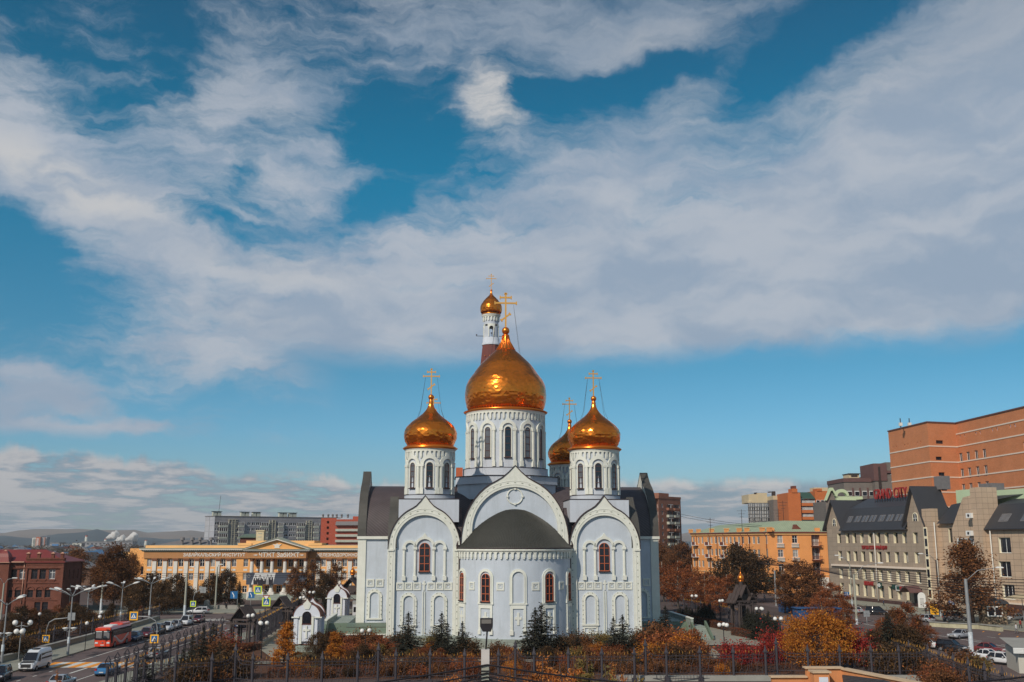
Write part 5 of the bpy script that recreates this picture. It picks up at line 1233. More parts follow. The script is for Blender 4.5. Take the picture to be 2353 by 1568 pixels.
me = text_mesh('АПТЕКА.1', 1.5, mSG, .06, bold=.06); a = [v.co.x for v in me.vertices]; me.transform(Matrix.Scale((u1-u0)*.86/(max(a)-min(a)), 4, (1, 0, 0))); o = obj('sign_lettering', me, so_); o.matrix_local = HM @ Matrix.Translation((u0+(u1-u0)*.08, -1.4, zf(1137)))
for c, y0, y1 in ((400, 17.0, .5), (880, 18.5, 2), (1360, 16.5, 0)):
    s = MB(mPIL); s.M = HM; u = hu(c); s.tube([(u, -1.6 if c > 1300 else -.25, y0), (u, -1.6 if c > 1300 else -.25, y1)], .12, 5); obj('drainpipe', s, ht_)
s = MB(mBRG); s.M = HM; u0, u1 = hu(690, 1510), hu(775, 1510)
s.band([(u0+(u1-u0)*k/8, 3.4+1.3*sin(pi*k/8)) for k in range(9)], [(u0+(u1-u0)*k/8, 3.2+1.2*sin(pi*k/8)) for k in range(9)], -3.2, 0); s.use(mDARKF).box(u0+.8, u1-.8, -.1, .0, 0, 3.3); obj('entrance_canopy', s, ht_)
# ------------------------------------------------------------------ ground, roads, paths
mGND = mat('city ground', lin(84, 71, 68), .95, var=.2, vs=.03, bump=.1, bs=2)
mASP = mat('asphalt', lin(100, 86, 84), .9, var=.16, vs=.22, bump=.1, bs=4)
mPAVE = mat('grey paving', lin(142, 142, 130), .9, var=.12, vs=.3)
mPATH = mat('pale stone paving', lin(150, 146, 132), .9, var=.12, vs=.25, kind='tile', sc=(1.2, 1.2, .03), col2=lin(142, 138, 126)[:3], mortar=lin(118, 114, 104)[:3])
mLAWN = mat('dry lawn', lin(84, 74, 50), .95, var=.25, vs=.5, bump=.4, bs=6)
mLEAFG = mat('leaf littered earth', lin(88, 58, 42), .95, var=.3, vs=.8, bump=.4, bs=5)
mLINE = mat('white road paint', lin(206, 206, 200), .8, var=.12, vs=1.5)
mYEL = mat('yellow road paint', lin(232, 150, 48), .8, var=.1, vs=1.5)
mKERB = mat('concrete kerb', lin(150, 142, 126), .9, var=.15, vs=.8)
mCONC = mat('grey concrete', lin(150, 148, 142), .9, var=.14, vs=.6)
def sheet(name, poly, z, m, solid=False):
    mb = MB(m); mb.add([(x, y, z) for x, y in poly], [tuple(range(len(poly)))]); return structure(name, mb)
def slab(name, poly, z, m, mk=None):
    mb = MB(m); n = len(poly); mb.add([(x, y, z) for x, y in poly], [tuple(range(n))]); mb.use(mk or mKERB)
    mb.add([(x, y, z) for x, y in poly]+[(x, y, 0) for x, y in poly], [(i, n+i, n+(i+1) % n, (i+1) % n) for i in range(n)]); return structure(name, mb)
g = MB(mGND); g.add([(-9000, -300, 0), (9000, -300, 0), (9000, 14000, 0), (-9000, 14000, 0)], [(0, 1, 2, 3)]); structure('ground', g)
sheet('road', [(-55.4, 60), (-43.2, 60), (-43.0, 197.0), (-20, 197), (-20, 210), (-70, 210), (-160, 206), (-160, 190), (-59.5, 195.5), (-57.8, 180), (-57.2, 140), (-55.9, 122)], .004, mASP)
sheet('street', [(80, 90), (95, 90), (91, 118), (85, 150), (79.6, 177), (74, 212), (66, 262), (58, 330), (50, 330), (55, 262), (61, 205), (46.5, 205), (46.5, 118), (58, 112)], .004, mASP)
slab('pavement', [(-58.0, 60), (-55.8, 60), (-56.3, 122), (-57.6, 140), (-58.3, 180), (-60, 195), (-66, 194), (-64.5, 160), (-62.5, 130), (-62, 60)], .13, mPAVE)
slab('sidewalk', [(-43.0, 60), (-39.2, 60), (-40.2, 190), (-43.0, 195)], .13, mPAVE)
slab('far_pavement', [(-160, 206.2), (-70, 210.2), (-20, 210.2), (-20, 222), (-160, 222)], .13, mPAVE)
slab('hotel_pavement', [(80.0, 177), (84.5, 165), (96, 120), (104, 120), (99, 196), (84, 264), (80, 264)], .12, mPAVE)
y_ = MB(mLEAFG); y_.grid(60, 60, lambda s, t: (-38.0+76.5*s, 111.5+85*t, .006+.10*max(0, sin(s*37)*sin(t*41))*(1 if .03 < s < .97 and .03 < t < .97 else 0))); structure('churchyard', y_)
sheet('plaza_path', [(27.0, 146), (33.5, 146), (40, 138), (44, 130), (46, 130), (37.8, 152), (36.6, 170), (33.5, 186), (30.8, 200), (26, 200), (27.5, 176), (26.2, 160)], .125, mPATH)
sheet('front_path', [(-38, 125.2), (-30.2, 124), (-22, 127.8), (-10, 127), (0, 126.2), (20, 126.5), (27, 128), (27.5, 146), (25.8, 146), (24.8, 130.2), (0, 128.6), (-20.5, 130.2), (-28.9, 126.6), (-37.8, 128)], .125, mPATH)
sheet('side_path', [(-35.2, 143), (-29.2, 128), (-27.0, 128.0), (-29.0, 137.5), (-29.6, 150), (-29.0, 158), (-31.4, 182), (-33.4, 200), (-36.8, 200), (-36.8, 168)], .127, mPATH)
sheet('lawn', [(28.2, 131.5), (36, 131), (34, 140), (28.5, 144)], .126, mLAWN)
sheet('small_lawn', [(-29.4, 130), (-23.5, 131), (-23.5, 139), (-28, 137)], .130, mLAWN)
# painted markings
def strip(mb, x0, y0, x1, y1, w, z=.009):
    d = Vector((x1-x0, y1-y0, 0)).normalized(); n_ = Vector((-d.y, d.x, 0))*w/2
    mb.add([(x0-n_.x, y0-n_.y, z), (x0+n_.x, y0+n_.y, z), (x1+n_.x, y1+n_.y, z), (x1-n_.x, y1-n_.y, z)], [(0, 3, 2, 1)])
mk = MB(mLINE)
strip(mk, -53.3, 127.9, -53.9, 146, .16)
for k in range(14): strip(mk, -54.0-.037*k*3.2*1.0, 147+k*3.2, -54.0-.037*(k*3.2+2), 149+k*3.2, .15)
strip(mk, -49.4, 116.3, -49.5, 121.2, .3); strip(mk, -49.6, 128, -51.0, 190, .18); strip(mk, -46.1, 105, -46.4, 121.2, .16); strip(mk, -46.6, 128, -47.6, 185, .16)
for y in (97, 103.4, 110, 113.6, 117.6): strip(mk, -52.25, y, -52.3, y+1.0, .15)
for k in range(8): strip(mk, -58.6+k*.95, 191.3, -58.2+k*.95, 195.8, .42)
strip(mk, -130, 199.2, -60, 201.8, .15); strip(mk, -43, 202.5, -22, 203, .15)
structure('lane_marking', mk)
zb = MB(mLINE); zy = MB(mYEL)
for k in range(14):
    x = -55.6+k*.92
    (zb if k % 2 else zy).add([(x, 121.4, .010), (x+.92, 121.6, .010), (x-.1+.92, 127.0, .010), (x-.1, 126.8, .010)], [(0, 1, 2, 3)])
structure('crossing_white_stripes', zb); structure('crossing_yellow_stripes', zy)
mk = MB(mLINE)
for (a, b), (c, d) in (((61.2, 205), (63, 181.7)), ((63, 181.7), (67.1, 159.7)), ((67.1, 159.7), (70.5, 135)), ((70.5, 135), (76, 112))): strip(mk, a, b, c, d, .2)
for t in range(9): strip(mk, 69.3+t*.9-3, 176-t*7, 69.6+t*.9-3, 173.6-t*7, .14)
for x, y in ((66.5, 192), (68.5, 186), (72.8, 166), (73.5, 160), (74.4, 153)): strip(mk, x, y, x+.3, y-2.2, .13)
structure('street_marking', mk)
mk = MB(mYEL)
for x, y in ((76.9, 168.6), (77.4, 164.2), (78.2, 160.0)): strip(mk, x-.5, y-.8, x+.5, y+.8, .2)
structure('yellow_marking', mk)
mPATCH = mat('tarred road repair', lin(66, 58, 58), .8, var=.15, vs=1)
rp_ = random.Random(9)
for k in range(16):
    x, y = (rp_.uniform(-56, -45), rp_.uniform(104, 205)) if k < 9 else (rp_.uniform(64, 76), rp_.uniform(130, 200)); w_, l_ = rp_.uniform(.5, 1.4), rp_.uniform(1.2, 5)
    sheet('road_repair', [(x, y), (x+w_, y+.1), (x+w_*.95, y+l_), (x-.05, y+l_*.97)], .0065, mPATCH)
for x, y in ((-51.2, 133), (-54.6, 150), (-47.6, 118.5), (70.4, 163), (66, 182)):
    b = MB(mTRIMC := mat('cast iron cover', lin(52, 48, 50), .6, var=.1)); b.cyl(x, y, .0, .012, .36, n=14); structure('manhole_cover', b)
# low walls
def wallthing(name, label, pts, h, th, m, cap=None, cat='wall'):
    t = thing(name, label, cat, (pts[0][0], pts[0][1], 0)); mb = MB(m)
    for (x0, y0), (x1, y1) in zip(pts, pts[1:]):
        an = atan2(y1-y0, x1-x0); L_ = sqrt((x1-x0)**2+(y1-y0)**2); mb.M = Matrix.Translation((-pts[0][0], -pts[0][1], 0)) @ frame_of((x0, y0, 0), an); mb.box(-th*.3, L_+th*.3, -th/2, th/2, 0, h)
        if cap: c0 = mb.cur; mb.use(cap).box(-th*.4, L_+th*.4, -th*.75, th*.75, h, h+.1); mb.cur = c0
    obj('body', mb, t); return t
wallthing('stone_wall', 'low brown stone kerb wall behind the pavement along the left road', [(-61.6, 112), (-62.2, 132), (-63.4, 158), (-64.6, 176), (-66, 192)], .75, .5, mKERB, mCONC)
wallthing('planter_wall', 'pale weathered concrete retaining wall beside the street below the stone kiosk', [(72.6, 178.6), (74.6, 176.2), (78.6, 173.5), (80.0, 169.0)], .75, .6, mat('peeling white concrete', lin(178, 172, 146), .9, var=.2, vs=.8, dirt=.5), mCONC)
wallthing('boundary_wall', 'pale concrete footing wall under the right half of the front fence', [(11, 110.4), (47, 110.4)], .55, .7, mCONC)
wallthing('garden_wall', 'low grey wall with round topped piers before the institute', [(-112, 222.3), (-75, 222.3), (-66, 222.3), (-58, 222.3)], .9, .4, mCONC)
for i, x in enumerate((-104, -97, -90, -83, -72, -66)):
    p = thing('wall_pier', 'round topped grey pier in the low wall before the institute', 'pier', (x, 222.3, 0), group='piers of the institute garden wall'); m_ = MB(mCONC); m_.prism(list(reversed(arch(0, 0, 1.5, .55, 8))), -.35, .35); obj('body', m_, p)
tag(sheet('garden_soil', [(-150, 60), (-62.6, 60), (-62.8, 132), (-66.2, 192), (-150, 186)], .005, mLEAFG), kind='structure')
# hills
mHILL = mat('dry hillside', lin(122, 106, 94), .95, var=.16, vs=.0012); mHILF = mat('wooded hillside', lin(58, 68, 76), .95, var=.2, vs=.004)
from mathutils import noise as NZ
def hills(name, d0, d1, m, prof, seed, amp):
    mb = MB(m)
    def fn(s, t):
        a = radians(-34+68*s); d = d0+(d1-d0)*t; X, Yy = d*sin(a), d*cos(a); hgt = prof(-34+68*s)*.84
        k = sin(min(1, t*1.15)*pi/2)**1.3
        z = hgt*k*(1+.25*NZ.fractal(Vector((X*.0016, Yy*.0016, seed)), .9, 2, 5))+amp*k*NZ.fractal(Vector((X*.0006, Yy*.0006, seed+3)), 1, 2, 5)
        return (X, Yy, max(z, -2) if t > 0 else -3)
    mb.grid(220, 14, fn); structure(name, mb)
def interp(tb):
    def f(a):
        for (x0, z0), (x1, z1) in zip(tb, tb[1:]):
            if x0 <= a <= x1: u = (a-x0)/(x1-x0); u = u*u*(3-2*u); return z0+(z1-z0)*u
        return tb[0][1] if a < tb[0][0] else tb[-1][1]
    return f
k_ = 7000/FPX; deg = lambda cx: math.degrees(math.atan((cx/2.01-2048)/FPX))
HB = [(-34, 60)]+[(deg(c), (440-y)/2.01*k_+14) for c, y in ((0, 372), (100, 374), (230, 356), (400, 350), (560, 354), (700, 352), (850, 350), (950, 344), (1120, 336), (1240, 366), (1350, 356), (1450, 352), (1560, 352), (1700, 366), (2000, 372))]+[(-4, 50), (8, 46), (10.5, 92), (12, 60), (20, 50), (34, 50)]
hills('hills', 4600, 7600, mHILL, interp(HB), 1.7, 14)
k_ = 5200/FPX
HF = [(-34, 40)]+[(deg(c), (452-y)/2.01*k_+8) for c, y in ((0, 400), (120, 396), (240, 412), (330, 420), (430, 400), (560, 384), (700, 376), (850, 352), (930, 378), (1040, 420), (1200, 410), (1400, 425), (1700, 420), (2000, 420))]+[(-4, 20), (34, 20)]
hills('wooded_hills', 3600, 5200, mHILF, interp(HF), 5.1, 8)

# ------------------------------------------------------------------ chapels, porches, steps
mCHW = mat('white blue stucco', lin(210, 214, 224), .8, var=.05, vs=.8, dirt=.15, dirtc=lin(170, 176, 176)[:3])
def chapel(label, x, y, rz=0.0):
    t = thing('shrine', label, 'shrine', (x, y, 0), rz)
    b = MB(mCHW); b.box(-1.36, 1.36, -1.36, 1.36, 1.1, 4.75); obj('body', b, t)
    b = MB(mSTONE); b.box(-1.5, 1.5, -1.5, 1.5, 0, 1.05); obj('plinth', b, t)
    b = MB(mRUST); b.box(-1.56, 1.56, -1.56, 1.56, 1.05, 1.14); obj('flashing', b, t)
    for k in (0, 2):
        M = Matrix.Rotation(k*pi/2, 4, 'Z') @ Matrix.Translation((0, -.2, 0)); g = MB(mCHW); g.M = M
        o = keel_outline(0, 1.78, 4.62, 6.35, 7.0, 20)
        inn = [(-.62, 4.62)]+[(-.62*cos(pi*i/18), 4.7+.62*sin(pi*i/18)) for i in range(1, 18)]+[(.62, 4.62)]
        nn = len(o); inn = [(-.62*cos(pi*i/(nn-1)), 4.72+.62*sin(pi*i/(nn-1))) for i in range(nn)]
        g.band(o, inn, -1.62, -1.36); g.box(-1.72, -1.2, -1.55, -1.36, 1.14, 4.62); g.box(1.2, 1.72, -1.55, -1.36, 1.14, 4.62) if False else g.box(-1.4, -.95, -1.42, -1.16, 1.14, 4.62).box(.95, 1.4, -1.42, -1.16, 1.14, 4.62)
        g.use(mTRIM).band(arch(0, 1.2, 4.72, .92, 14), arch(0, 1.2, 4.72, .62, 14), -1.58, -1.36); g.box(-2.0, -1.0, -1.72, -1.5, 4.5, 4.66); g.box(1.0, 2.0, -1.72, -1.5, 4.5, 4.66)
        g.prism([(-.28, 5.62), (.28, 5.62), (.55, 6.3), (.18, 6.66), (0, 7.0), (-.18, 6.66), (-.55, 6.3)], -1.72, -1.5)
        g.use(mCHW).box(-.6, .6, -1.5, -1.36, 1.5, 3.7); g.use(mTRIM).box(-.11, .11, -1.64, -1.49, 1.9, 3.5); g.box(-.44, .44, -1.635, -1.49, 2.82, 3.06)
        gb_ = obj('gable', g, t)
        c = MB(mRUST); c.M = M; c.band([(px*1.03, z+.07) for px, z in o], [(px, z-.02) for px, z in o], -1.68, -1.25); obj('roof_edge', c, gb_)
        n_ = MB(mGLASS); n_.M = M; n_.prism(list(reversed(arch(0, 3.72, 4.72, .60, 12))), -1.44, -1.38); n_.use(mRUST).box(-.66, .66, -1.6, -1.4, 3.66, 3.74); n_.band(arch(0, 3.74, 4.72, .62, 12), arch(0, 3.74, 4.72, .54, 12), -1.47, -1.42); obj('window', n_, t)
    c = MB(mRUST); o = keel_outline(0, 1.66, 4.62, 6.1, 6.4, 20); c.band(o, [(px*.93, z-.12) for px, z in o], -1.45, 1.45); c.box(-1.75, 1.75, -1.5, 1.5, 4.5, 4.62); obj('roof', c, t)
    for k in (1, 3):
        g = MB(mCHW); g.M = Matrix.Rotation(k*pi/2, 4, 'Z'); g.box(-1.0, -.75, -1.42, -1.34, 1.3, 4.3).box(.75, 1.0, -1.42, -1.34, 1.3, 4.3).box(-.75, .75, -1.42, -1.34, 4.05, 4.3).box(-.55, .55, -1.42, -1.34, 1.5, 3.7); g.use(mTRIM).box(-.08, .08, -1.47, -1.4, 1.9, 3.4); g.box(-.36, .36, -1.465, -1.4, 2.8, 3.0); obj('side_panel', g, t)
    return t
chapel('white keel-arched shrine on a green stone plinth, nearest to the front fence', -27.2, 138.4)
chapel('white keel-arched shrine farther back, beside the church stairs', -31.0, 183.6)
# green lean-to roofs, stairs and terrace beside the church (they belong to the church)
CI = church.matrix_world.inverted() if False else (Matrix.Translation(CO) @ Matrix.Rotation(CR, 4, 'Z')).inverted()
for s in (-1, 1):
    p = MB(mGREEN2); n_ = 8
    f = lambda a, b: (s*(18.3+6.2*a), 12.0-4.6*sin(b*pi/2), 2.35-1.25*(1-cos(b*pi/2)))
    p.grid(6, n_, (lambda a, b: f(a, b)) if s < 0 else (lambda a, b: f(1-a, b))); p.use(mTRIM).box(min(s*18.3, s*24.5), max(s*18.3, s*24.5), 7.2, 7.5, .98, 1.12)
    for q in (18.9, 21.4, 24.2): p.box(s*q-.12, s*q+.12, 7.4, 7.6, 0, 1.0)
    p.use(mDARKF).box(min(s*18.3, s*24.5), max(s*18.3, s*24.5), 8.6, 9.0, 0, 2.0)
    obj('porch_roof', p, church)
    p = MB(mGREEN2); p.add([(s*24.6, 12.2, 2.3), (s*27.4, 12.0, 2.3), (s*27.4, 9.6, .7), (s*24.6, 9.4, .7)], [(0, 1, 2, 3)] if s > 0 else [(3, 2, 1, 0)]); p.use(mSTONE).box(min(s*24.5, s*27.6), max(s*24.5, s*27.6), 12.2, 28, 0, 2.3)
    p.prism([(s*27.6-.2, 0), (s*27.6+.2, 0), (s*27.6+.2, 2.9), (s*27.6-.2, 2.9)], 9, 24); p.use(mTRIM).box(s*27.6-.26, s*27.6+.26, 9, 24, 2.9, 3.02); obj('terrace', p, church)
    p = MB(mSTONE)
    for i in range(9): p.box(min(s*27.7, s*29.6), max(s*27.7, s*29.6), 5.5+i*.42, 12, i*.2, i*.2+.2)
    p.use(mTRIM).prism([(0, 0)]*0, 0, 0) if False else None
    p.use(mGREEN2)
    for q in (27.55, 29.7): p.add([(s*q-.15, 5.0, .5), (s*q+.15, 5.0, .5), (s*q+.15, 9.4, 2.6), (s*q-.15, 9.4, 2.6), (s*q-.15, 5.0, 0), (s*q+.15, 5.0, 0), (s*q+.15, 9.4, 0), (s*q-.15, 9.4, 0)], [(0, 1, 2, 3), (4, 5, 1, 0), (0, 3, 7, 4), (1, 5, 6, 2)])
    obj('stairs', p, church)

# ------------------------------------------------------------------ fences and gates
mIRON = mat('dark grey iron', lin(66, 62, 68), .6, var=.1, spec=.3)
mTIP = mat('gilded spear tip', lin(230, 170, 80), .4, metal=.4, var=.05)
mWOOD = mat('dark stained timber', lin(74, 64, 62), .8, var=.2, vs=1.5)
FM = {}
def panel_mesh(L_, rise0=0.0, rise1=0.0, h=2.95):
    key = (round(L_, 1), rise0, rise1, h)
    if key in FM: return FM[key]
    b = MB(mIRON, mTIP); t = b; n_ = int(L_/.33)
    top = lambda s: h-.35+rise0*max(0, 1-s*2.4)**2+rise1*max(0, 1-(1-s)*2.4)**2
    for k in range(n_):
        s = (k+.5)/n_; x = L_*s; zt = top(s)+(.28 if k % 2 else .2); d = .22*math.sin(s*pi*2) if k % 2 else -.16*math.sin(s*pi*2)
        b.tube([(x, 0, .25), (x, 0, .95), (x+d, 0, 1.3), (x+d, 0, 1.75), (x, 0, 2.1), (x, 0, zt)], .022, 3, cap=False)
        if k % 3 != 2: b.use(mTIP).lathe([(.012, zt), (.032, zt+.1), (.001, zt+.32)], 4, (x, 0)); b.use(mIRON)
    for z in (.3, .85): b.box(0, L_, -.03, .03, z-.03, z+.03)
    pts = [(L_*i/10, 0, top(i/10)) for i in range(11)]; b.tube(pts, .035, 4); b.tube([(x, y, z-.32) for x, y, z in pts], .035, 4)
    FM[key] = b.mesh('railing'); return FM[key]
def post_mesh(h, lantern=False):
    key = ('p', h, lantern)
    if key in FM: return FM[key]
    b = MB(mIRON); b.box(-.22, .22, -.22, .22, 0, .5); b.cyl(0, 0, .5, h-.75, .14, n=8)
    if lantern:
        b.box(-.2, .2, -.2, .2, h-.95, h-.8)
        for i in range(4):
            a, c = pi/4+i*pi/2, pi/4+(i+1)*pi/2; r = .30
            b.tube([(r*cos(a), r*sin(a), h-.8), (r*cos(a)*1.1, r*sin(a)*1.1, h-.5), (0, 0, h)], .035, 4); b.tube([(r*cos(a)*1.1, r*sin(a)*1.1, h-.5), (r*cos(c)*1.1, r*sin(c)*1.1, h-.5)], .03, 3); b.tube([(r*cos(a), r*sin(a), h-.8), (r*1.1*cos(c), r*1.1*sin(c), h-.5)], .02, 3)
    else:
        b.box(-.2, .2, -.2, .2, h-.8, h-.65); b.lathe([(.2, h-.65), (.13, h-.45), (.04, h-.08), (.005, h)], 6, smooth=False)
    FM[key] = b.mesh('post'); return FM[key]
def fence(name, label, pts, tall=(), lantern=False, h=2.95, ph=3.65, z0=0.0):
    t = thing(name, label, 'fence', (pts[0][0], pts[0][1], z0))
    for i, (x, y) in enumerate(pts):
        obj('post', post_mesh(ph+(.7 if i in tall else 0), lantern), t, (x-pts[0][0], y-pts[0][1], 0), R.uniform(0, .3))
        if i < len(pts)-1:
            x1, y1 = pts[i+1]; L_ = sqrt((x1-x)**2+(y1-y)**2); an = atan2(y1-y, x1-x)
            b = panel_mesh(L_-.3, .75 if i in tall else 0.0, .75 if i+1 in tall else 0.0, h)
            obj('railing', b, t, (x-pts[0][0]+.15*cos(an), y-pts[0][1]+.15*sin(an), 0), an)
    return t
FY = 107.6
FPZ = [(-36.6, 101.6), (-33.1, 102.3), (-29.9, 103.6), (-28.2, 105.9), (-26.0, 104.3), (-22.4, 103.8), (-19.1, 104.6), (-15.6, 105.1), (-13.7, 106.4), (-12.0, 107.4), (-8.5, 107.8), (-4.9, 107.5), (-1.4, 107.7), (.35, 108.9), (2.3, 108.5), (5.9, 108.7), (9.4, 108.7), (12.8, 108.7), (14.2, 110.3), (16.3, 109.6), (19.9, 110.0), (23.5, 110.3), (27.0, 110.6), (28.6, 112.2), (31.8, 111.6), (35.2, 111.5), (38.6, 111.6), (41.6, 111.6), (45.0, 112.2)]
fence('iron_fence', 'long dark iron fence with gold spear tips in front of the church shrubs', FPZ, tall=(3, 8, 13, 18, 23))
fence('iron_fence', 'iron fence with gold tips running toward the viewer at the lower right', [(45.0, 112.2), (44.3, 107.6), (44.0, 103.6), (43.7, 99.6), (43.6, 96.0), (43.6, 92.6), (43.9, 88.4)], lantern=False)
fence('iron_fence', 'iron fence with lantern topped posts along the left road', [(-37.0, 95.2), (-37.4, 98.4), (-37.7, 101.6), (-37.9, 104.6), (-38.1, 107.8), (-38.3, 111), (-38.5, 114.2), (-38.7, 117.4), (-38.9, 120.6), (-39.1, 123.8), (-39.3, 127), (-39.5, 130.2), (-39.8, 133.6), (-40.0, 137), (-40.2, 140.4), (-40.4, 143.8)], lantern=True, ph=4.2, h=3.0)
fence('iron_fence', 'dark iron fence of the left garden behind the low stone wall', [(-62.5-.0525*(y-112), y) for y in range(100, 196, 5)], ph=3.0, h=2.4)
fence('iron_fence', 'iron fence on a stepped concrete base beside the path to the shrines', [(-35.3, 143.2), (-35.9, 148), (-36.3, 152.8), (-36.8, 157.6), (-37.3, 162.4), (-37.8, 167.2), (-38.3, 172), (-38.8, 176.8), (-39.3, 181.6), (-39.8, 186.4), (-40.3, 191.2), (-40.8, 196)], ph=3.5, h=3.1, z0=.55)
fence('iron_fence', 'iron fence of the outer line behind the smaller timber gates on the left', [(-40.2, 160.5), (-40.5, 165.3), (-40.8, 170.0), (-41.3, 176), (-41.6, 182), (-42.0, 188), (-42.4, 194), (-42.8, 200)], ph=3.7, h=3.2)
fence('iron_fence', 'iron fence with gold tips beyond the dark spruces right of the church', [(38.8, 172), (38.6, 177), (38.3, 182), (37.8, 187), (37.0, 192), (36.2, 197), (35.4, 202), (34.6, 207)], ph=3.5, h=3.0)
fence('iron_fence', 'iron fence between the timber gate and the parking lot on the right', [(39.4, 166.5), (40.6, 160), (41.8, 154), (43.0, 148), (44.0, 142), (44.8, 136), (45.2, 130), (45.3, 124), (45.2, 118), (45.0, 112.2)], ph=3.5, h=3.0)
st = thing('fence_base', 'stepped concrete base blocks under the fence beside the shrine path', 'wall', (-35.0, 142.4, 0))
for i in range(14):
    b = MB(mKERB); y = i*3.4; b.box(-.40-i*.355, .3-i*.355, y, y+3.3, 0, .52); obj('block', b, st)
def timber_gate(label, x, y, rz, w=3.0, d=2.0, h=3.5, tower=False):
    t = thing('timber_gate', label, 'gate', (x, y, 0), rz)
    for sx_ in (-1, 1):
        for sy in (-1, 1):
            b = MB(mWOOD); b.cyl(sx_*w/2, sy*d/2, 0, h, .2, n=8); b.cyl(sx_*(w/2-.42), sy*d/2, 0, h, .13, n=6); obj('post', b, t)
    for sy in (-1, 1):
        b = MB(mWOOD); b.box(-w/2-.8, w/2+.8, sy*d/2-.16, sy*d/2+.16, h-.55, h-.3); b.box(-w/2-.9, w/2+.9, sy*d/2-.18, sy*d/2+.18, h, h+.25); obj('beam', b, t)
    def roofpair(mb, hw, zb, zp, y0, y1, cx=0.0):
        n_ = 3
        for s in (-1, 1):
            for k in range(n_):
                a0 = y0+(y1-y0)*k/n_+.05; a1 = y0+(y1-y0)*(k+1)/n_-.05
                mb.add([(cx+s*hw*1.12, a0, zb-.3), (cx+s*hw*1.12, a1, zb-.3), (cx, a1, zp), (cx, a0, zp), (cx+s*hw*1.12, a0, zb-.46), (cx+s*hw*1.12, a1, zb-.46), (cx, a1, zp-.18), (cx, a0, zp-.18)], [(0, 1, 2, 3), (4, 7, 6, 5), (0, 3, 7, 4), (1, 5, 6, 2), (0, 4, 5, 1)])
            mb.box(min(cx+s*hw*1.0, cx+s*hw*1.5), max(cx+s*hw*1.0, cx+s*hw*1.5), y0, y1, zb-.48, zb-.33)
    b = MB(mWOOD)
    if not tower: roofpair(b, w*.42, h+.6, h+1.95, -d/2-.5, d/2+.5)
    else:
        for s in (-1, 1): roofpair(b, w*.30, h+.3, h+1.4, -d/2-.3, d/2+.3, s*w*.52)
        roofpair(b, w*.36, h+1.2, h+2.75, -d/2-.4, d/2+.4); b.box(-w*.3, w*.3, -d*.3, d*.3, h, h+1.2)
    ro = obj('roof', b, t)
    if tower:
        q = MB(mWOOD); q.cyl(0, 0, h+2.3, h+3.4, .3, .36, 8); obj('neck', q, ro)
        q = MB(mGOLDS); q.lathe([(.48, h+3.3), (.5, h+3.38)]+[(.55*r, h+3.4+.55*(z+2.3)*.32) for r, z in DOME], 16); q.ball((0, 0, h+5.1), .09, 8); q.box(-.025, .025, -.025, .025, h+5.1, h+5.7); q.box(-.16, .16, -.02, .02, h+5.4, h+5.46); obj('onion_dome', q, ro)
    else:
        q = MB(mIRON)
        for k in range(9): xx = -w*.34+w*.68*k/8; q.tube([(xx, -d/2, h-.1), (xx, -d/2, h+.3+1.2*(1-abs(xx)/(w*.42)))], .03, 3)
        obj('gable_grille', q, t)
    obj('gate_leaf', panel_mesh(w-1.3, 0, 0, 2.9), t, (-(w-1.3)/2, 0, 0))
    q = MB(mIRON); q.tube([(-(w-1.3)/2, 0, 2.6), (0, 0, 3.5), ((w-1.3)/2, 0, 2.6)], .05, 4); obj('gate_arch', q, t)
    return t
timber_gate('nearest timber gate with steep slatted roof at the end of the roadside fence', -37.9, 146.2, radians(-18))
timber_gate('second timber gate with slatted roof behind the first, toward the institute', -38.5, 172.5, radians(-12))
timber_gate('tall timber gate topped by a small gold onion right of the church', 38.3, 171.3, radians(28), 2.8, 1.9, 4.6, True)
timber_gate('distant timber gate with small gold onion behind the left flank of the church', -31.8, 204, radians(-12), 4.4, 2.6, 4.6, True)

# ------------------------------------------------------------------ lamps, poles, signs
mGALV = mat('galvanised pole', lin(146, 148, 150), .5, metal=.2, var=.12, vs=2)
mPOLE = mat('concrete pole', lin(160, 160, 148), .85, var=.14, vs=1.5)
mBLK = mat('black painted metal', lin(42, 38, 42), .5, var=.08)
mGLOBE = mat('opal lamp globe', lin(228, 226, 222), .25, var=.03)
mHEAD = mat('white lamp head', lin(222, 222, 220), .4, var=.03)
mPAPER = mat('torn paper notices', lin(196, 204, 210), .9, var=.3, vs=5)
def globe_lamp(label, sx_, sy_, n_, zg=4.3, rz=0.0, gr='globe lamps in the churchyard'):
    p = on_ground(sx_, sy_, zg); t = thing('globe_lamp', label, 'lamp', (p.x, p.y, 0), rz, gr)
    b = MB(mBLK); b.cyl(0, 0, 0, .8, .11, .08, 8); b.cyl(0, 0, .8, zg-.1, .055, n=8); b.ball((0, 0, zg-.55), .12, 8)
    obj('pole', b, t)
    for k in range(n_):
        a = 2*pi*k/n_+.3; x, y = .52*cos(a), .52*sin(a); a_ = MB(mBLK); a_.tube([(0, 0, zg-.55), (x*.6, y*.6, zg-.5), (x, y, zg-.22)], .035, 5); o = obj('arm', a_, t)
        g = MB(mGLOBE); g.ball((x, y, zg), .27, 16); obj('globe', g, o)
def S13(x, y): return 2700+x/4.706, 2250+y/4.706
def S11(x, y): return 780+x/4.9, 2330+y/4.9
def S12(x, y): return 1160+x/4.238, 2330+y/4.238
def S3(x, y): return x/2.01, 1950+y/2.01
def S4(x, y): return 700+x/2.01, 1950+y/2.01
def S7(x, y): return 3296+x/2.614, 2130+y/2.614
def S9(x, y): return x/5.6, 2450+y/5.6
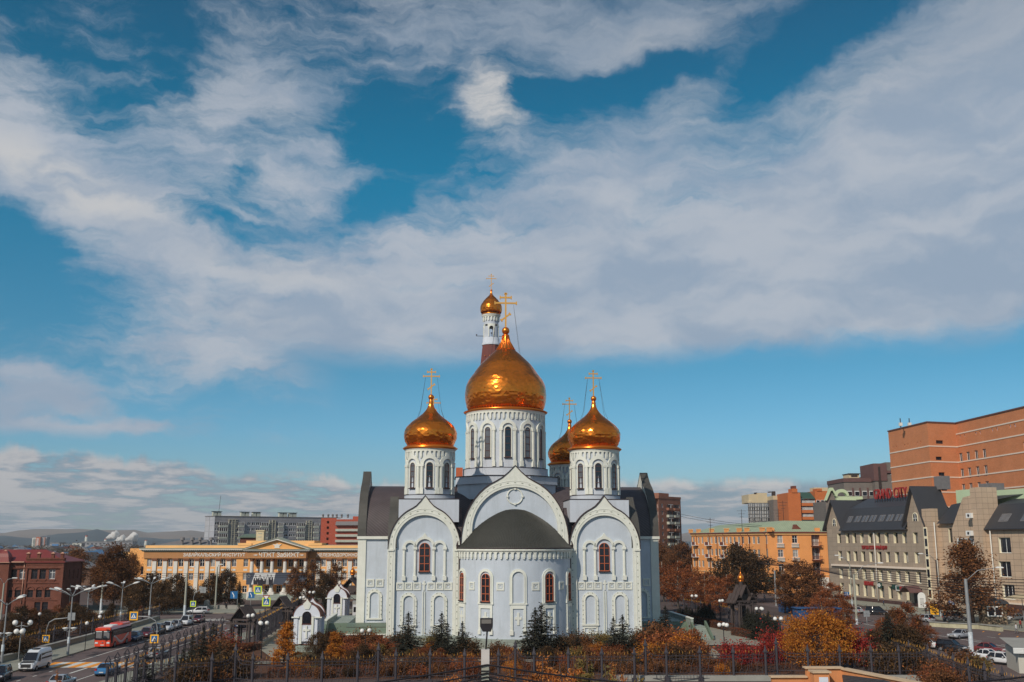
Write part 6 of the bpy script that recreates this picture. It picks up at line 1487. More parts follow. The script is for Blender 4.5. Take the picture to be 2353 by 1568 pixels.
for (q, n_, lab, zg) in ((S13(910, 1180), 3, 'globe lamp on the paved plaza right of the church', 4.3), (S13(1600, 875), 3, 'globe lamp by the hedge behind the red shrub', 4.3), (S13(1960, 1065), 3, 'globe lamp at the left edge of the yellow tree', 4.3), (S13(868, 725), 2, 'two globed lamp left of the timber gate by the spruces', 4.3), (S13(372, 635), 3, 'farthest globe lamp among the dark spruces right of the church', 4.3),
        (S11(1330, 800), 3, 'globe lamp on the path between first gate and near shrine', 4.3), (S11(1090, 655), 2, 'globe lamp in front of the nearest timber gate', 4.5), (S11(1815, 380), 3, 'globe lamp beside the fence left of the near shrine', 4.3), (S11(2100, 300), 2, 'globe lamp on the path behind the near shrine', 4.3), (S12(380, 170), 3, 'three globed lamp under the trees between the two shrines', 4.3), (S12(1285, 820), 2, 'two globed lamp in orange shrubs by the left church corner', 3.6)):
    globe_lamp(lab, q[0], q[1], n_, zg, R.uniform(0, 1))
p = on_ground(*S9(480, 330), 4.0); t = thing('globe_lamp', 'five globed lamp on curved arms above the white van', 'lamp', (p.x, p.y, 0), 0.4, 'globe lamps in the churchyard')
b = MB(mGALV); b.cyl(0, 0, 0, 4.6, .06, n=8); obj('pole', b, t)
for k in range(5):
    a = 2*pi*k/5; r_, z = (.95, 4.4) if k in (0, 2) else (.6, 3.4)
    m_ = MB(mGALV); m_.tube([(0, 0, z-.2), (r_*cos(a)*.6, r_*sin(a)*.6, z-.35), (r_*cos(a), r_*sin(a), z-.25)], .04, 5); o = obj('arm', m_, t); g = MB(mGLOBE); g.ball((r_*cos(a), r_*sin(a), z+.1), .33, 14); obj('globe', g, o)
for i, (sx_, sy_) in enumerate(((150, 670), (108, 770), (2240, 100), (1950, 245), (890, 40))):
    q = (380+sx_/5.6, 2330+sy_/5.6) if i < 2 else S9(sx_, sy_)
    p = on_ground(q[0], q[1], 3.6); t = thing('globe_lamp', 'slim single globe lamp in the left garden behind the road fence', 'lamp', (p.x, p.y, 0), 0, 'slim garden lamps'); b = MB(mBLK); b.cyl(0, 0, 0, 3.4, .05, n=6); obj('pole', b, t); g = MB(mGLOBE); g.ball((0, 0, 3.6), .25, 12); obj('globe', g, t)
def street_lamp(label, base, top, n_, spread=2.3, bowls=0.0, rz=0.0):
    p = on_ground(*base); h = at_y(top[0], top[1], p.y).z
    t = thing('street_lamp', label, 'street lamp', (p.x, p.y, 0), rz, 'many armed street lamps along the left road')
    b = MB(mGALV); b.cyl(0, 0, 0, 1.6, .17, .15, 10); b.cyl(0, 0, 1.6, h*.55, .12, .10, 8); b.cyl(0, 0, h*.55, h, .09, .07, 8); b.use(mPAPER).cyl(0, 0, 1.5, 2.3, .18, .17, 10); obj('pole', b, t)
    for k in range(n_):
        a = 2*pi*(k+.5)/n_; c_, s_ = cos(a), sin(a)
        m_ = MB(mGALV); m_.tube([(0, 0, h-.3), (spread*.5*c_, spread*.5*s_, h+.25), (spread*c_, spread*s_, h+.62)], .05, 5); o = obj('arm', m_, t)
        g = MB(mHEAD); g.M = Matrix.Translation((spread*c_, spread*s_, h+.64)) @ Matrix.Rotation(a, 4, 'Z') @ Matrix.Rotation(-.22, 4, 'Y'); g.lathe([(.02, 0), (.02, 0)], 4) if False else g.prism([(-.3, -.05), (.7, -.08), (.8, 0), (.6, .12), (0, .12), (-.3, .04)], -.16, .16); obj('lamp_head', g, o)
    if bowls:
        for s in (-1, 1):
            g = MB(mHEAD); g.lathe([(.12, bowls-.3), (.3, bowls-.08), (.42, bowls), (.42, bowls+.04), (.05, bowls+.12)], 14, (s*.5, 0)); m_ = MB(mGALV); m_.tube([(0, 0, bowls-.5), (s*.5, 0, bowls-.3)], .04, 5); o = obj('arm', m_, t); obj('bowl_lamp', g, o)
street_lamp('street lamp at the left edge with white arms above the dark bushes', S3(10, 1425), S3(65, 930), 4, 1.9, 3.6, .4)
street_lamp('nearest full street lamp between the van and the bus', S3(543, 1352), S3(592, 860), 6, 2.2, 3.4, .2)
street_lamp('street lamp behind the bus front, its arms overlapping the nearest lamp', S3(690, 1130), S3(712, 830), 6, 2.2, 0, .1)
street_lamp('street lamp with spread arms before the big brown tree', S3(965, 1110), S3(993, 800), 6, 2.3, 0, .3)
street_lamp('farthest street lamp on the left road near the institute trees', S3(1196, 1095), S3(1224, 765), 6, 2.4, 0, .15)
def pole(label, base, top, r, mtl, heads=(), name='lamp_pole', cat='pole', white=0.0):
    p = on_ground(*base); h = at_y(top[0], top[1], p.y).z; t = thing(name, label, cat, (p.x, p.y, 0))
    b = MB(mtl); b.cyl(0, 0, 0, h, r, r*.7, 10)
    if white: b.use(mPAPER).cyl(0, 0, .0, white, r*1.04, r*1.02, 10)
    obj('shaft', b, t)
    for dx_, dz_, dy_ in heads:
        m_ = MB(mGALV); m_.tube([(0, 0, h-.3), (dx_*.4, dy_*.4, h+dz_*.75), (dx_, dy_, h+dz_)], .05, 5); o = obj('arm', m_, t)
        g = MB(mHEAD); g.M = Matrix.Translation((dx_, dy_, h+dz_)) @ Matrix.Rotation(atan2(dy_, dx_), 4, 'Z'); g.prism([(-.2, -.04), (.75, -.05), (.85, .03), (.6, .14), (0, .14)], -.17, .17); obj('lamp_head', g, o)
    return t, h
pole('thick pale concrete lamp pole by the crossroads with painted white foot', S3(1482, 1040), S3(1500, 690), .26, mPOLE, ((1.0, 1.2, -.5),), white=2.2)
pole('grey lamp pole among trees left of the portico', S4(322, 985), S4(335, 640), .2, mPOLE, ((.6, .5, -.2),))
pole('pale pole with white painted foot in front of the big brown tree', S3(808, 1020), S3(823, 760), .24, mPOLE, white=3.0)
pole('tall pale pole in front of the red brick house facade', S3(214, 970), S3(240, 735), .2, mPOLE)
pole('grey pole at the corner of the red brick house', S3(548, 1000), S3(557, 775), .17, mPOLE)
pole('pale pole with two curved lamp arms at the far left edge', S3(5, 1060), S3(36, 770), .2, mPOLE, ((-1.6, 1.1, -.4), (1.5, .9, .2)))
pole('large steel lamp pole with one arm in front of the right tree', (3550+1230/3.6465, 2300+1130/3.6465), (3550+1127/3.6465, 2300+60/3.6465), .3, mGALV, ((3.9, 1.5, -1.0),), white=2.6)
pole('concrete pole with a long lamp arm before the hotel corner', S7(345, 965), S7(305, 440), .24, mPOLE, ((4.2, 2.0, -1.0),), white=1.0)
pole('slim pole with twin lamp heads at the left corner of the hotel', S7(298, 800), S7(245, 330), .14, mPOLE, ((-2.4, 1.8, 0), (-1.4, 1.3, .3)), white=2.0)
pole('leaning brown wooden pole before the hotel stair tower', S7(1218, 885), S7(1110, 290), .2, mWOOD, ((-2.6, 1.2, 0),), white=1.5)
pole('grey pole with wires at the corner of the orange house', (2600+900/1.781, 1850+1025/1.781), (2600+888/1.781, 1850+770/1.781), .26, mGALV)
pole('pale pole at the far end of the street right of the church', (2600+132/1.781, 1850+880/1.781), (2600+128/1.781, 1850+715/1.781), .2, mPOLE)
pole('second pale pole on the far street with curved lamp arm', (2600+200/1.781, 1850+800/1.781), (2600+195/1.781, 1850+700/1.781), .2, mPOLE, ((-1.4, 1.6, 0),))
pole('lamp pole with two short arms in front of the orange corner', (2600+985/1.781, 1850+850/1.781), (2600+988/1.781, 1850+690/1.781), .2, mGALV, ((-1.6, 1.6, 0), (1.4, 1.5, 0)))
# foreground floodlight on a concrete pole
p = at_y(1946, 2720, 42); t = thing('floodlight_pole', 'foreground concrete pole carrying a black rectangular floodlight before the church apse', 'lamp', (p.x-.05, 42, 0))
b = MB(mPOLE); b.box(-.15, .15, -.15, .15, 0, 9.55); b.use(mat('pale pole top', lin(196, 190, 186), .8, var=.1)).box(-.165, .165, -.165, .165, 9.55, 10.2); obj('shaft', b, t)
b = MB(mBLK)
for z in (8.95, 9.35, 8.6): b.box(-.18, .18, -.18, .18, z, z+.05)
b.box(-.3, .3, -.05, .05, 9.0, 9.06); obj('clamp', b, t)
b = MB(mBLK); b.tube([(.02, 0, 10.2), (.07, 0, 10.95)], .035, 6); obj('bracket', b, t)
b = MB(mBLK); b.prism([(-.11, 10.9), (.22, 10.9), (.30, 11.1), (.30, 11.42), (-.22, 11.42), (-.22, 11.1)], -.18, .1); b.use(mat('floodlight glass', lin(120, 116, 112), .2, var=.1)).prism([(-.16, 11.22), (.24, 11.22), (.24, 11.38), (-.16, 11.38)], -.2, -.17); obj('floodlight', b, t)
mWIRE = mat('black cable', lin(40, 36, 40), .6)
def wire(label, pts, r, sag, group=None):
    t = MB(mWIRE)
    for a, c in zip(pts, pts[1:]):
        a, c = Vector(a), Vector(c); q_ = sag if group else sag*((c-a).length/27)**2; t.tube([a.lerp(c, k/14)-Vector((0, 0, q_*4*(k/14)*(1-k/14))) for k in range(15)], r, 4)
    tag(obj('cable', t), label, 'cable', group)
for k, (z, sg, r_) in enumerate(((9.62, 1.25, .034), (9.30, 1.30, .03), (9.16, 1.45, .026), (9.02, 1.05, .026))):
    wire(('thick upper black cable', 'second black cable', 'third black cable', 'lowest black cable')[k]+' strung across the foreground past the floodlight pole', [(-19, 41+k*.3, z-1.0), (-1.0, 41.8, z), (26, 37, z+1.35-.1*k)], r_, sg)
for k in range(7):
    wire('thin overhead wire crossing in front of the hotel', [(56+k*.3, 262-k*3, 9.5+k*.35), (72.5, 204-2*k, 9.0-k*.45), (84, 165-3*k, 8.4-k*.4), (106, 120, 8.5-k*.3)], .05, .5, 'overhead wires before the hotel')
for k in range(3):
    wire('thin overhead wire crossing in front of the orange institute', [(-98, 232, 6.8+k*.5), (-60, 228-k, 6.9+k*.4), (-32, 232, 6.6+k*.5)], .04, .35, 'overhead wires before the institute')
for k in range(2):
    wire('long thin wire over the distant roofs right of the church', [(58, 395, 27-k), (74, 300, 19-k*.5)], .05, 1.0, 'roof wires')
# road signs
def sign_pic(mb, kind, w):
    h = w/2
    if kind in ('cross_o', 'cross_y'):
        mb.use(mSY if kind == 'cross_o' else mat('fluorescent sign border', lin(206, 226, 60), .5, var=.02)).prism([(-h, -h), (h, -h), (h, h), (-h, h)], -.03, .0)
        mb.use(mSB).prism([(-h*.72, -h*.72), (h*.72, -h*.72), (h*.72, h*.72), (-h*.72, h*.72)], -.045, -.03)
        mb.use(mSW).prism([(-h*.58, -h*.5), (h*.58, -h*.5), (0, h*.6)], -.055, -.045)
        mb.use(mBLK).prism([(h*(.03+.09*cos(k*pi/3)), h*(.22+.09*sin(k*pi/3))) for k in range(6)], -.065, -.055); mb.prism([(-h*.08, -.1*h), (h*.08, -.12*h), (h*.1, h*.12), (-h*.02, h*.14)], -.065, -.055)
        mb.prism([(-h*.3, -h*.42), (-h*.2, -h*.42), (h*.05, -h*.1), (-h*.08, -h*.1)], -.065, -.055); mb.prism([(h*.12, -h*.42), (h*.24, -h*.42), (h*.08, -h*.1), (-h*.02, -h*.1)], -.065, -.055)
    elif kind == 'lane':
        mb.use(mSB).prism([(-h, -h), (h, -h), (h, h), (-h, h)], -.03, 0); mb.use(mSW).prism([(-h*.1, -h*.7), (h*.1, -h*.7), (h*.1, -.1*h), (-h*.42, h*.75), (-h*.6, h*.62), (-h*.1, -.15*h)], -.045, -.03)
    elif kind == 'lanes':
        mb.use(mSB).prism([(-h*1.2, -h), (h*1.2, -h), (h*1.2, h), (-h*1.2, h)], -.03, 0); mb.use(mSW)
        for s in (-1, 1):
            mb.prism([(s*.35*h-.07*h, -h*.7), (s*.35*h+.07*h, -h*.7), (s*.35*h+.07*h, h*.4), (s*.35*h-.07*h, h*.4)], -.045, -.03); mb.prism([(s*.35*h-.25*h, h*.35), (s*.35*h+.25*h, h*.35), (s*.35*h, h*.8)], -.045, -.03)
            a, c = sorted((s*.42*h, s*1.0*h)); mb.prism([(a, -.3*h), (c, -.3*h), (c, -.1*h), (a, -.1*h)], -.045, -.03)
    elif kind == 'park':
        mb.use(mSB).prism([(-h, -h), (h, -h), (h, h), (-h, h)], -.03, 0); mb.use(mSW).prism([(-h*.35, -h*.7), (-h*.1, -h*.7), (-h*.1, h*.7), (-h*.35, h*.7)], -.045, -.03)
        mb.band([(-h*.1+.5*h*sin(k*pi/8), h*.28+.42*h*cos(k*pi/8)) for k in range(9)], [(-h*.1+.25*h*sin(k*pi/8), h*.28+.2*h*cos(k*pi/8)) for k in range(9)], -.045, -.03)
        mb.prism([(-h*.9, -h*1.5), (h*.9, -h*1.5), (h*.9, -h*1.05), (-h*.9, -h*1.05)], -.03, 0)
    elif kind == 'yield':
        mb.use(mREDL).prism([(0, -h), (h, h*.75), (-h, h*.75)], -.03, 0); mb.use(mSW).prism([(0, -h*.6), (h*.66, h*.56), (-h*.66, h*.56)], -.045, -.03)
    elif kind == 'back':
        mb.use(mGALV).prism([(-h, -h), (h, -h), (h, h), (-h, h)], -.02, .01); mb.box(-h, h, -.05, -.02, -.05, .05); mb.box(-.05, .05, -.05, -.02, -h, h)
def road_sign(label, base, signs, arm=None, top=None, r=.06, rz=0.0, yb=None):
    """signs: (pixel x, pixel y, kind, size)"""
    p = on_ground(*base); Y = yb or p.y; x0 = at_y(base[0], base[1], Y).x
    t = thing('road_sign', label, 'road sign', (x0, Y, 0)); zz = []
    for (sx_, sy_, kind, w_) in signs:
        v = at_y(sx_, sy_, Y); zz.append(v.z); m_ = MB(); m_.M = Matrix.Translation((v.x-x0, -.1, v.z)); sign_pic(m_, kind, w_); obj('sign_plate', m_, t)
    h = at_y(top[0], top[1], Y).z if top else max(zz)+.4
    b = MB(mGALV)
    if arm:
        v = at_y(arm[0], arm[1], Y); dx_ = v.x-x0; sgn = math.copysign(1, dx_)
        b.tube([(0, 0, 0), (0, 0, h-1.3), (sgn*.25, 0, h-.5), (sgn*1.0, 0, h-.08), (dx_*.6, 0, h), (dx_, 0, v.z)], r, 6)
    else: b.tube([(0, 0, 0), (0, 0, h)], r, 6)
    obj('pole', b, t); return t
road_sign('crossing sign on a curved gantry pole behind the white van', S3(362, 1300), [(*S3(372, 1217), 'cross_o', 1.0), (*S3(578, 1038), 'back', 1.0)], S3(578, 1045), S3(450, 1055), .07)
road_sign('pair of orange bordered crossing signs on a gantry arm over the cars', (on_ground(*S3(1245, 1420)).x and S3(1245, 1420)[0], S3(1245, 1420)[1]), [(*S3(1243, 1218), 'cross_o', 1.02), (*S3(1078, 1034), 'cross_o', 1.02)], S3(1110, 1038), S3(1200, 1040), .07, yb=127.0)
road_sign('lime bordered crossing sign on a gantry pole by the white wagon', S4(140, 1050), [(*S4(147, 937), 'cross_y', 1.1), (*S4(228, 825), 'back', 1.1)], S4(228, 826), S4(200, 826), .07)
road_sign('blue lane sign on a pole left of the institute steps', S4(497, 995), [(*S4(475, 865), 'lane', 1.5)], None, S4(500, 830))
road_sign('blue lane sign in front of the institute columns', S4(605, 985), [(*S4(617, 866), 'lane', 1.3)])
road_sign('lime bordered crossing sign on a curved pole before the portico', S4(737, 1000), [(*S4(668, 825), 'cross_y', 1.6)], S4(690, 822), S4(715, 815), .07)
road_sign('give way triangle above a lime bordered crossing sign at the gate', S4(735, 1010), [(*S4(735, 890), 'yield', 1.5), (*S4(735, 922), 'cross_y', 1.7)])
road_sign('orange bordered crossing sign beside the pole at the orange corner house', (2600+912/1.781, 1850+930/1.781), [(2600+912/1.781, 1850+803/1.781, 'cross_o', 1.25)])
road_sign('orange bordered crossing sign right of the gold onion gate', (2600+720/1.781, 1850+960/1.781), [(2600+720/1.781, 1850+858/1.781, 'cross_o', 1.15)])
road_sign('orange bordered crossing sign half hidden in trees before the orange house', (2600+622/1.781, 1850+930/1.781), [(2600+622/1.781, 1850+780/1.781, 'cross_o', 1.2)])
road_sign('blue two lane sign at the left end of the hotel', S7(236, 800), [(*S7(236, 647), 'lanes', .95)])
road_sign('blue two lane sign between the grey van and the big right tree', S7(1338, 900), [(*S7(1333, 745), 'lanes', 1.0)])
road_sign('blue parking sign beside the leaning wooden pole', S7(1172, 880), [(*S7(1172, 760), 'park', .85)])
road_sign('grey back of a road sign above the white car by the maple', S7(455, 1030), [(*S7(443, 850), 'back', 1.0)])
t = thing('notice_board', 'yellow advertising board standing beside the silver car near the hotel', 'sign', tuple(on_ground(*S7(1160, 890)))); b = MB(mSY); b.box(-.8, .8, -.05, .05, .5, 2.5); obj('board', b, t); b = MB(mBLK)
for k in range(5): b.box(-.6, .6-.2*(k % 2), -.07, -.05, .9+k*.3, .98+k*.3)
obj('print_lines', b, t)
t = thing('arched_board', 'white arched menu board by the hotel entrance steps', 'sign', tuple(on_ground(*S7(1032, 835)))); b = MB(mSW); b.prism(list(reversed(arch(0, .9, 3.2, .8, 8))), -.05, .05); obj('board', b, t); b = MB(mBLK)
for k in range(7): b.box(-.4, .4, -.07, -.05, 1.2+k*.25, 1.26+k*.25)
obj('print_lines', b, t)
# ------------------------------------------------------------------ vehicles
mTYRE = mat('tyre rubber', lin(34, 32, 34), .9, var=.05); mRIM = mat('wheel rim', lin(150, 150, 152), .35, metal=.6, var=.05)
mCGL = mat('car glass', lin(30, 30, 36), .06, var=.1, spec=.6); mHL = mat('headlight glass', lin(214, 218, 222), .1, var=.03, spec=.6); mTL = mat('tail light', lin(168, 34, 32), .2, var=.03)
mPLATE = mat('number plate', lin(206, 206, 204), .5, var=.05); mTRIMB = mat('black car trim', lin(40, 38, 40), .6, var=.05)
def paint(n_, c): return mat('car paint '+n_, lin(*c), .28, var=.04, vs=.8, spec=.5, coat=.6)
def ring_loft(mb, st, smooth=False, caps=True):
    """stations: (y, z_bottom, z_top, half width at bottom, half width at top, widest, height of the widest)"""
    k = 10; v = []
    for y, zb, zt, wb, wt, ww, zw in st:
        v += [(-wb, y, zb), (wb, y, zb), (ww, y, zb+(zw-zb)*.45), (ww, y, zw), (wt+(ww-wt)*.5, y, zw+(zt-zw)*.6), (wt*.86, y, zt), (-wt*.86, y, zt), (-wt-(ww-wt)*.5, y, zw+(zt-zw)*.6), (-ww, y, zw), (-ww, y, zb+(zw-zb)*.45)]
    f = []
    for i in range(len(st)-1):
        for j in range(k): q = (j+1) % k; f.append((i*k+j, i*k+q, (i+1)*k+q, (i+1)*k+j))
    mb.add(v, f, smooth)
    if caps: mb.add(v[:k], [tuple(reversed(range(k)))]); mb.add(v[-k:], [tuple(range(k))])
CARS = {}
CT = {  # length, width, height, bonnet height, cabin base front/rear (fraction of length), roof front/rear, boot height
    'sedan': (4.55, 1.78, 1.44, .92, -.14, .36, .02, .25, .98), 'suv': (4.45, 1.84, 1.66, 1.02, -.17, .48, -.02, .42, 1.06), 'hatch': (4.0, 1.72, 1.52, .92, -.20, .48, -.06, .38, .96),
    'minivan': (4.7, 1.78, 1.82, 1.04, -.33, .485, -.17, .44, 1.08), 'wagon': (4.7, 1.78, 1.50, .92, -.16, .47, 0.0, .38, .98)}
def car(label, kind, col, loc, rz, group=None, sc=.92):
    key = (kind, col.name)
    if key in CARS: return dup(CARS[key], loc, rz, label, sc, group)
    L_, Wd, H_, zb, cf, cr, rf, rr, bt = CT[kind]; w = Wd/2; h = L_/2
    t = thing('parked_car' if kind != 'minivan' else 'minivan', label, 'car', loc, rz, group, sc); CARS[key] = t
    b = MB(col)
    ring_loft(b, [(-h, .42, .62, w*.74, w*.74, w*.80, .52), (-h+.12, .30, .72, w*.84, w*.80, w*.9, .55), (-h+.5, .22, zb-.12, w*.88, w*.86, w*.98, .62), (L_*cf-.05, .20, zb, w*.9, w*.9, w, .68), (L_*.1, .20, zb+.02, w*.9, w*.93, w, .70), (L_*cr-.1, .20, bt, w*.9, w*.9, w, .72), (h-.25, .26, bt-.04, w*.88, w*.84, w*.96, .70), (h-.04, .34, bt-.16, w*.82, w*.8, w*.9, .68), (h, .42, .78, w*.76, w*.76, w*.84, .62)], True)
    bo = obj('body', b, t)
    b = MB(mTRIMB); b.box(-w*.98, w*.98, -h+.35, h-.3, .17, .32); b.box(-w*.6, w*.6, -h-.02, -h+.2, .34, .46); b.box(-w*.45, w*.45, -h-.01, -h+.25, .56, .68); obj('lower_trim', b, bo)
    g = MB(mCGL); zr = H_-.05
    cab = [(L_*cf, zb-.06, zb, w*.84, w*.82, w*.86, zb-.03), (L_*rf, zb-.06, zr, w*.9, w*.66, w*.90, zb+.02), (L_*(rf+rr)/2, zb-.06, zr+.02, w*.92, w*.68, w*.92, zb+.02), (L_*rr, bt-.1, zr-.02, w*.9, w*.64, w*.90, bt), (L_*cr, bt-.1, bt+.02, w*.84, w*.8, w*.86, bt-.02)]
    ring_loft(g, cab, False); obj('windows', g, t)
    r = MB(col); rw = w*.62
    r.grid(4, 6, lambda s, q: ((-rw+2*rw*s)*(1-.06*abs(q-.5)), L_*rf-.06+(L_*(rr-rf)+.12)*q, H_-.03+.03*sin(pi*q)-.05*(2*s-1)**4-.03*(q > .9)))
    for s in (-1, 1):
        for (y0, z0, x0), (y1, z1, x1) in (((L_*cf, zb, w*.82), (L_*rf, zr, w*.63)), ((L_*cr, bt, w*.8), (L_*rr, zr-.02, w*.62)), ((L_*(rf*.45+rr*.55), zb, w*.92), (L_*(rf*.45+rr*.55), zr, w*.67)), ((L_*rf, zr, w*.64), (L_*rr, zr, w*.62))):
            r.tube([(s*x0, y0, z0), (s*(x0+x1)/2+s*.03, (y0+y1)/2, (z0+z1)/2), (s*x1, y1, z1)], .055, 4)
    obj('roof', r, t)
    for s in (-1, 1):
        for y in (-h+.82, h-.86):
            q = MB(mTYRE); q.M = Matrix.Translation((s*(w-.10), y, .33)) @ Matrix.Rotation(pi/2, 4, 'Y'); q.cyl(0, 0, -.11, .11, .33, n=16); wo = obj('wheel', q, t)
            q = MB(mRIM); q.M = Matrix.Translation((s*(w-.10), y, .33)) @ Matrix.Rotation(pi/2, 4, 'Y'); q.cyl(0, 0, -.125, .125, .21, n=10); obj('rim', q, wo)
        q = MB(mHL); q.cbox((s*w*.68, -h+.16, .70), (.34, .30, .15), s*.35); obj('headlight', q, t)
        q = MB(mTL); q.cbox((s*w*.74, h-.07, .82), (.26, .16, .22), -s*.3); obj('tail_light', q, t)
        q = MB(col); q.ball((s*(w+.07), L_*cf+.35, zb+.08), .12, 8, .75); obj('wing_mirror', q, t)
    for y in (-h-.015, h+.015): q = MB(mPLATE); q.cbox((0, y, .52), (.5, .03, .11)); obj('number_plate', q, t)
    return t
PW, PS, PB, PR, PBL, PG, PDB = paint('white', (214, 216, 220)), paint('silver', (164, 166, 172)), paint('black', (34, 33, 38)), paint('dark red', (108, 40, 42)), paint('blue', (58, 116, 166)), paint('grey', (112, 108, 110)), paint('dark blue', (44, 62, 96))
a0 = radians(2.5)
car('dark red crossover queuing second behind the red bus', 'suv', PR, (-56.0, 158.4, 0), a0)
car('black minivan queuing behind the dark red crossover', 'minivan', PB, (-56.3, 164.0, 0), a0)
car('white crossover queuing fourth behind the red bus', 'suv', PW, (-56.6, 169.6, 0), a0)
car('silver hatchback between the white crossover and the white minivan', 'hatch', PS, (-56.9, 174.6, 0), a0)
car('white minivan near the head of the queue by the crossroads', 'minivan', PW, (-57.2, 181.2, 0), a0)
car('dark red estate last in the queue behind the white minivan', 'wagon', PR, (-57.0, 187.4, 0), a0)
car('dark blue hatchback close behind the red bus', 'hatch', PDB, (-55.9, 153.2, 0), a0)
car('white estate car side on at the crossroads', 'wagon', PW, (-63.8, 209.2, 0), radians(-86))
car('bright blue sedan driving away on the left road', 'sedan', PBL, (-44.8, 115.4, 0), pi+a0)
car('silver grey sedan driving away behind the red foliage at bottom left', 'sedan', PS, (-45.6, 105.6, 0), pi+a0)
car('black crossover at the bottom left corner in front of the white van', 'suv', PB, (-54.4, 110.6, 0), radians(12))
car('dark blue car behind the timber gate at the kerb', 'sedan', PDB, (-46.4, 176.5, 0), pi+a0)
car('black car waiting beside the fence left of the gate', 'sedan', PB, (-46.6, 184.0, 0), pi+.1)
car('silver sedan half hidden behind the fence by the crossing sign', 'sedan', PS, (-44.9, 131.5, 0), pi)
car('light silver sedan driving past behind the steel lamp pole', 'sedan', PS, (68.0, 157.2, 0), radians(-55))
car('black crossover in the parking lot left of the steel lamp pole', 'suv', PB, (59.2, 139.2, 0), radians(42))
car('white car half hidden behind the black crossover', 'suv', PW, (57.6, 142.5, 0), radians(42))
car('dark red sedan between the steel lamp pole and white cars', 'sedan', PR, (63.2, 136.8, 0), radians(42))
car('white sedan parked in the second row behind the white hatchback', 'sedan', PW, (59.4, 128.8, 0), radians(38))
car('white hatchback parked nearest to the white kiosk', 'hatch', PW, (59.0, 124.6, 0), radians(32))
car('grey minivan parked between the parking sign and the stone kiosk', 'minivan', PG, (81.8, 190.4, 0), radians(70))
car('silver hatchback parked in front of the yellow board', 'hatch', PS, (75.6, 188.6, 0), pi+.35)
car('white sedan beside the two people at the right edge', 'sedan', PW, (93.2, 191.4, 0), radians(-70))
car('black minivan parked below the hotel facade', 'minivan', PB, (73.0, 206.4, 0), radians(78))
car('silver sedan parked left of the black minivan at the hotel', 'sedan', PS, (70.2, 211.0, 0), pi+.4)
car('white car under the maple by the grey sign back', 'suv', PW, (59.6, 161.6, 0), radians(150))
car('white car behind the birch at the corner house', 'wagon', PW, (67.0, 232, 0), radians(95))
# white van
t = thing('van', 'white high roofed passenger van with dark windows on the left road', 'van', (-55.0, 119.9, 0), radians(3), sc=.88)
b = MB(PW); w = 1.02
ring_loft(b, [(-2.95, .45, .85, .8, .75, .86, .6), (-2.8, .35, 1.02, .9, .86, .96, .7), (-2.2, .3, 1.22, .95, .9, 1.0, .8), (-1.95, .3, 1.30, .96, .92, w, .9), (-1.1, .3, 2.28, .96, .80, w, 1.5), (-.6, .3, 2.52, .96, .82, w, 1.7), (1, .3, 2.6, .96, .84, w, 1.8), (2.75, .3, 2.58, .96, .84, w, 1.8), (2.95, .4, 2.4, .94, .8, .98, 1.7)]); obj('body', b, t)
b = MB(mCGL); b.add([(-.86, -2.02, 1.34), (.86, -2.02, 1.34), (.74, -1.17, 2.26), (-.74, -1.17, 2.26)], [(0, 1, 2, 3)]); obj('windscreen', b, t)
for s in (-1, 1):
    q = MB(mCGL); f = [(s*1.035, -1.6, 1.3), (s*1.035, -.75, 1.3), (s*.99, -.75, 2.05), (s*1.0, -1.2, 1.98)]; q.add(f, [(0, 1, 2, 3)] if s > 0 else [(3, 2, 1, 0)]); f = [(s*1.035, -.55, 1.35), (s*1.035, 2.7, 1.35), (s*.985, 2.7, 2.08), (s*.985, -.55, 2.08)]; q.add(f, [(0, 1, 2, 3)] if s > 0 else [(3, 2, 1, 0)]); obj('side_window', q, t)
    q = MB(mHL); q.cbox((s*.78, -2.72, 1.0), (.32, .36, .26), s*.5); obj('headlight', q, t); q = MB(mTRIMB); q.cbox((s*1.2, -1.75, 1.4), (.22, .16, .36)); obj('wing_mirror', q, t)
    for y in (-1.95, 1.85):
        q = MB(mTYRE); q.M = Matrix.Translation((s*.92, y, .36)) @ Matrix.Rotation(pi/2, 4, 'Y'); q.cyl(0, 0, -.13, .13, .36, n=16); wo = obj('wheel', q, t); q = MB(mRIM); q.M = Matrix.Translation((s*.92, y, .36)) @ Matrix.Rotation(pi/2, 4, 'Y'); q.cyl(0, 0, -.14, .14, .2, n=10); obj('rim', q, wo)
b = MB(mTRIMB); b.box(-.62, .62, -2.99, -2.8, .55, .98); b.box(-.88, .88, -2.94, -2.6, .28, .48); b.box(-1.03, 1.03, -1.5, 1.4, .32, .42); b.add([(-.8, -2.05, 1.275), (.8, -2.05, 1.275), (.82, -2.62, 1.12), (-.82, -2.62, 1.12)], [(0, 3, 2, 1)]); obj('grille', b, t)
b = MB(mPLATE); b.cbox((0, -3.01, .5), (.52, .03, .12)); obj('number_plate', b, t)
b = MB(mTRIMB); b.box(-.35, .35, -.6, .5, 2.58, 2.66); obj('roof_vent', b, t)
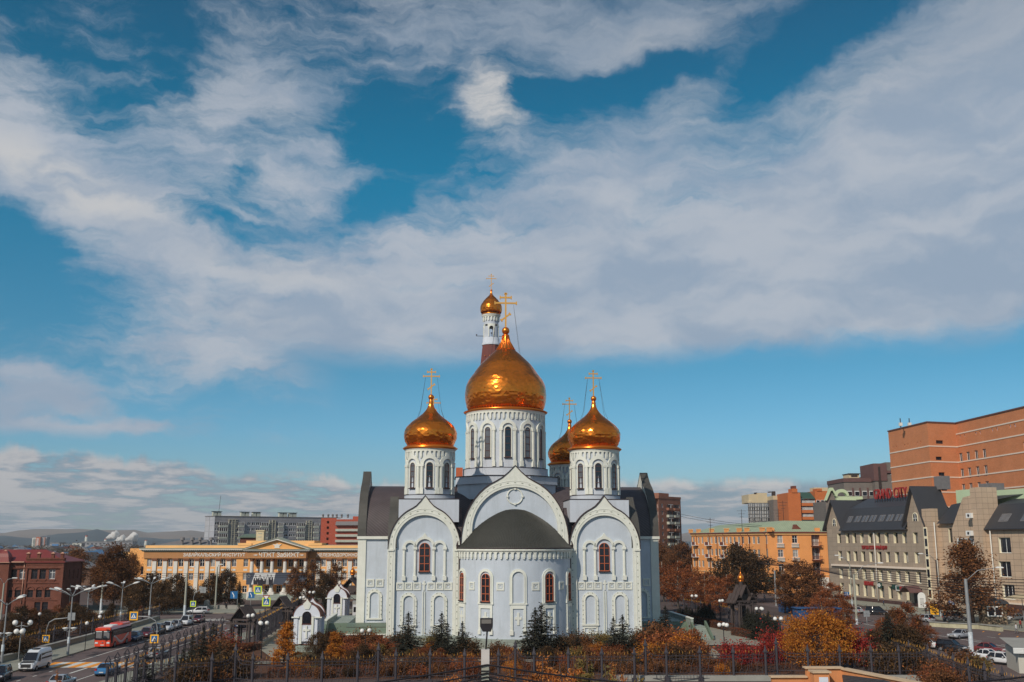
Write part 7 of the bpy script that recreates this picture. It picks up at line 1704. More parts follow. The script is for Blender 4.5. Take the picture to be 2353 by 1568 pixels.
# red bus
mBUS = paint('bus orange red', (226, 76, 48)); mSTRP = mat('bus silver stripe', lin(206, 196, 192), .4, var=.03); mCURT = mat('grey curtain', lin(112, 110, 112), .8, var=.2, vs=3)
t = thing('bus', 'orange red tourist bus with silver wave stripe and raised rear roof', 'bus', (-56.4, 146.4, 0), radians(2), sc=.92)
b = MB(mBUS); w = 1.22
ring_loft(b, [(-4.6, .35, 2.9, 1.05, 1.0, 1.08, 1.0), (-4.5, .3, 3.02, 1.14, 1.08, 1.18, 1.1), (-4.0, .28, 3.08, 1.16, 1.12, w, 1.2), (4.4, .28, 3.08, 1.16, 1.12, w, 1.2), (4.6, .4, 2.9, 1.1, 1.0, 1.15, 1.1)]); b.box(-1.1, 1.1, -4.72, -4.3, 2.62, 2.98)
ring_loft(b, [(.2, 3.0, 3.08, .9, .9, 1.0, 3.04), (1.0, 3.0, 3.34, 1.05, .95, 1.06, 3.2), (3.9, 3.0, 3.36, 1.05, .95, 1.06, 3.2), (4.4, 3.0, 3.15, .95, .8, .98, 3.08)]); obj('body', b, t)
b = MB(mHEAD); ring_loft(b, [(-3.0, 3.02, 3.1, .5, .5, .55, 3.06), (-2.6, 3.02, 3.25, .7, .6, .72, 3.12), (-.4, 3.02, 3.25, .7, .6, .72, 3.12), (-.1, 3.02, 3.12, .6, .5, .6, 3.06)]); obj('air_conditioner', b, t)
b = MB(mCGL); b.box(-1.1, 1.1, -4.66, -4.5, 1.28, 2.62); obj('windscreen', b, t)
b = MB(mCURT)
for s in (-1, 1): b.prism([(s*.56-.42, 1.55), (s*.56+.42, 1.5), (s*.56+.44, 2.4), (s*.56-.44, 2.42)], -4.68, -4.665)
b.use(mTRIMB).box(-.05, .05, -4.69, -4.66, 1.3, 2.6); b.use(mHEAD).box(-1.0, -.15, -4.69, -4.665, 2.44, 2.54); b.box(.15, 1.0, -4.69, -4.665, 2.44, 2.54); obj('curtain', b, t)
for s in (-1, 1):
    q = MB(mCGL); q.box(min(s*1.2, s*1.235), max(s*1.2, s*1.235), -4.1, 4.45, 1.75, 2.72); obj('side_glazing', q, t)
    q = MB(mTRIMB); q.box(min(s*1.2, s*1.24), max(s*1.2, s*1.24), -4.45, -3.75, .8, 2.5); obj('door', q, t)
    q = MB(mSTRP); M = Matrix.Translation((s*1.235, 0, 0)) @ Matrix.Rotation(s*pi/2, 4, 'Z'); q.M = M
    pt_ = [(-3.4+6.4*k/24, 1.15+.50*cos(pi*1.9*k/24)*(1 if k < 14 else 1.0)) for k in range(25)]
    if s < 0: pt_ = [(-x, z) for x, z in reversed(pt_)]
    q.band([(x, z+.16) for x, z in pt_], [(x, z-.10) for x, z in pt_], -.02, .01); q.band([(x, z-.18) for x, z in pt_[4:]], [(x, z-.24) for x, z in pt_[4:]], -.02, .01); obj('wave_stripe', q, t)
    for y in (-2.75, 2.5):
        q = MB(mTYRE); q.M = Matrix.Translation((s*1.08, y, .48)) @ Matrix.Rotation(pi/2, 4, 'Y'); q.cyl(0, 0, -.17, .17, .48, n=18); wo = obj('wheel', q, t); q = MB(mRIM); q.M = Matrix.Translation((s*1.08, y, .48)) @ Matrix.Rotation(pi/2, 4, 'Y'); q.cyl(0, 0, -.18, .18, .28, n=12); obj('rim', q, wo)
    q = MB(mHL); q.cbox((s*.86, -4.58, .86), (.42, .16, .22)); obj('headlight', q, t)
    q = MB(mTRIMB); q.tube([(s*1.1, -4.5, 2.75), (s*1.4, -4.75, 2.6), (s*1.42, -4.78, 2.2)], .07, 5); obj('wing_mirror', q, t)
b = MB(mPLATE); b.cbox((0, -4.62, .55), (.52, .05, .13)); b.use(mRIM).cyl(0, -4.6, .86, .98, .12, n=10); obj('number_plate', b, t)
t = thing('truck', 'white truck cab parked beyond the shrine left of the church', 'truck', (-28.6, 192, 0), radians(8)); b = MB(PW); b.box(-1.1, 1.1, -1.1, .9, .6, 2.9); b.use(mCONC).box(-1.2, 1.2, 1.0, 5.5, .9, 3.3); obj('body', b, t); b = MB(mCGL); b.box(-.95, .95, -1.14, -1.08, 1.6, 2.5); obj('windscreen', b, t); b = MB(mTRIMB); b.box(-1.1, 1.1, -1.2, -1.0, .5, .9); obj('bumper', b, t)
for s in (-1, 1):
    for y in (-.4, 4.2):
        q = MB(mTYRE); q.M = Matrix.Translation((s*.95, y, .5)) @ Matrix.Rotation(pi/2, 4, 'Y'); q.cyl(0, 0, -.15, .15, .5, n=14); obj('wheel', q, t)
t = thing('minibus', 'pale minibus standing behind the nearest shrine', 'van', (-29.6, 168, 0), radians(10)); b = MB(PW); ring_loft(b, [(-2.4, .4, 1.2, .85, .8, .9, .8), (-1.8, .3, 2.2, .9, .75, .95, 1.3), (2.3, .3, 2.3, .9, .8, .95, 1.4), (2.4, .4, 2.1, .88, .78, .92, 1.3)]); obj('body', b, t); b = MB(mCGL); b.box(-.75, .75, 2.38, 2.43, 1.3, 2.0); b.box(.94, .97, -1.4, 2.2, 1.3, 1.95); obj('windows', b, t)
for s in (-1, 1):
    for y in (-1.5, 1.5):
        q = MB(mTYRE); q.M = Matrix.Translation((s*.85, y, .34)) @ Matrix.Rotation(pi/2, 4, 'Y'); q.cyl(0, 0, -.12, .12, .34, n=14); obj('wheel', q, t)

# ------------------------------------------------------------------ people
mSKIN = mat('skin', lin(196, 148, 124), .6, var=.04); mHAIR = mat('dark hair', lin(46, 36, 34), .8, var=.1)
def person(label, loc, rz, top, legs, stride=.25, arms=.15, sc=.92, cap=None):
    V = [(0, 0, .95), (0, 0, 1.12), (0, 0, 1.32), (0, -.01, 1.46), (0, -.02, 1.54), (0, -.02, 1.66), (0, -.01, 1.74)]; Rr = [.15, .145, .17, .10, .06, .092, .07]; E = [(0, 1), (1, 2), (2, 3), (3, 4), (4, 5), (5, 6)]
    for s in (-1, 1):
        st = s*stride; b = len(V)
        V += [(s*.10, 0, .88), (s*.105, -st*.5, .50), (s*.11, -st*.75+.06, .10), (s*.12, -st*.75-.12, .045)]; Rr += [.10, .072, .05, .045]; E += [(0, b), (b, b+1), (b+1, b+2), (b+2, b+3)]
        b = len(V); V += [(s*.20, 0, 1.38), (s*.26, st*arms*2, 1.10), (s*.25, st*arms*2-.10, .86), (s*.245, st*arms*2-.13, .77)]; Rr += [.07, .052, .042, .036]; E += [(2, b), (b, b+1), (b+1, b+2), (b+2, b+3)]
    me = bpy.data.meshes.new('body'); me.from_pydata(V, E, []); o = bpy.data.objects.new('body', me); COL.objects.link(o)
    sk = o.modifiers.new('s', 'SKIN'); o.modifiers.new('d', 'SUBSURF').levels = 1
    for i, d in enumerate(me.skin_vertices[0].data): d.radius = (Rr[i], Rr[i]); d.use_root = i == 0
    dg = bpy.context.evaluated_depsgraph_get(); dg.update(); nm = bpy.data.meshes.new_from_object(o.evaluated_get(dg)); bpy.data.objects.remove(o)
    nm.materials.clear()
    for m in (mSKIN, top, legs, mTRIMB): nm.materials.append(m)
    for p in nm.polygons:
        c = p.center; p.use_smooth = True
        p.material_index = 3 if c.z < .12 else 2 if c.z < .92 and abs(c.x) < .19 else 0 if c.z > 1.5 or (abs(c.x) > .19 and c.z < .84) else 1
    t = thing('person', label, 'person', loc, rz, sc=sc); obj('body', nm, t)
    h = MB(cap or mHAIR); h.lathe([(.105, 1.64), (.108, 1.70), (.085, 1.77), (.03, 1.80), (.005, 1.805)], 10, (0, .008)); obj('hair' if not cap else 'cap', h, t)
    return t
cl = lambda n_, c: mat('cloth '+n_, lin(*c), .9, var=.1, vs=6)
cB, cD, cW, cR, cG, cJ = cl('black', (40, 38, 42)), cl('denim', (52, 62, 84)), cl('white', (198, 198, 200)), cl('red', (150, 54, 48)), cl('grey', (110, 108, 112)), cl('navy', (48, 56, 78))
g3 = lambda q, z=0: tuple(on_ground(q[0], q[1], z))
person('person in black walking across by the orange corner house steps', g3(S13(1715, 620)), 2.2, cB, cB)
person('person in white top and black trousers striding near the blue kiosk', g3(S13(1690, 715)), 1.7, cW, cB, .5)
person('person in dark coat walking left of the striding person', g3(S13(1530, 715)), -1.2, cB, cD, .3)
person('person in white jacket standing at the lower right edge', g3(S7(2015, 1060)), .6, cW, cG)
person('person in red jacket standing beside the white car at the right', g3(S7(2058, 1012)), .3, cR, cB)
person('person in dark clothes walking up the hotel steps', g3(S7(1070, 862)), 2.8, cB, cB)
person('taller person in black behind the silver hatchback at the hotel', g3(S7(1108, 866)), 2.5, cB, cD)
person('person in navy jacket walking along the hotel wall', g3(S7(626, 776)), 1.2, cJ, cB)
person('person in black on the pavement before the institute', g3(S11(607, 535)), .4, cB, cB)
person('person in dark green coat beside the blue sign pole', g3(S11(858, 560)), -.3, cl('dark green', (62, 64, 52)), cB)
person('person in blue jacket by the truck left of the church', g3(S12(1072, 585)), .2, cD, cB, cap=cW)
person('person in grey with a red bag at the church corner', g3(S12(1155, 585)), .8, cG, cB)

# ------------------------------------------------------------------ kiosks and foreground roofs
mRUB = mat('rubble stone', lin(156, 138, 112), .9, var=.2, vs=1, kind='scales', sc=(2.6,), col2=lin(92, 78, 66)[:3], bump=.5, bs=4)
ks = thing('stone_kiosk', 'small rubble stone kiosk with curved dark roof and white barred window', 'kiosk', (85.6, 183.4, 0), radians(-12))
b = MB(mRUB); b.box(-2.0, 2.0, -1.6, 1.6, 0, 3.6); obj('wall', b, ks)
b = MB(mMAN); b.prism([(-2.4, 3.6), (2.4, 3.6)]+[(2.4*cos(pi*k/10), 3.6+1.0*sin(pi*k/10)) for k in range(1, 10)], -2.0, 2.0); obj('roof', b, ks)
b = MB(mWHITE); q = lambda a, c0, c1: [(-a, c0), (a, c0), (a, c1), (-a, c1)]; b.band(q(1.25, 1.45, 3.2), q(1.05, 1.62, 3.0), -1.72, -1.58, True); b.box(-.12, .12, -1.7, -1.58, 1.6, 3.0); obj('window', b, ks)
b = MB(GL1); b.box(-1.05, 1.05, -1.63, -1.6, 1.62, 3.0); obj('pane', b, ks)
b = MB(mMAN); 
for z in (1.9, 2.15, 2.45, 2.75): b.box(-1.05, 1.05, -1.67, -1.64, z, z+.03)
obj('window_bars', b, ks)
pr = thing('parasol', 'large beige parasol on a pole at the right edge before the brown granite', 'parasol', (92.6, 186.5, 0)); b = MB(mat('beige canvas', lin(176, 162, 134), .9, var=.08)); b.lathe([(3.2, 4.3), (1.6, 4.75), (.05, 5.1)], 8, smooth=False); obj('canopy', b, pr); b = MB(mGALV); b.cyl(0, 0, 0, 5.0, .06, n=8); obj('pole', b, pr)
bl = mat('blue painted metal', lin(44, 82, 128), .5, var=.1)
for x, y, w_, d_, h_, lab in ((60.2, 214, 8.5, 4, 2.7, 'long blue kiosk with white roof behind the gold onion gate'), (53.5, 181, 7.5, 3.2, 2.9, 'dark blue container kiosk right of the globe lamp')):
    t = thing('blue_kiosk', lab, 'kiosk', (x, y, 0)); b = MB(bl); b.box(-w_/2, w_/2, -d_/2, d_/2, 0, h_)
    for k in range(int(w_/.6)): b.box(-w_/2+k*.6, -w_/2+k*.6+.1, -d_/2-.05, -d_/2, 0, h_)
    obj('wall', b, t); b = MB(mHEAD if h_ < 2.8 else bl); b.box(-w_/2-.2, w_/2+.2, -d_/2-.3, d_/2+.2, h_, h_+.14); obj('roof', b, t)
v = at_y(4000, 2650, 112)
t = thing('white_kiosk', 'white kiosk with ribbed fascia at the lower right corner', 'kiosk', (60.5, 117.5, 0), radians(-14))
b = MB(mat('off white panel', lin(190, 186, 176), .7, var=.06, vs=.6)); b.box(-3.4, 6, -2.0, 4, 0, 2.6); obj('wall', b, t)
b = MB(mCONC); b.add([(-3.9, -2.6, 2.75), (6.4, -2.6, 2.75), (6.4, 4.4, 3.3), (-3.9, 4.4, 3.3)], [(0, 1, 2, 3)]); b.use(mHEAD)
for k in range(4): b.box(-3.95, 6.4, -2.66+k*.008, -2.5, 2.2+k*.15, 2.33+k*.15)
obj('roof', b, t); b = MB(mDARKF); b.box(-.2, 1.4, -2.06, -1.98, .5, 2.1); b.use(GL1).box(-.05, 1.25, -2.09, -2.05, .65, 1.95); obj('window', b, t)
# orange parapet building in the foreground, lower right
mCOPE = mat('weathered coping', lin(196, 170, 140), .9, var=.15, vs=1.5)
fb = thing('roofed_annex', 'near orange rendered roof parapet with worn copings at bottom right', 'building')
Y0 = 66.0; P = lambda x, y, Y=Y0: at_y(2950+x/3.62, 2480+y/3.62, Y)
A, B_, C1, D1 = P(500, 836), P(1062, 836), P(1000, 706), P(1505, 706)
zt = C1.z; zl = A.z; E1 = on_ground(2950+2330/3.62, 2480+905/3.62, zt-.15)
mANX = mat('dull orange render', lin(204, 136, 88), .9, var=.14, vs=.9, dirt=.3, dirtc=lin(150, 100, 72)[:3])
b = MB(mANX); b.box(A.x, C1.x, Y0, Y0+.35, 0, zl); b.box(C1.x, D1.x, Y0-.02, Y0+.36, 0, zt)
dv = Vector((E1.x-D1.x, E1.y-Y0, 0)); L_ = dv.length; an = atan2(dv.y, dv.x)
b.M = frame_of((D1.x, Y0, 0), an); b.box(0, L_+12, 0, .34, 0, zt-.06); b.M = Matrix(); obj('parapet', b, fb)
b = MB(mCOPE); b.box(A.x-.1, C1.x+.0, Y0-.14, Y0+.5, zl, zl+.09); b.box(C1.x-.12, D1.x+.1, Y0-.16, Y0+.52, zt, zt+.09); b.M = frame_of((D1.x, Y0, 0), an); b.box(-.1, L_+12, -.12, .5, zt-.06, zt+.03); b.M = Matrix(); obj('coping', b, fb)
b = MB(mANX); xa, xe, yf = A.x+.02, E1.x, Y0-14
b.add([(xa, yf, 0), (xe, yf, 0), (xe, yf, zl-2.31), (xa, yf, zl-2.31), (xa, Y0, 0), (xa, Y0, zl-.56), (xe, Y0, 0), (xe, Y0, zl-.56)], [(0, 1, 2, 3), (4, 0, 3, 5), (1, 6, 7, 2)]); obj('wall', b, fb)
b = MB(mGRR); b.add([(A.x, Y0-14, zl-2.3), (E1.x, Y0-14, zl-2.3), (E1.x, Y0, zl-.55), (A.x, Y0, zl-.55)], [(0, 1, 2, 3)]); b.use(mMAN).add([(D1.x+.1, Y0-.05, zt-.1), (E1.x, E1.y-.1, zt-.2), (E1.x-1.0, E1.y-3, zt-1.6), (C1.x+1.5, Y0-2.8, zt-1.5), (C1.x+2.2, Y0-.05, zt-.45)], [(0, 4, 3, 2, 1)]); obj('roof', b, fb)
b = MB(mANX); c0, c1 = P(1105, 770, Y0-1.2), P(1335, 880, Y0-1.2); b.box(c0.x, c1.x, Y0-1.2, Y0-.4, zl-1.6, c0.z); b.use(mCOPE).box(c0.x-.1, c1.x+.1, Y0-1.32, Y0-.3, c0.z, c0.z+.1); b.use(mCHW).box(c0.x+.3, c1.x-.1, Y0-1.23, Y0-1.2, c0.z-.55, c0.z-.25); obj('chimney', b, fb)
# ------------------------------------------------------------------ plants
mBARK = mat('dark bark', lin(70, 56, 50), .95, var=.25, vs=3); mBIRCH = mat('pale birch bark', lin(150, 142, 130), .9, var=.3, vs=3)
def leafm(key, a, b_, c, tr=.22): return mat(key, lin(*a), .75, var=0, island=.26, col2=lin(*b_)[:3], mortar=lin(*c)[:3], trans=tr, spec=.2)
lBRN = leafm('brown autumn leaves', (82, 54, 38), (122, 80, 48), (156, 104, 60)); lDRK = leafm('dark olive leaves', (58, 46, 34), (88, 66, 44), (118, 86, 52)); lRUS = leafm('rust autumn leaves', (104, 60, 38), (142, 82, 48), (176, 108, 60))
lGLD = leafm('golden autumn leaves', (150, 84, 34), (196, 124, 44), (222, 158, 64), .3); lORG = leafm('orange shrub leaves', (100, 58, 40), (142, 80, 48), (186, 114, 62)); lSAP = leafm('light orange sapling leaves', (150, 88, 44), (190, 120, 60), (216, 152, 84), .3); lRED = leafm('red shrub leaves', (112, 34, 34), (156, 50, 44), (190, 74, 56), .28)
lSPR = leafm('spruce needles', (38, 40, 34), (54, 54, 44), (74, 70, 54), .08); lDRY = leafm('dry brown stalks', (96, 72, 50), (134, 100, 64), (160, 124, 84)); lHED = leafm('clipped brown hedge leaves', (84, 50, 38), (112, 66, 44), (134, 84, 54)); lOLV = leafm('faded green leaves', (92, 84, 50), (124, 104, 58), (146, 116, 62)); lFAR = leafm('far treetops', (64, 54, 44), (84, 68, 50), (104, 80, 54), .1)
def leaves(mb, pts, size, rnd, droop=.0, flat=.0):
    v = mb.v; f = mb.f
    for p in pts:
        s = size*rnd.uniform(.6, 1.35)
        a = Vector((rnd.gauss(0, 1), rnd.gauss(0, 1), rnd.gauss(0, 1)*(1-flat)-droop)).normalized(); q = Vector((rnd.gauss(0, 1), rnd.gauss(0, 1), rnd.gauss(0, 1))); b_ = a.cross(q)
        if b_.length < 1e-4: continue
        b_.normalize(); b0 = len(v); a = a*s; b_ = b_*(s*.52)
        v += [p-a*.5, p+b_*.5, p+a*.5, p-b_*.5]; f.append([b0, b0+1, b0+2, b0+3]); mb.mi.append(0); mb.sm.append(False)
def trunk_mesh(h, r, rnd, limbs, m, lean=.04):
    b = MB(m); top = Vector((rnd.uniform(-lean, lean)*h, rnd.uniform(-lean, lean)*h, h))
    P_ = [Vector((0, 0, 0)), Vector((top.x*.2+rnd.uniform(-.1, .1), top.y*.2, h*.3)), Vector((top.x*.6, top.y*.6+rnd.uniform(-.1, .1), h*.65)), top]
    b.tube(P_, r, 7, r*.25); ends = []
    for (z, a, l, up) in limbs:
        t_ = z/h; p0 = Vector((top.x*t_, top.y*t_, z)); p2 = p0+Vector((cos(a)*l, sin(a)*l, up)); p1 = p0.lerp(p2, .5)+Vector((0, 0, -.06*l))
        b.tube([p0, p1, p2], r*.42*(1-t_*.6), 5, r*.06); ends.append((p0, p1, p2))
    return b, ends
def broad(h, rad, n, size, m, seed, low=.22, bark=None, droop=0.0, shape=1.0, clumps=46, gap=.0):
    rnd = random.Random(seed); limbs = []
    for k in range(clumps):
        z = h*(low+(.97-low)*((k+rnd.random())/clumps)); t_ = (z/h-low)/(1-low)
        env = rad*max(.12, sin(pi*min(1, max(0.02, t_*.86+.14)))**.7)*shape if shape > 0 else rad*(1.02-t_)**.8
        limbs.append((z*.86, rnd.uniform(0, 2*pi), env*rnd.uniform(.45, 1.0), h*rnd.uniform(.02, .13)-droop*env))
    tb, ends = trunk_mesh(h*.97, max(.07, h*.018), rnd, limbs, bark or mBARK)
    cb = MB(m); per = n//clumps; pts = []
    for p0, p1, p2 in ends:
        if rnd.random() < gap: continue
        cr_ = rad*rnd.uniform(.14, .30)
        for i in range(per):
            u = rnd.random()**.7; c = p0.lerp(p2, .25+.75*u) if rnd.random() < .35 else p2
            d = Vector((rnd.gauss(0, 1), rnd.gauss(0, 1), rnd.gauss(0, .75)))*cr_*.55
            q = c+d
            if q.z > .15: pts.append(q)
    leaves(cb, pts, size, rnd, droop)
    return tb.mesh('trunk'), cb.mesh('crown')
def spruce(h, rad, seed, dens=1.0, m=None):
    rnd = random.Random(seed); tb = MB(mBARK); tb.tube([(0, 0, 0), (0, 0, h*.9)], h*.016, 6, .02); cb = MB(m or lSPR)
    z = h*.05
    while z < h*.97:
        t_ = z/h; L_ = rad*(1-t_)**.85+.06; nb = max(4, int((9-4*t_)*dens))
        for k in range(nb):
            a = rnd.uniform(0, 2*pi); l = L_*rnd.uniform(.5, 1.22); dr = -.10*l+rnd.uniform(-.05, .18)*l
            tip = Vector((cos(a)*l, sin(a)*l, z+dr)); base = Vector((0, 0, z+.10*l))
            tb.tube([base, tip], .018*(1.2-t_), 3, .006, False)
            steps = max(3, int(l/.11)); pts = []
            for i in range(steps):
                u = (i+.6)/steps; c = base.lerp(tip, u); sp = .16*l*(1.15-u)+.05
                for e in range(3): pts.append(c+Vector((rnd.gauss(0, sp), rnd.gauss(0, sp), rnd.gauss(0, .05)-.03)))
            leaves(cb, pts, .24*(.55+.45*(1-t_))*max(.7, h/6), rnd, .15, .55)
        z += h*.042*(1-.35*t_)
    leaves(cb, [Vector((rnd.gauss(0, .04), rnd.gauss(0, .04), h*(.9+.11*rnd.random()))) for _ in range(26)], .20, rnd, -.8)
    return tb.mesh('trunk'), cb.mesh('crown')
def shrub(h, rad, n, size, m, seed, stem=lBRN):
    rnd = random.Random(seed); tb = MB(mBARK); cb = MB(m); pts = []
    k = 16
    for i in range(k):
        a = rnd.uniform(0, 2*pi); l = rad*rnd.uniform(.3, 1.0); z = h*rnd.uniform(.55, 1.0)*(1-.35*(l/rad)**2); tip = Vector((cos(a)*l, sin(a)*l, z))
        tb.tube([(0, 0, 0), tip*.5+Vector((0, 0, z*.12)), tip], .03, 4, .008, False)
        for j in range(n//k):
            u = rnd.random()**.55; c = Vector((tip.x*.5, tip.y*.5, z*.6)).lerp(tip, u); d = Vector((rnd.gauss(0, 1), rnd.gauss(0, 1), rnd.gauss(0, 1)))*rad*.17; q = c*rnd.uniform(.55, 1.05)+d
            if q.z > .03: pts.append(q)
    leaves(cb, pts, size, rnd)
    return tb.mesh('stems'), cb.mesh('foliage')
VAR = {}
def variant(key, n_, fn):
    VAR[key] = [fn(i) for i in range(n_)]
variant('broad', 3, lambda i: broad(10, 4.2, 11000, .31, lBRN, 11+i, .20, clumps=72))
variant('dark', 3, lambda i: broad(8, 4.0, 9500, .29, lDRK, 21+i, .12, clumps=64))
variant('airy', 3, lambda i: broad(10, 3.0, 7500, .26, lBRN, 31+i, .15, None, .15, 1.0, 60, .08))
variant('rusty', 3, lambda i: broad(9, 3.2, 8000, .26, lRUS, 41+i, .14, mBIRCH, .2, 1.0, 56, .06))
variant('larch', 2, lambda i: broad(12, 4.2, 12000, .29, lRUS if i else lBRN, 51+i, .10, None, .10, -1, 84, .05))
variant('maple', 1, lambda i: broad(7, 5.2, 14000, .27, lGLD, 61, .10, None, .05, 1.0, 90))
variant('golden', 2, lambda i: broad(6, 1.7, 5200, .21, lGLD, 66+i, .08, None, .05, -1, 60))
variant('spruce', 4, lambda i: spruce(6.0, 1.75-.1*(i % 2), 71+i, .8))
variant('bigspruce', 2, lambda i: spruce(9.0, 2.9, 81+i, 1.1))
variant('orange', 4, lambda i: shrub(2.0, 1.6, 2850, 0.17, lORG, 91+i)); variant('gold', 2, lambda i: shrub(2.4, 1.5, 2850, 0.17, lGLD, 96+i)); variant('red', 2, lambda i: shrub(3.3, 2.2, 4600, .2, lRED, 101+i))
variant('brownshrub', 3, lambda i: shrub(2.0, 1.5, 2470, 0.17, lBRN, 106+i)); variant('darkshrub', 3, lambda i: shrub(2.2, 1.7, 2660, 0.19, lDRK, 111+i)); variant('dry', 2, lambda i: shrub(2.6, 1.1, 900, .26, lDRY, 116+i)); variant('olive', 2, lambda i: shrub(2.2, 1.5, 2660, 0.17, lOLV, 121+i))
variant('sapling', 3, lambda i: broad(7.6, 1.5, 1700, .19, lSAP, 131+i, .40, None, .05, 1.0, 34, .1)); variant('greensap', 1, lambda i: broad(7.6, 1.4, 800, .30, lOLV, 137, .45, None, .5, 1.0, 22, .1))
CNT = {}
def plant(kind, label, x, y, h=None, wd=None, group=None, z=0.0, name=None, cat=None):
    vs = VAR[kind]; i = CNT.get(kind, 0); CNT[kind] = i+1; a, b = vs[i % len(vs)]
    H0 = {'broad': 10, 'dark': 8, 'airy': 10, 'rusty': 9, 'larch': 12, 'maple': 7, 'golden': 6, 'spruce': 6, 'bigspruce': 9, 'orange': 2, 'gold': 2.4, 'red': 3.3, 'brownshrub': 2, 'darkshrub': 2.2, 'dry': 2.6, 'olive': 2.2, 'sapling': 7.6, 'greensap': 7.6}[kind]
    sh = 'shrub' in kind or kind in ('orange', 'gold', 'red', 'dry', 'olive')
    s = (h/H0) if h else R.uniform(.85, 1.2)
    t = thing(name or ('shrub' if sh else 'spruce' if 'spruce' in kind else 'maple_tree' if kind == 'maple' else 'autumn_tree'), label, cat or ('shrub' if sh else 'tree'), (x, y, z), R.uniform(0, 6.28), group)
    t.scale = (s*(wd or 1), s*(wd or 1), s)
    obj(a.name.split('.')[0], a, t); obj(b.name.split('.')[0], b, t); return t
def plant_px(kind, label, base, top, wd=None, group=None, Y=None):
    """base pixel on the ground (or a known distance Y) and the pixel of the top set place and height"""
    if Y is None: p = on_ground(*base); x, y = p.x, p.y
    else: x, y = at_y(base[0], base[1], Y).x, Y
    return plant(kind, label, x, y, max(.8, at_y(top[0], top[1], y).z), wd, group)
S1 = lambda x, y: (1350+x/1.742, 1750+y/1.742)
S5 = lambda x, y: (2600+x/1.781, 1850+y/1.781)
S15 = lambda x, y: (2950+x/3.62, 2480+y/3.62)
S14 = lambda x, y: (3550+x/3.6465, 2300+y/3.6465)
# spruces before the church
for (bx_, tx, ty, Y, wd, lab) in ((490, 490, 1218, 133, 1.15, 'slim spruce before the left block of the church, tallest on that side'), (722, 722, 1215, 134, .95, 'slim spruce left of the apse with a smaller one beside it'), (765, 762, 1285, 132, .95, 'small spruce pressed against a taller one left of the apse'), (870, 870, 1285, 132, 1.0, 'short spruce at the left edge of the apse'), (1378, 1376, 1190, 131, 1.0, 'left one of the twin spruces standing before the apse'), (1420, 1416, 1155, 132.5, 1.25, 'tallest spruce before the apse, its pair on the left'),
        (1668, 1666, 1340, 133, .9, 'small spruce at the right edge of the apse'), (1926, 1925, 1250, 133, .9, 'left spruce of the pair before the right block of the church'), (1990, 1988, 1238, 134, 1.1, 'right spruce of the pair before the right block of the church'), (2290, 2285, 1170, 150, 1.0, 'spruce standing off the right corner of the church')):
    p = at_y(*S1(bx_, 1470), Y); plant('spruce', lab, p.x, Y, at_y(*S1(tx, ty), Y).z, wd*1.55)
# left side trees
plant_px('broad', 'big brown leafed tree rising between the brick house and the orange institute', S3(905, 1015), S3(930, 445), .72)
plant_px('broad', 'second trunk of big brown trees, left of the tallest, beside the brick house', S3(800, 1010), S3(800, 545), .62, Y=216)
plant_px('broad', 'narrower brown tree touching the left corner of the orange institute', S3(1030, 1000), S3(1035, 520), .5, Y=222)
for (bx_, ty, Y, lab) in ((1080, 740, 206, 'dark round tree behind the spread street lamp'), (1190, 690, 214, 'taller dark tree before the left institute windows'), (1300, 735, 206, 'dark tree by the far street lamp'), (1400, 700, 216, 'dark tree left of the thick concrete pole'), (1500, 790, 216, 'small dark tree just right of the thick concrete pole')):
    plant_px('dark', lab, S3(bx_, 1000), S3(bx_, ty), .85, Y=Y)
for (bx_, ty, Y, kind, wd, lab) in ((300, 690, 228, 'dark', .8, 'dark tree left of the lamp pole before the institute'), (400, 655, 230, 'dark', .8, 'dark tree before the middle of the left institute wing'), (510, 745, 230, 'bigspruce', .75, 'dark spruce left of the portico columns'), (170, 830, 229, 'darkshrub', 1.5, 'low dark tree behind the white wagon'), (960, 610, 236, 'airy', .9, 'airy brown tree covering the right side of the banner'), (1110, 560, 238, 'airy', .95, 'tallest airy brown tree before the right institute wing'), (1290, 590, 238, 'airy', .95, 'airy brown tree nearest to the church left of its flank'), (1200, 690, 230, 'dark', .7, 'dark tree between airy brown trees right of the portico')):
    plant_px(kind, lab, S4(bx_, 960), S4(bx_, ty), wd, Y=Y)
for i, (bx_, ty, Y, k) in enumerate(((1000, 870, 196, 'bigspruce'), (1060, 890, 192, 'bigspruce'), (1130, 850, 200, 'bigspruce'), (1200, 870, 205, 'bigspruce'), (1240, 930, 186, 'bigspruce'), (930, 930, 208, 'bigspruce'))):
    plant_px(k, 'dark spruce in the row behind the shrines', S4(bx_, 1000), S4(bx_, ty), 1.0, 'dark spruces behind the shrines', Y)
plant_px('broad', 'far brown tree behind the red roof of the brick house', S3(620, 640), S3(620, 480), .8, Y=300)
for i, (bx_, by, ty, k, wd) in enumerate(((150, 1230, 940, 'dark', .8), (60, 1260, 1010, 'dark', .7), (250, 1200, 960, 'broad', .6), (330, 1210, 1080, 'brownshrub', 1), (560, 1180, 960, 'dark', .8), (660, 1150, 950, 'dark', .8), (480, 1210, 1010, 'dark', .7), (720, 1130, 1010, 'darkshrub', 1.1), (890, 1080, 930, 'dark', .7), (1130, 1060, 940, 'rusty', .7), (1040, 1080, 970, 'dark', .6), (400, 1230, 1080, 'darkshrub', 1.2), (40, 1380, 1180, 'darkshrub', 1.3), (150, 1350, 1180, 'darkshrub', 1.2), (240, 1320, 1200, 'brownshrub', 1.2), (330, 1300, 1215, 'darkshrub', 1.1))):
    plant_px(k, 'dark bushy growth in the left garden beyond the stone wall', S3(bx_, by), S3(bx_, ty), wd, 'bushes and small trees of the left garden')
rg_ = random.Random(77)
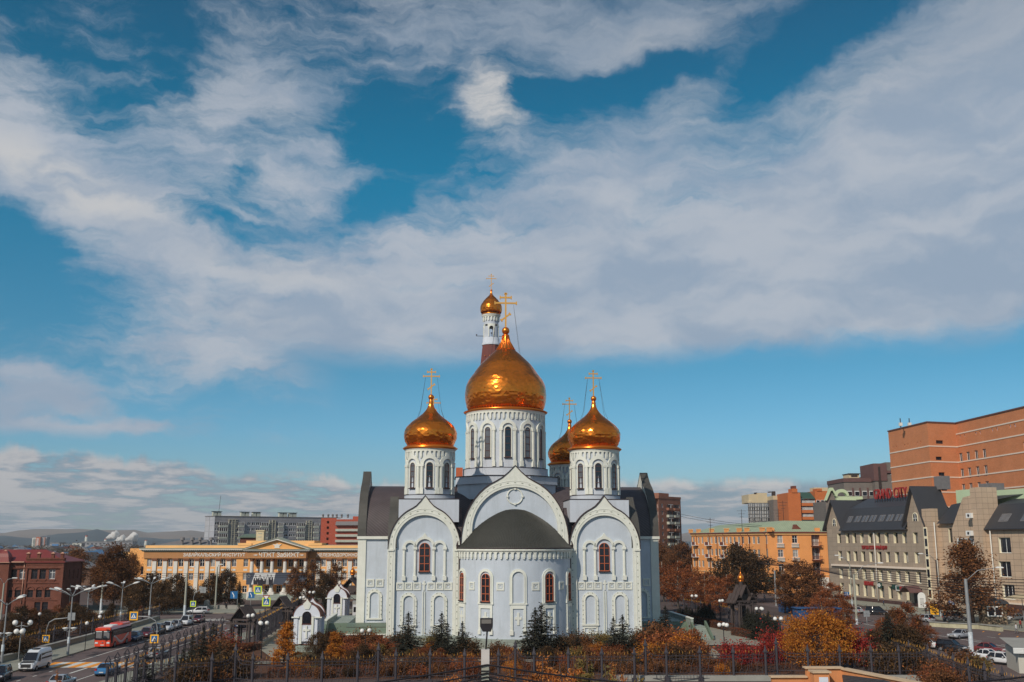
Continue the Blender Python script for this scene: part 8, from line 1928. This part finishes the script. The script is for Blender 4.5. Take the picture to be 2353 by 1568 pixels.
for i in range(46):
    y = rg_.uniform(112, 190); x = -64.5-.0525*(y-112)-rg_.uniform(.5, 20)
    kd = rg_.choice(('dark', 'dark', 'darkshrub', 'brownshrub', 'darkshrub', 'rusty', 'olive')); plant(kd, 'dark bushy growth in the left garden beyond the stone wall', x, y, rg_.uniform(2.6, 4.6) if kd in ('dark', 'rusty') else rg_.uniform(1.6, 2.8), rg_.uniform(.9, 1.3), 'bushes and small trees of the left garden')
plant_px('sapling', 'rust leaved sapling in front of the silver sedan at bottom left', S3(440, 1700), S3(440, 1455), .5, Y=84)
# churchyard left
plant_px('golden', 'golden young larch beside the nearest shrine', S4(872, 1440), S4(882, 1062), 1.25, Y=122)
plant_px('golden', 'smaller golden larch right of the nearest shrine', S4(1290, 1400), S4(1300, 1150), 1.3, Y=124)
plant_px('spruce', 'dark spruce behind the crossing sign at the roadside fence', S3(1160, 1440), S3(1163, 1225), 1.1, Y=109)
for i, (bx_, ty, Y, k) in enumerate(((215, 1110, 118, 'spruce'), (130, 1180, 112, 'spruce'), (290, 1080, 128, 'spruce'), (350, 1230, 112, 'spruce'), (60, 1290, 108, 'spruce'), (440, 1300, 112, 'darkshrub'), (400, 1170, 130, 'red'), (310, 1160, 122, 'brownshrub'), (520, 1330, 113, 'brownshrub'), (90, 1380, 106, 'darkshrub'), (200, 1330, 108, 'darkshrub'), (300, 1390, 107, 'brownshrub'))):
    plant_px(k, 'plant in the dark thicket inside the roadside fence corner', S4(bx_, 1450), S4(bx_, ty), 1.2, 'thicket inside the left fence corner', Y)
# shrub band in front of the church
rs = random.Random(5)
k = 0
for Y in (113, 116.5, 120, 124.5, 131, 134, 137):
    x = -24 if Y < 128 else -20.5
    while x < (26 if Y < 128 else 21):
        dx_ = abs(x-.6)
        if not (Y > 129 and Y > 146-.35-sqrt(max(0, 8.6**2-dx_**2))-2.2+2.2*(dx_ > 8.6)) and rs.random() < .93:
            q = rs.random(); far = Y > 128
            kd = ('orange' if q < (.46 if far else .18) else 'brownshrub' if q < .68 else 'gold' if q < .76 else 'darkshrub' if q < .88 else 'dry' if q < .94 else 'olive')
            if not far and 8 < x < 24 and q < .3: kd = 'brownshrub'
            plant(kd, {'orange': 'rust orange shrub in the band between fence and church', 'brownshrub': 'brown shrub in the band between fence and church', 'gold': 'golden shrub in the band between fence and church', 'darkshrub': 'dark shrub in the band between fence and church', 'dry': 'dry twiggy shrub in the band between fence and church', 'olive': 'faded green shrub in the band between fence and church'}[kd], x+rs.uniform(-.7, .7), Y+rs.uniform(-1, 1), rs.uniform(.9, 1.9) if far else rs.uniform(1.2, 2.2), rs.uniform(.9, 1.25), 'shrubs before the church: '+kd)
        x += rs.uniform(1.9, 3.0)
for i, (x, Y, kd, h) in enumerate(((-19.5, 139, 'brownshrub', 2.9), (-15.2, 141, 'darkshrub', 2.6), (-10.6, 139.5, 'olive', 2.6), (-5.5, 133, 'darkshrub', 2.7), (-2.2, 131, 'brownshrub', 2.4), (6.8, 133.5, 'darkshrub', 2.9), (9.4, 138, 'brownshrub', 3.0), (12.4, 140.5, 'olive', 2.7), (17.6, 140, 'darkshrub', 2.9), (20.4, 139, 'brownshrub', 3.2), (-24.5, 131, 'dark', 3.2), (23.4, 134, 'rusty', 3.6), (-17, 118, 'dark', 3.0), (-8, 117, 'rusty', 2.8), (4, 119, 'dark', 2.8), (17.5, 119, 'rusty', 3.0))):
    hue = 'dark' if 'dark' in kd else 'faded green' if kd == 'olive' else 'brown'
    plant(kd, hue+' taller bush rising above the rust band before the church', x, Y, h, 1.1, hue+' taller bushes before the church', name='shrub', cat='shrub')
for i, (cx, cy, tx, ty, Y) in enumerate(((760, 950, 800, 800, 141), (1000, 1000, 1000, 900, 139), (1150, 1050, 1150, 890, 139), (1350, 1050, 1350, 880, 141), (620, 960, 620, 890, 142), (900, 1150, 900, 1000, 131), (1250, 1150, 1250, 1010, 131), (1500, 1050, 1500, 860, 140), (1600, 1080, 1600, 930, 137))):
    plant_px('orange', 'rust orange shrub along the left flank of the church', S12(cx, cy), S12(tx, ty), 1.3, 'orange shrubs by the left flank of the church', Y)
for cx, ty, Y, kd in ((40, 1210, 136, 'orange'), (200, 1170, 135, 'orange'), (270, 1210, 132, 'gold'), (100, 1110, 140, 'brownshrub'), (320, 1250, 126, 'orange'), (20, 1260, 124, 'gold'), (150, 1290, 120, 'darkshrub'), (230, 1260, 124, 'brownshrub')):
    plant_px(kd, 'autumn shrub before the right flank of the church', S5(cx, 1350), S5(cx, ty), 1.3, 'autumn shrubs by the right flank of the church', Y)
# right of the church
plant_px('red', 'round crimson shrub on the lawn behind the front fence', S5(625, 1470), S5(620, 1250), 1.15, Y=119)
plant_px('red', 'crimson shrub left of the yellow maple', S5(900, 1400), S5(905, 1160), .95, Y=128)
plant_px('red', 'smaller crimson shrub by the tall fence post', S5(850, 1420), S5(850, 1255), .9, Y=121)
plant_px('red', 'crimson shrub right of the yellow maple below the white car', S7(370, 1300), S7(360, 975), .8, Y=122)
plant_px('maple', 'big yellow and orange maple behind the front fence', S5(1195, 1440), S5(1180, 1050), 1.0, Y=121)
plant_px('golden', 'orange topped young tree merged with the right side of the maple', S5(1370, 1440), S5(1370, 1110), 1.5, Y=123)
for bx_, ty, Y, kd, wd, lab in ((60, 560, 330, 'broad', .8, 'brown tree at the foot of the brick tower'), (150, 640, 300, 'broad', .7, 'brown tree right of the church flank below the tower'), (240, 560, 345, 'broad', .8, 'tall brown tree by the far end of the orange house'), (100, 700, 250, 'rusty', .9, 'rust birch nearest to the church on its right side'), (200, 690, 232, 'rusty', .8, 'rust birch beyond the globe lamps'), (300, 720, 225, 'rusty', .8, 'rust birch before the far end of the orange house'), (390, 760, 215, 'rusty', .8, 'rust birch left of the gold onion gate'), (480, 800, 205, 'rusty', .8, 'low rust birch behind the two globed lamp'), (560, 790, 215, 'rusty', .9, 'rust birch just behind the gold onion'), (620, 580, 245, 'dark', .75, 'dark tree before the orange house facade'), (740, 640, 250, 'dark', 1.0, 'broad dark tree before the orange house corner'),
        (1050, 680, 205, 'airy', .9, 'brown birch before the right facade of the orange house'), (960, 760, 210, 'airy', .8, 'brown birch left of the tallest one by the corner house'), (1130, 690, 200, 'airy', .9, 'brown birch before the balconies of the corner house'), (1310, 830, 185, 'rusty', .9, 'rust willow left of the concrete lamp pole'), (1220, 900, 178, 'rusty', .8, 'low rust tree behind the yellow maple'), (1380, 960, 170, 'rusty', .8, 'low rust tree right of the yellow maple')):
    plant_px(kd, lab, S5(bx_, 1000), S5(bx_, ty), wd*1.3, Y=Y)
for i, (cx, ty, Y) in enumerate(((100, 820, 200), (220, 800, 196), (330, 860, 192), (450, 800, 196), (560, 740, 192), (650, 760, 190), (720, 850, 186), (380, 920, 188), (1380, 840, 168), (1480, 900, 160), (1560, 860, 164), (1680, 960, 158), (1760, 900, 162), (1830, 1080, 150), (1900, 1000, 156), (1350, 960, 176), (1420, 940, 158), (1530, 950, 154), (1600, 940, 160), (1720, 1010, 152), (1800, 1010, 152), (1870, 1040, 148), (60, 870, 196), (160, 860, 192), (280, 850, 198), (600, 820, 186), (510, 820, 190), (690, 880, 182))):
    plant_px('bigspruce', 'dark spruce in the mass right of the church', S13(cx, 1150), S13(cx, ty), 1.35, 'dark spruces right of the church', Y)
for bx_, by, ty, kd, wd, lab in ((880, 1180, 700, 'rusty', .75, 'tall rust birch in the middle of the street-side thicket'), (1100, 1150, 960, 'rusty', .8, 'rust tree right of the street-side thicket'), (690, 1290, 830, 'bigspruce', 1.0, 'dark green spruce in front of the street-side birch'), (620, 1150, 880, 'rusty', .7, 'low rust tree left of the dark green spruce'), (1000, 1200, 880, 'airy', .7, 'brown birch between rust trees by the street'), (760, 1180, 760, 'airy', .8, 'airy brown birch behind the dark green spruce'), (540, 1290, 1000, 'dark', .7, 'low dark tree beside the crimson shrub and street'), (820, 1290, 960, 'dark', .8, 'dark bushy tree in front of the street-side birches'), (950, 1290, 1010, 'bigspruce', .9, 'second dark spruce right of the street-side thicket')):
    plant_px(kd, lab, S7(bx_, by), S7(bx_, ty), wd*1.45, Y=142 if by < 1250 else 124)
plant_px('larch', 'big brown tree at the street corner before the pharmacy sign', S7(1560, 965), S7(1530, 30), 1.3)
plant('airy', 'tree at the right edge behind the parasol', 100.0, 192, 11, .8)
for i, (cx, ty, Y, kd, wd) in enumerate(((60, 980, 116, 'darkshrub', 1.5), (200, 1040, 115, 'darkshrub', 1.4), (330, 1080, 115, 'dark', .8), (440, 1120, 114, 'darkshrub', 1.4), (120, 1200, 113.5, 'dry', 1.3), (230, 1130, 113.5, 'dry', 1.2), (20, 1230, 114, 'darkshrub', 1.3), (330, 1250, 113.5, 'brownshrub', 1.3), (480, 1250, 114, 'darkshrub', 1.2), (1060, 1020, 112, 'brownshrub', 1.0), (1170, 1060, 113, 'brownshrub', .9), (720, 1200, 108, 'brownshrub', 1.2), (880, 1250, 104, 'brownshrub', 1.2), (980, 1180, 108, 'brownshrub', 1.1), (1150, 1230, 106, 'darkshrub', 1.2), (1300, 1180, 110, 'olive', 1.1), (700, 1300, 103, 'orange', 1.2), (800, 1340, 100, 'brownshrub', 1.2))):
    plant_px(kd, 'brown and dark scrub along the corner of the right fence', S14(cx, 1400), S14(cx, ty), wd, 'scrub along the right fence corner', Y)
# saplings nearest to the viewer, their tops reaching into the picture
for bx_, ty, Y, kd, wd, lab in ((830, 520, 62, 'sapling', .8, 'orange leaved sapling top left of the floodlight pole'), (1010, 540, 62, 'sapling', .7, 'orange sapling top touching the floodlight pole'), (920, 590, 60, 'sapling', .7, 'low orange sapling top left of the pole'), (1260, 510, 64, 'sapling', .9, 'orange sapling top right of the floodlight pole'), (1370, 470, 66, 'sapling', .9, 'orange sapling top before the apse'), (1480, 440, 66, 'sapling', 1.0, 'tallest orange sapling top in the foreground'), (1580, 480, 65, 'sapling', .9, 'orange sapling top right of the tallest one'), (1670, 430, 66, 'sapling', .9, 'rust sapling top before the right church block'), (1790, 430, 64, 'greensap', 1.0, 'drooping dull green sapling top in the foreground'), (1880, 500, 62, 'greensap', .8, 'smaller drooping green sapling top'), (1960, 500, 66, 'sapling', .6, 'small sapling top by the right fence posts'), (2080, 560, 63, 'greensap', .7, 'low green sapling top before the footing wall')):
    x, y = 1300+bx_/1.681, 2350+ty/1.681
    v = at_y(x, y, Y); plant(kd, lab, v.x, Y, v.z, wd)
# clipped hedges
def hedge(label, pts, w_, h_):
    t = thing('hedge', label, 'hedge', (pts[0][0], pts[0][1], 0)); rnd = random.Random(int(pts[0][0]*7)); cb = MB(lHED); core = MB(mBARK); P_ = []
    for (x0, y0), (x1, y1) in zip(pts, pts[1:]):
        L_ = sqrt((x1-x0)**2+(y1-y0)**2); an = atan2(y1-y0, x1-x0); core.M = Matrix.Translation((-pts[0][0], -pts[0][1], 0)) @ frame_of((x0, y0, 0), an); core.box(-w_*.3, L_+w_*.3, -w_*.4, w_*.4, 0, h_*.9)
        for _ in range(int(L_*260)):
            f = rnd.random(); u = rnd.uniform(-w_*.4, L_+w_*.4)
            q = Vector((u, rnd.uniform(-.5, .5)*w_, h_+rnd.gauss(0, .03))) if f < .5 else Vector((u, (-.5 if rnd.random() < .7 else .5)*w_+rnd.gauss(0, .03), h_*rnd.random()))
            P_.append(core.M @ q)
    leaves(cb, P_, .17, rnd); obj('branches', core, t); obj('foliage', cb, t)
hedge('clipped brown hedge by the inner side of the nearest gate', [(-37.0, 132), (-35.6, 139.5), (-34.6, 140.5)], 1.5, 1.0)
hedge('clipped brown hedge along the path right of the globe lamps', [(34.8, 161), (36.6, 156), (37.4, 151)], 1.3, 1.2)
hedge('long clipped hedge behind the terrace right of the church', [(31.0, 196), (32.4, 186), (34.0, 178), (35.6, 169)], 1.3, 1.2)
hedge('low clipped hedge inside the front fence on the right lawn', [(16, 116.5), (22, 116.5), (31, 117.5)], 1.1, .8)
hedge('clipped hedge along the path behind the nearest shrine', [(-31.0, 160), (-33.2, 178), (-34.6, 196)], 1.2, 1.0)
hedge('dark clipped hedge inside the front fence on the left', [(-26, 113), (-18, 114), (-10, 114.5)], 1.2, .9)
# the town on the plain
rs = random.Random(12); hm = [mat('house wall '+n_, lin(*c), .85, var=.1, vs=.2) for n_, c in (('white', (206, 202, 192)), ('ochre', (186, 150, 110)), ('brown', (120, 92, 76)), ('mint', (160, 186, 170)), ('grey', (150, 148, 146)))]; hr = [mat('house roof '+n_, lin(*c), .7, var=.1, vs=.3) for n_, c in (('grey', (140, 140, 142)), ('rust', (126, 74, 58)), ('blue', (84, 120, 156)), ('dark', (84, 78, 76)))]
HM_ = []
for a in range(5):
    for c in range(2):
        b = MB(hm[a]); b.box(-5, 5, -4, 4, 0, 4.2); r = MB(hr[(a+c*2) % 4]); r.prism([(-5.6, 4.1), (5.6, 4.1), (0, 7.0)], -4.6, 4.6); wn_ = MB(mBN3); [wn_.box(x-.7, x+.7, -4.1, -4, 1.4, 2.9) for x in (-3, 0, 3)]; HM_.append((b.mesh('wall'), r.mesh('roof'), wn_.mesh('window_row')))
for i in range(110):
    Y = rs.uniform(330, 1500) if i > 35 else rs.uniform(330, 560); X = Y*rs.uniform(-.56, -.37)
    if -104 < X < -60 and Y < 330: continue
    w_, r_, n_ = HM_[rs.randrange(10)]; t = thing('small_house', 'small low house among treetops in the distant town', 'house', (X, Y, 0), rs.uniform(-.5, .5), 'small houses of the distant town', 1.35); obj('wall', w_, t); obj('roof', r_, t); obj('window_row', n_, t)
rnd = random.Random(4)
fb_ = MB(lFAR); leaves(fb_, [Vector((rnd.gauss(0, 2.6), rnd.gauss(0, 2.6), 4.6+rnd.gauss(0, 1.9))) for _ in range(1100)], .75, rnd); FT = fb_.mesh('crown')
ft_ = MB(mBARK); ft_.tube([(0, 0, 0), (0, 0, 5)], .3, 5, .1); FK = ft_.mesh('trunk')
for i in range(105):
    Y = rs.uniform(300, 1100); X = Y*rs.uniform(-.58, -.345)
    if Y < 320 and X > -105: continue
    t = thing('town_tree', 'round brown tree in the distant town behind the brick house', 'tree', (X, Y, 0), rs.uniform(0, 6), 'trees of the distant town'); s = rs.uniform(.7, 1.25); t.scale = (s, s, s*rs.uniform(.8, 1.2)); obj('trunk', FK, t); obj('crown', FT, t)
for i in range(26):
    Y = rs.uniform(360, 460); X = Y*rs.uniform(.135, .165) if i < 16 else Y*rs.uniform(.18, .26)
    t = thing('street_tree', 'brown street tree far down the street right of the church', 'tree', (X, Y, 0), rs.uniform(0, 6), 'trees far down the right street'); s = rs.uniform(.9, 1.4); t.scale = (s, s, s*1.2); obj('trunk', FK, t); obj('crown', FT, t)
wd_ = MB(lFAR); P_ = []
for i in range(34000):
    Y = 1100*(2.6/1.1)**rs.random(); X = Y*rs.uniform(-.62, -.05); P_.append(Vector((X, Y, abs(rs.gauss(1.6, 1.3)))))
leaves(wd_, P_, 2.4, rnd); tag(obj('woodland', wd_), kind='stuff')
# smoke from the works
mSMK = mat('white smoke', lin(226, 224, 222), 1.0, var=.04, vs=.05, spec=0.0, trans=.35)
for c0, c1, lab in (((852, 412), (960, 372), 'white smoke plume drifting right from the works chimney'), ((915, 445), (1010, 395), 'lower white smoke plume over the works roofs'), ((1000, 430), (1110, 385), 'rightmost thinning smoke plume before the hills')):
    b = MB(mSMK); A_, B2 = at_y(*S3(*c0), 2620), at_y(*S3(*c1), 2620); n_, m_ = 26, 14; A0 = A_; D_ = B2-A_
    def fn(s, q):
        r_ = (1.2+9.5*s**.75)*(1 if s < .82 else max(.02, (1-s)/.18)**.6); a = 2*pi*q; c = A0+D_*s; d = Vector((-.4*cos(a), sin(a), cos(a)))
        return c+d*r_*(1+.75*NZ.fractal(c*.05+d*.9, .8, 2, 5))+Vector((0, 0, 3*NZ.noise(c*.03)))
    b.grid(n_, m_, fn); tag(obj('smoke_plume', b), lab, 'smoke', kind='stuff')
# ------------------------------------------------------------------ the air
hz_ = bpy.data.materials.new('haze'); hz_.use_nodes = True; t_ = hz_.node_tree; t_.nodes.clear(); o_ = t_.nodes.new('ShaderNodeOutputMaterial'); v_ = t_.nodes.new('ShaderNodeVolumePrincipled')
v_.inputs['Color'].default_value = (.80, .88, .96, 1); v_.inputs['Density'].default_value = 8e-5; t_.links.new(v_.outputs[0], o_.inputs['Volume'])
b = MB(hz_); b.box(-9500, 9500, -400, 8600, -5, 260); tag(obj('haze', b), kind='stuff')
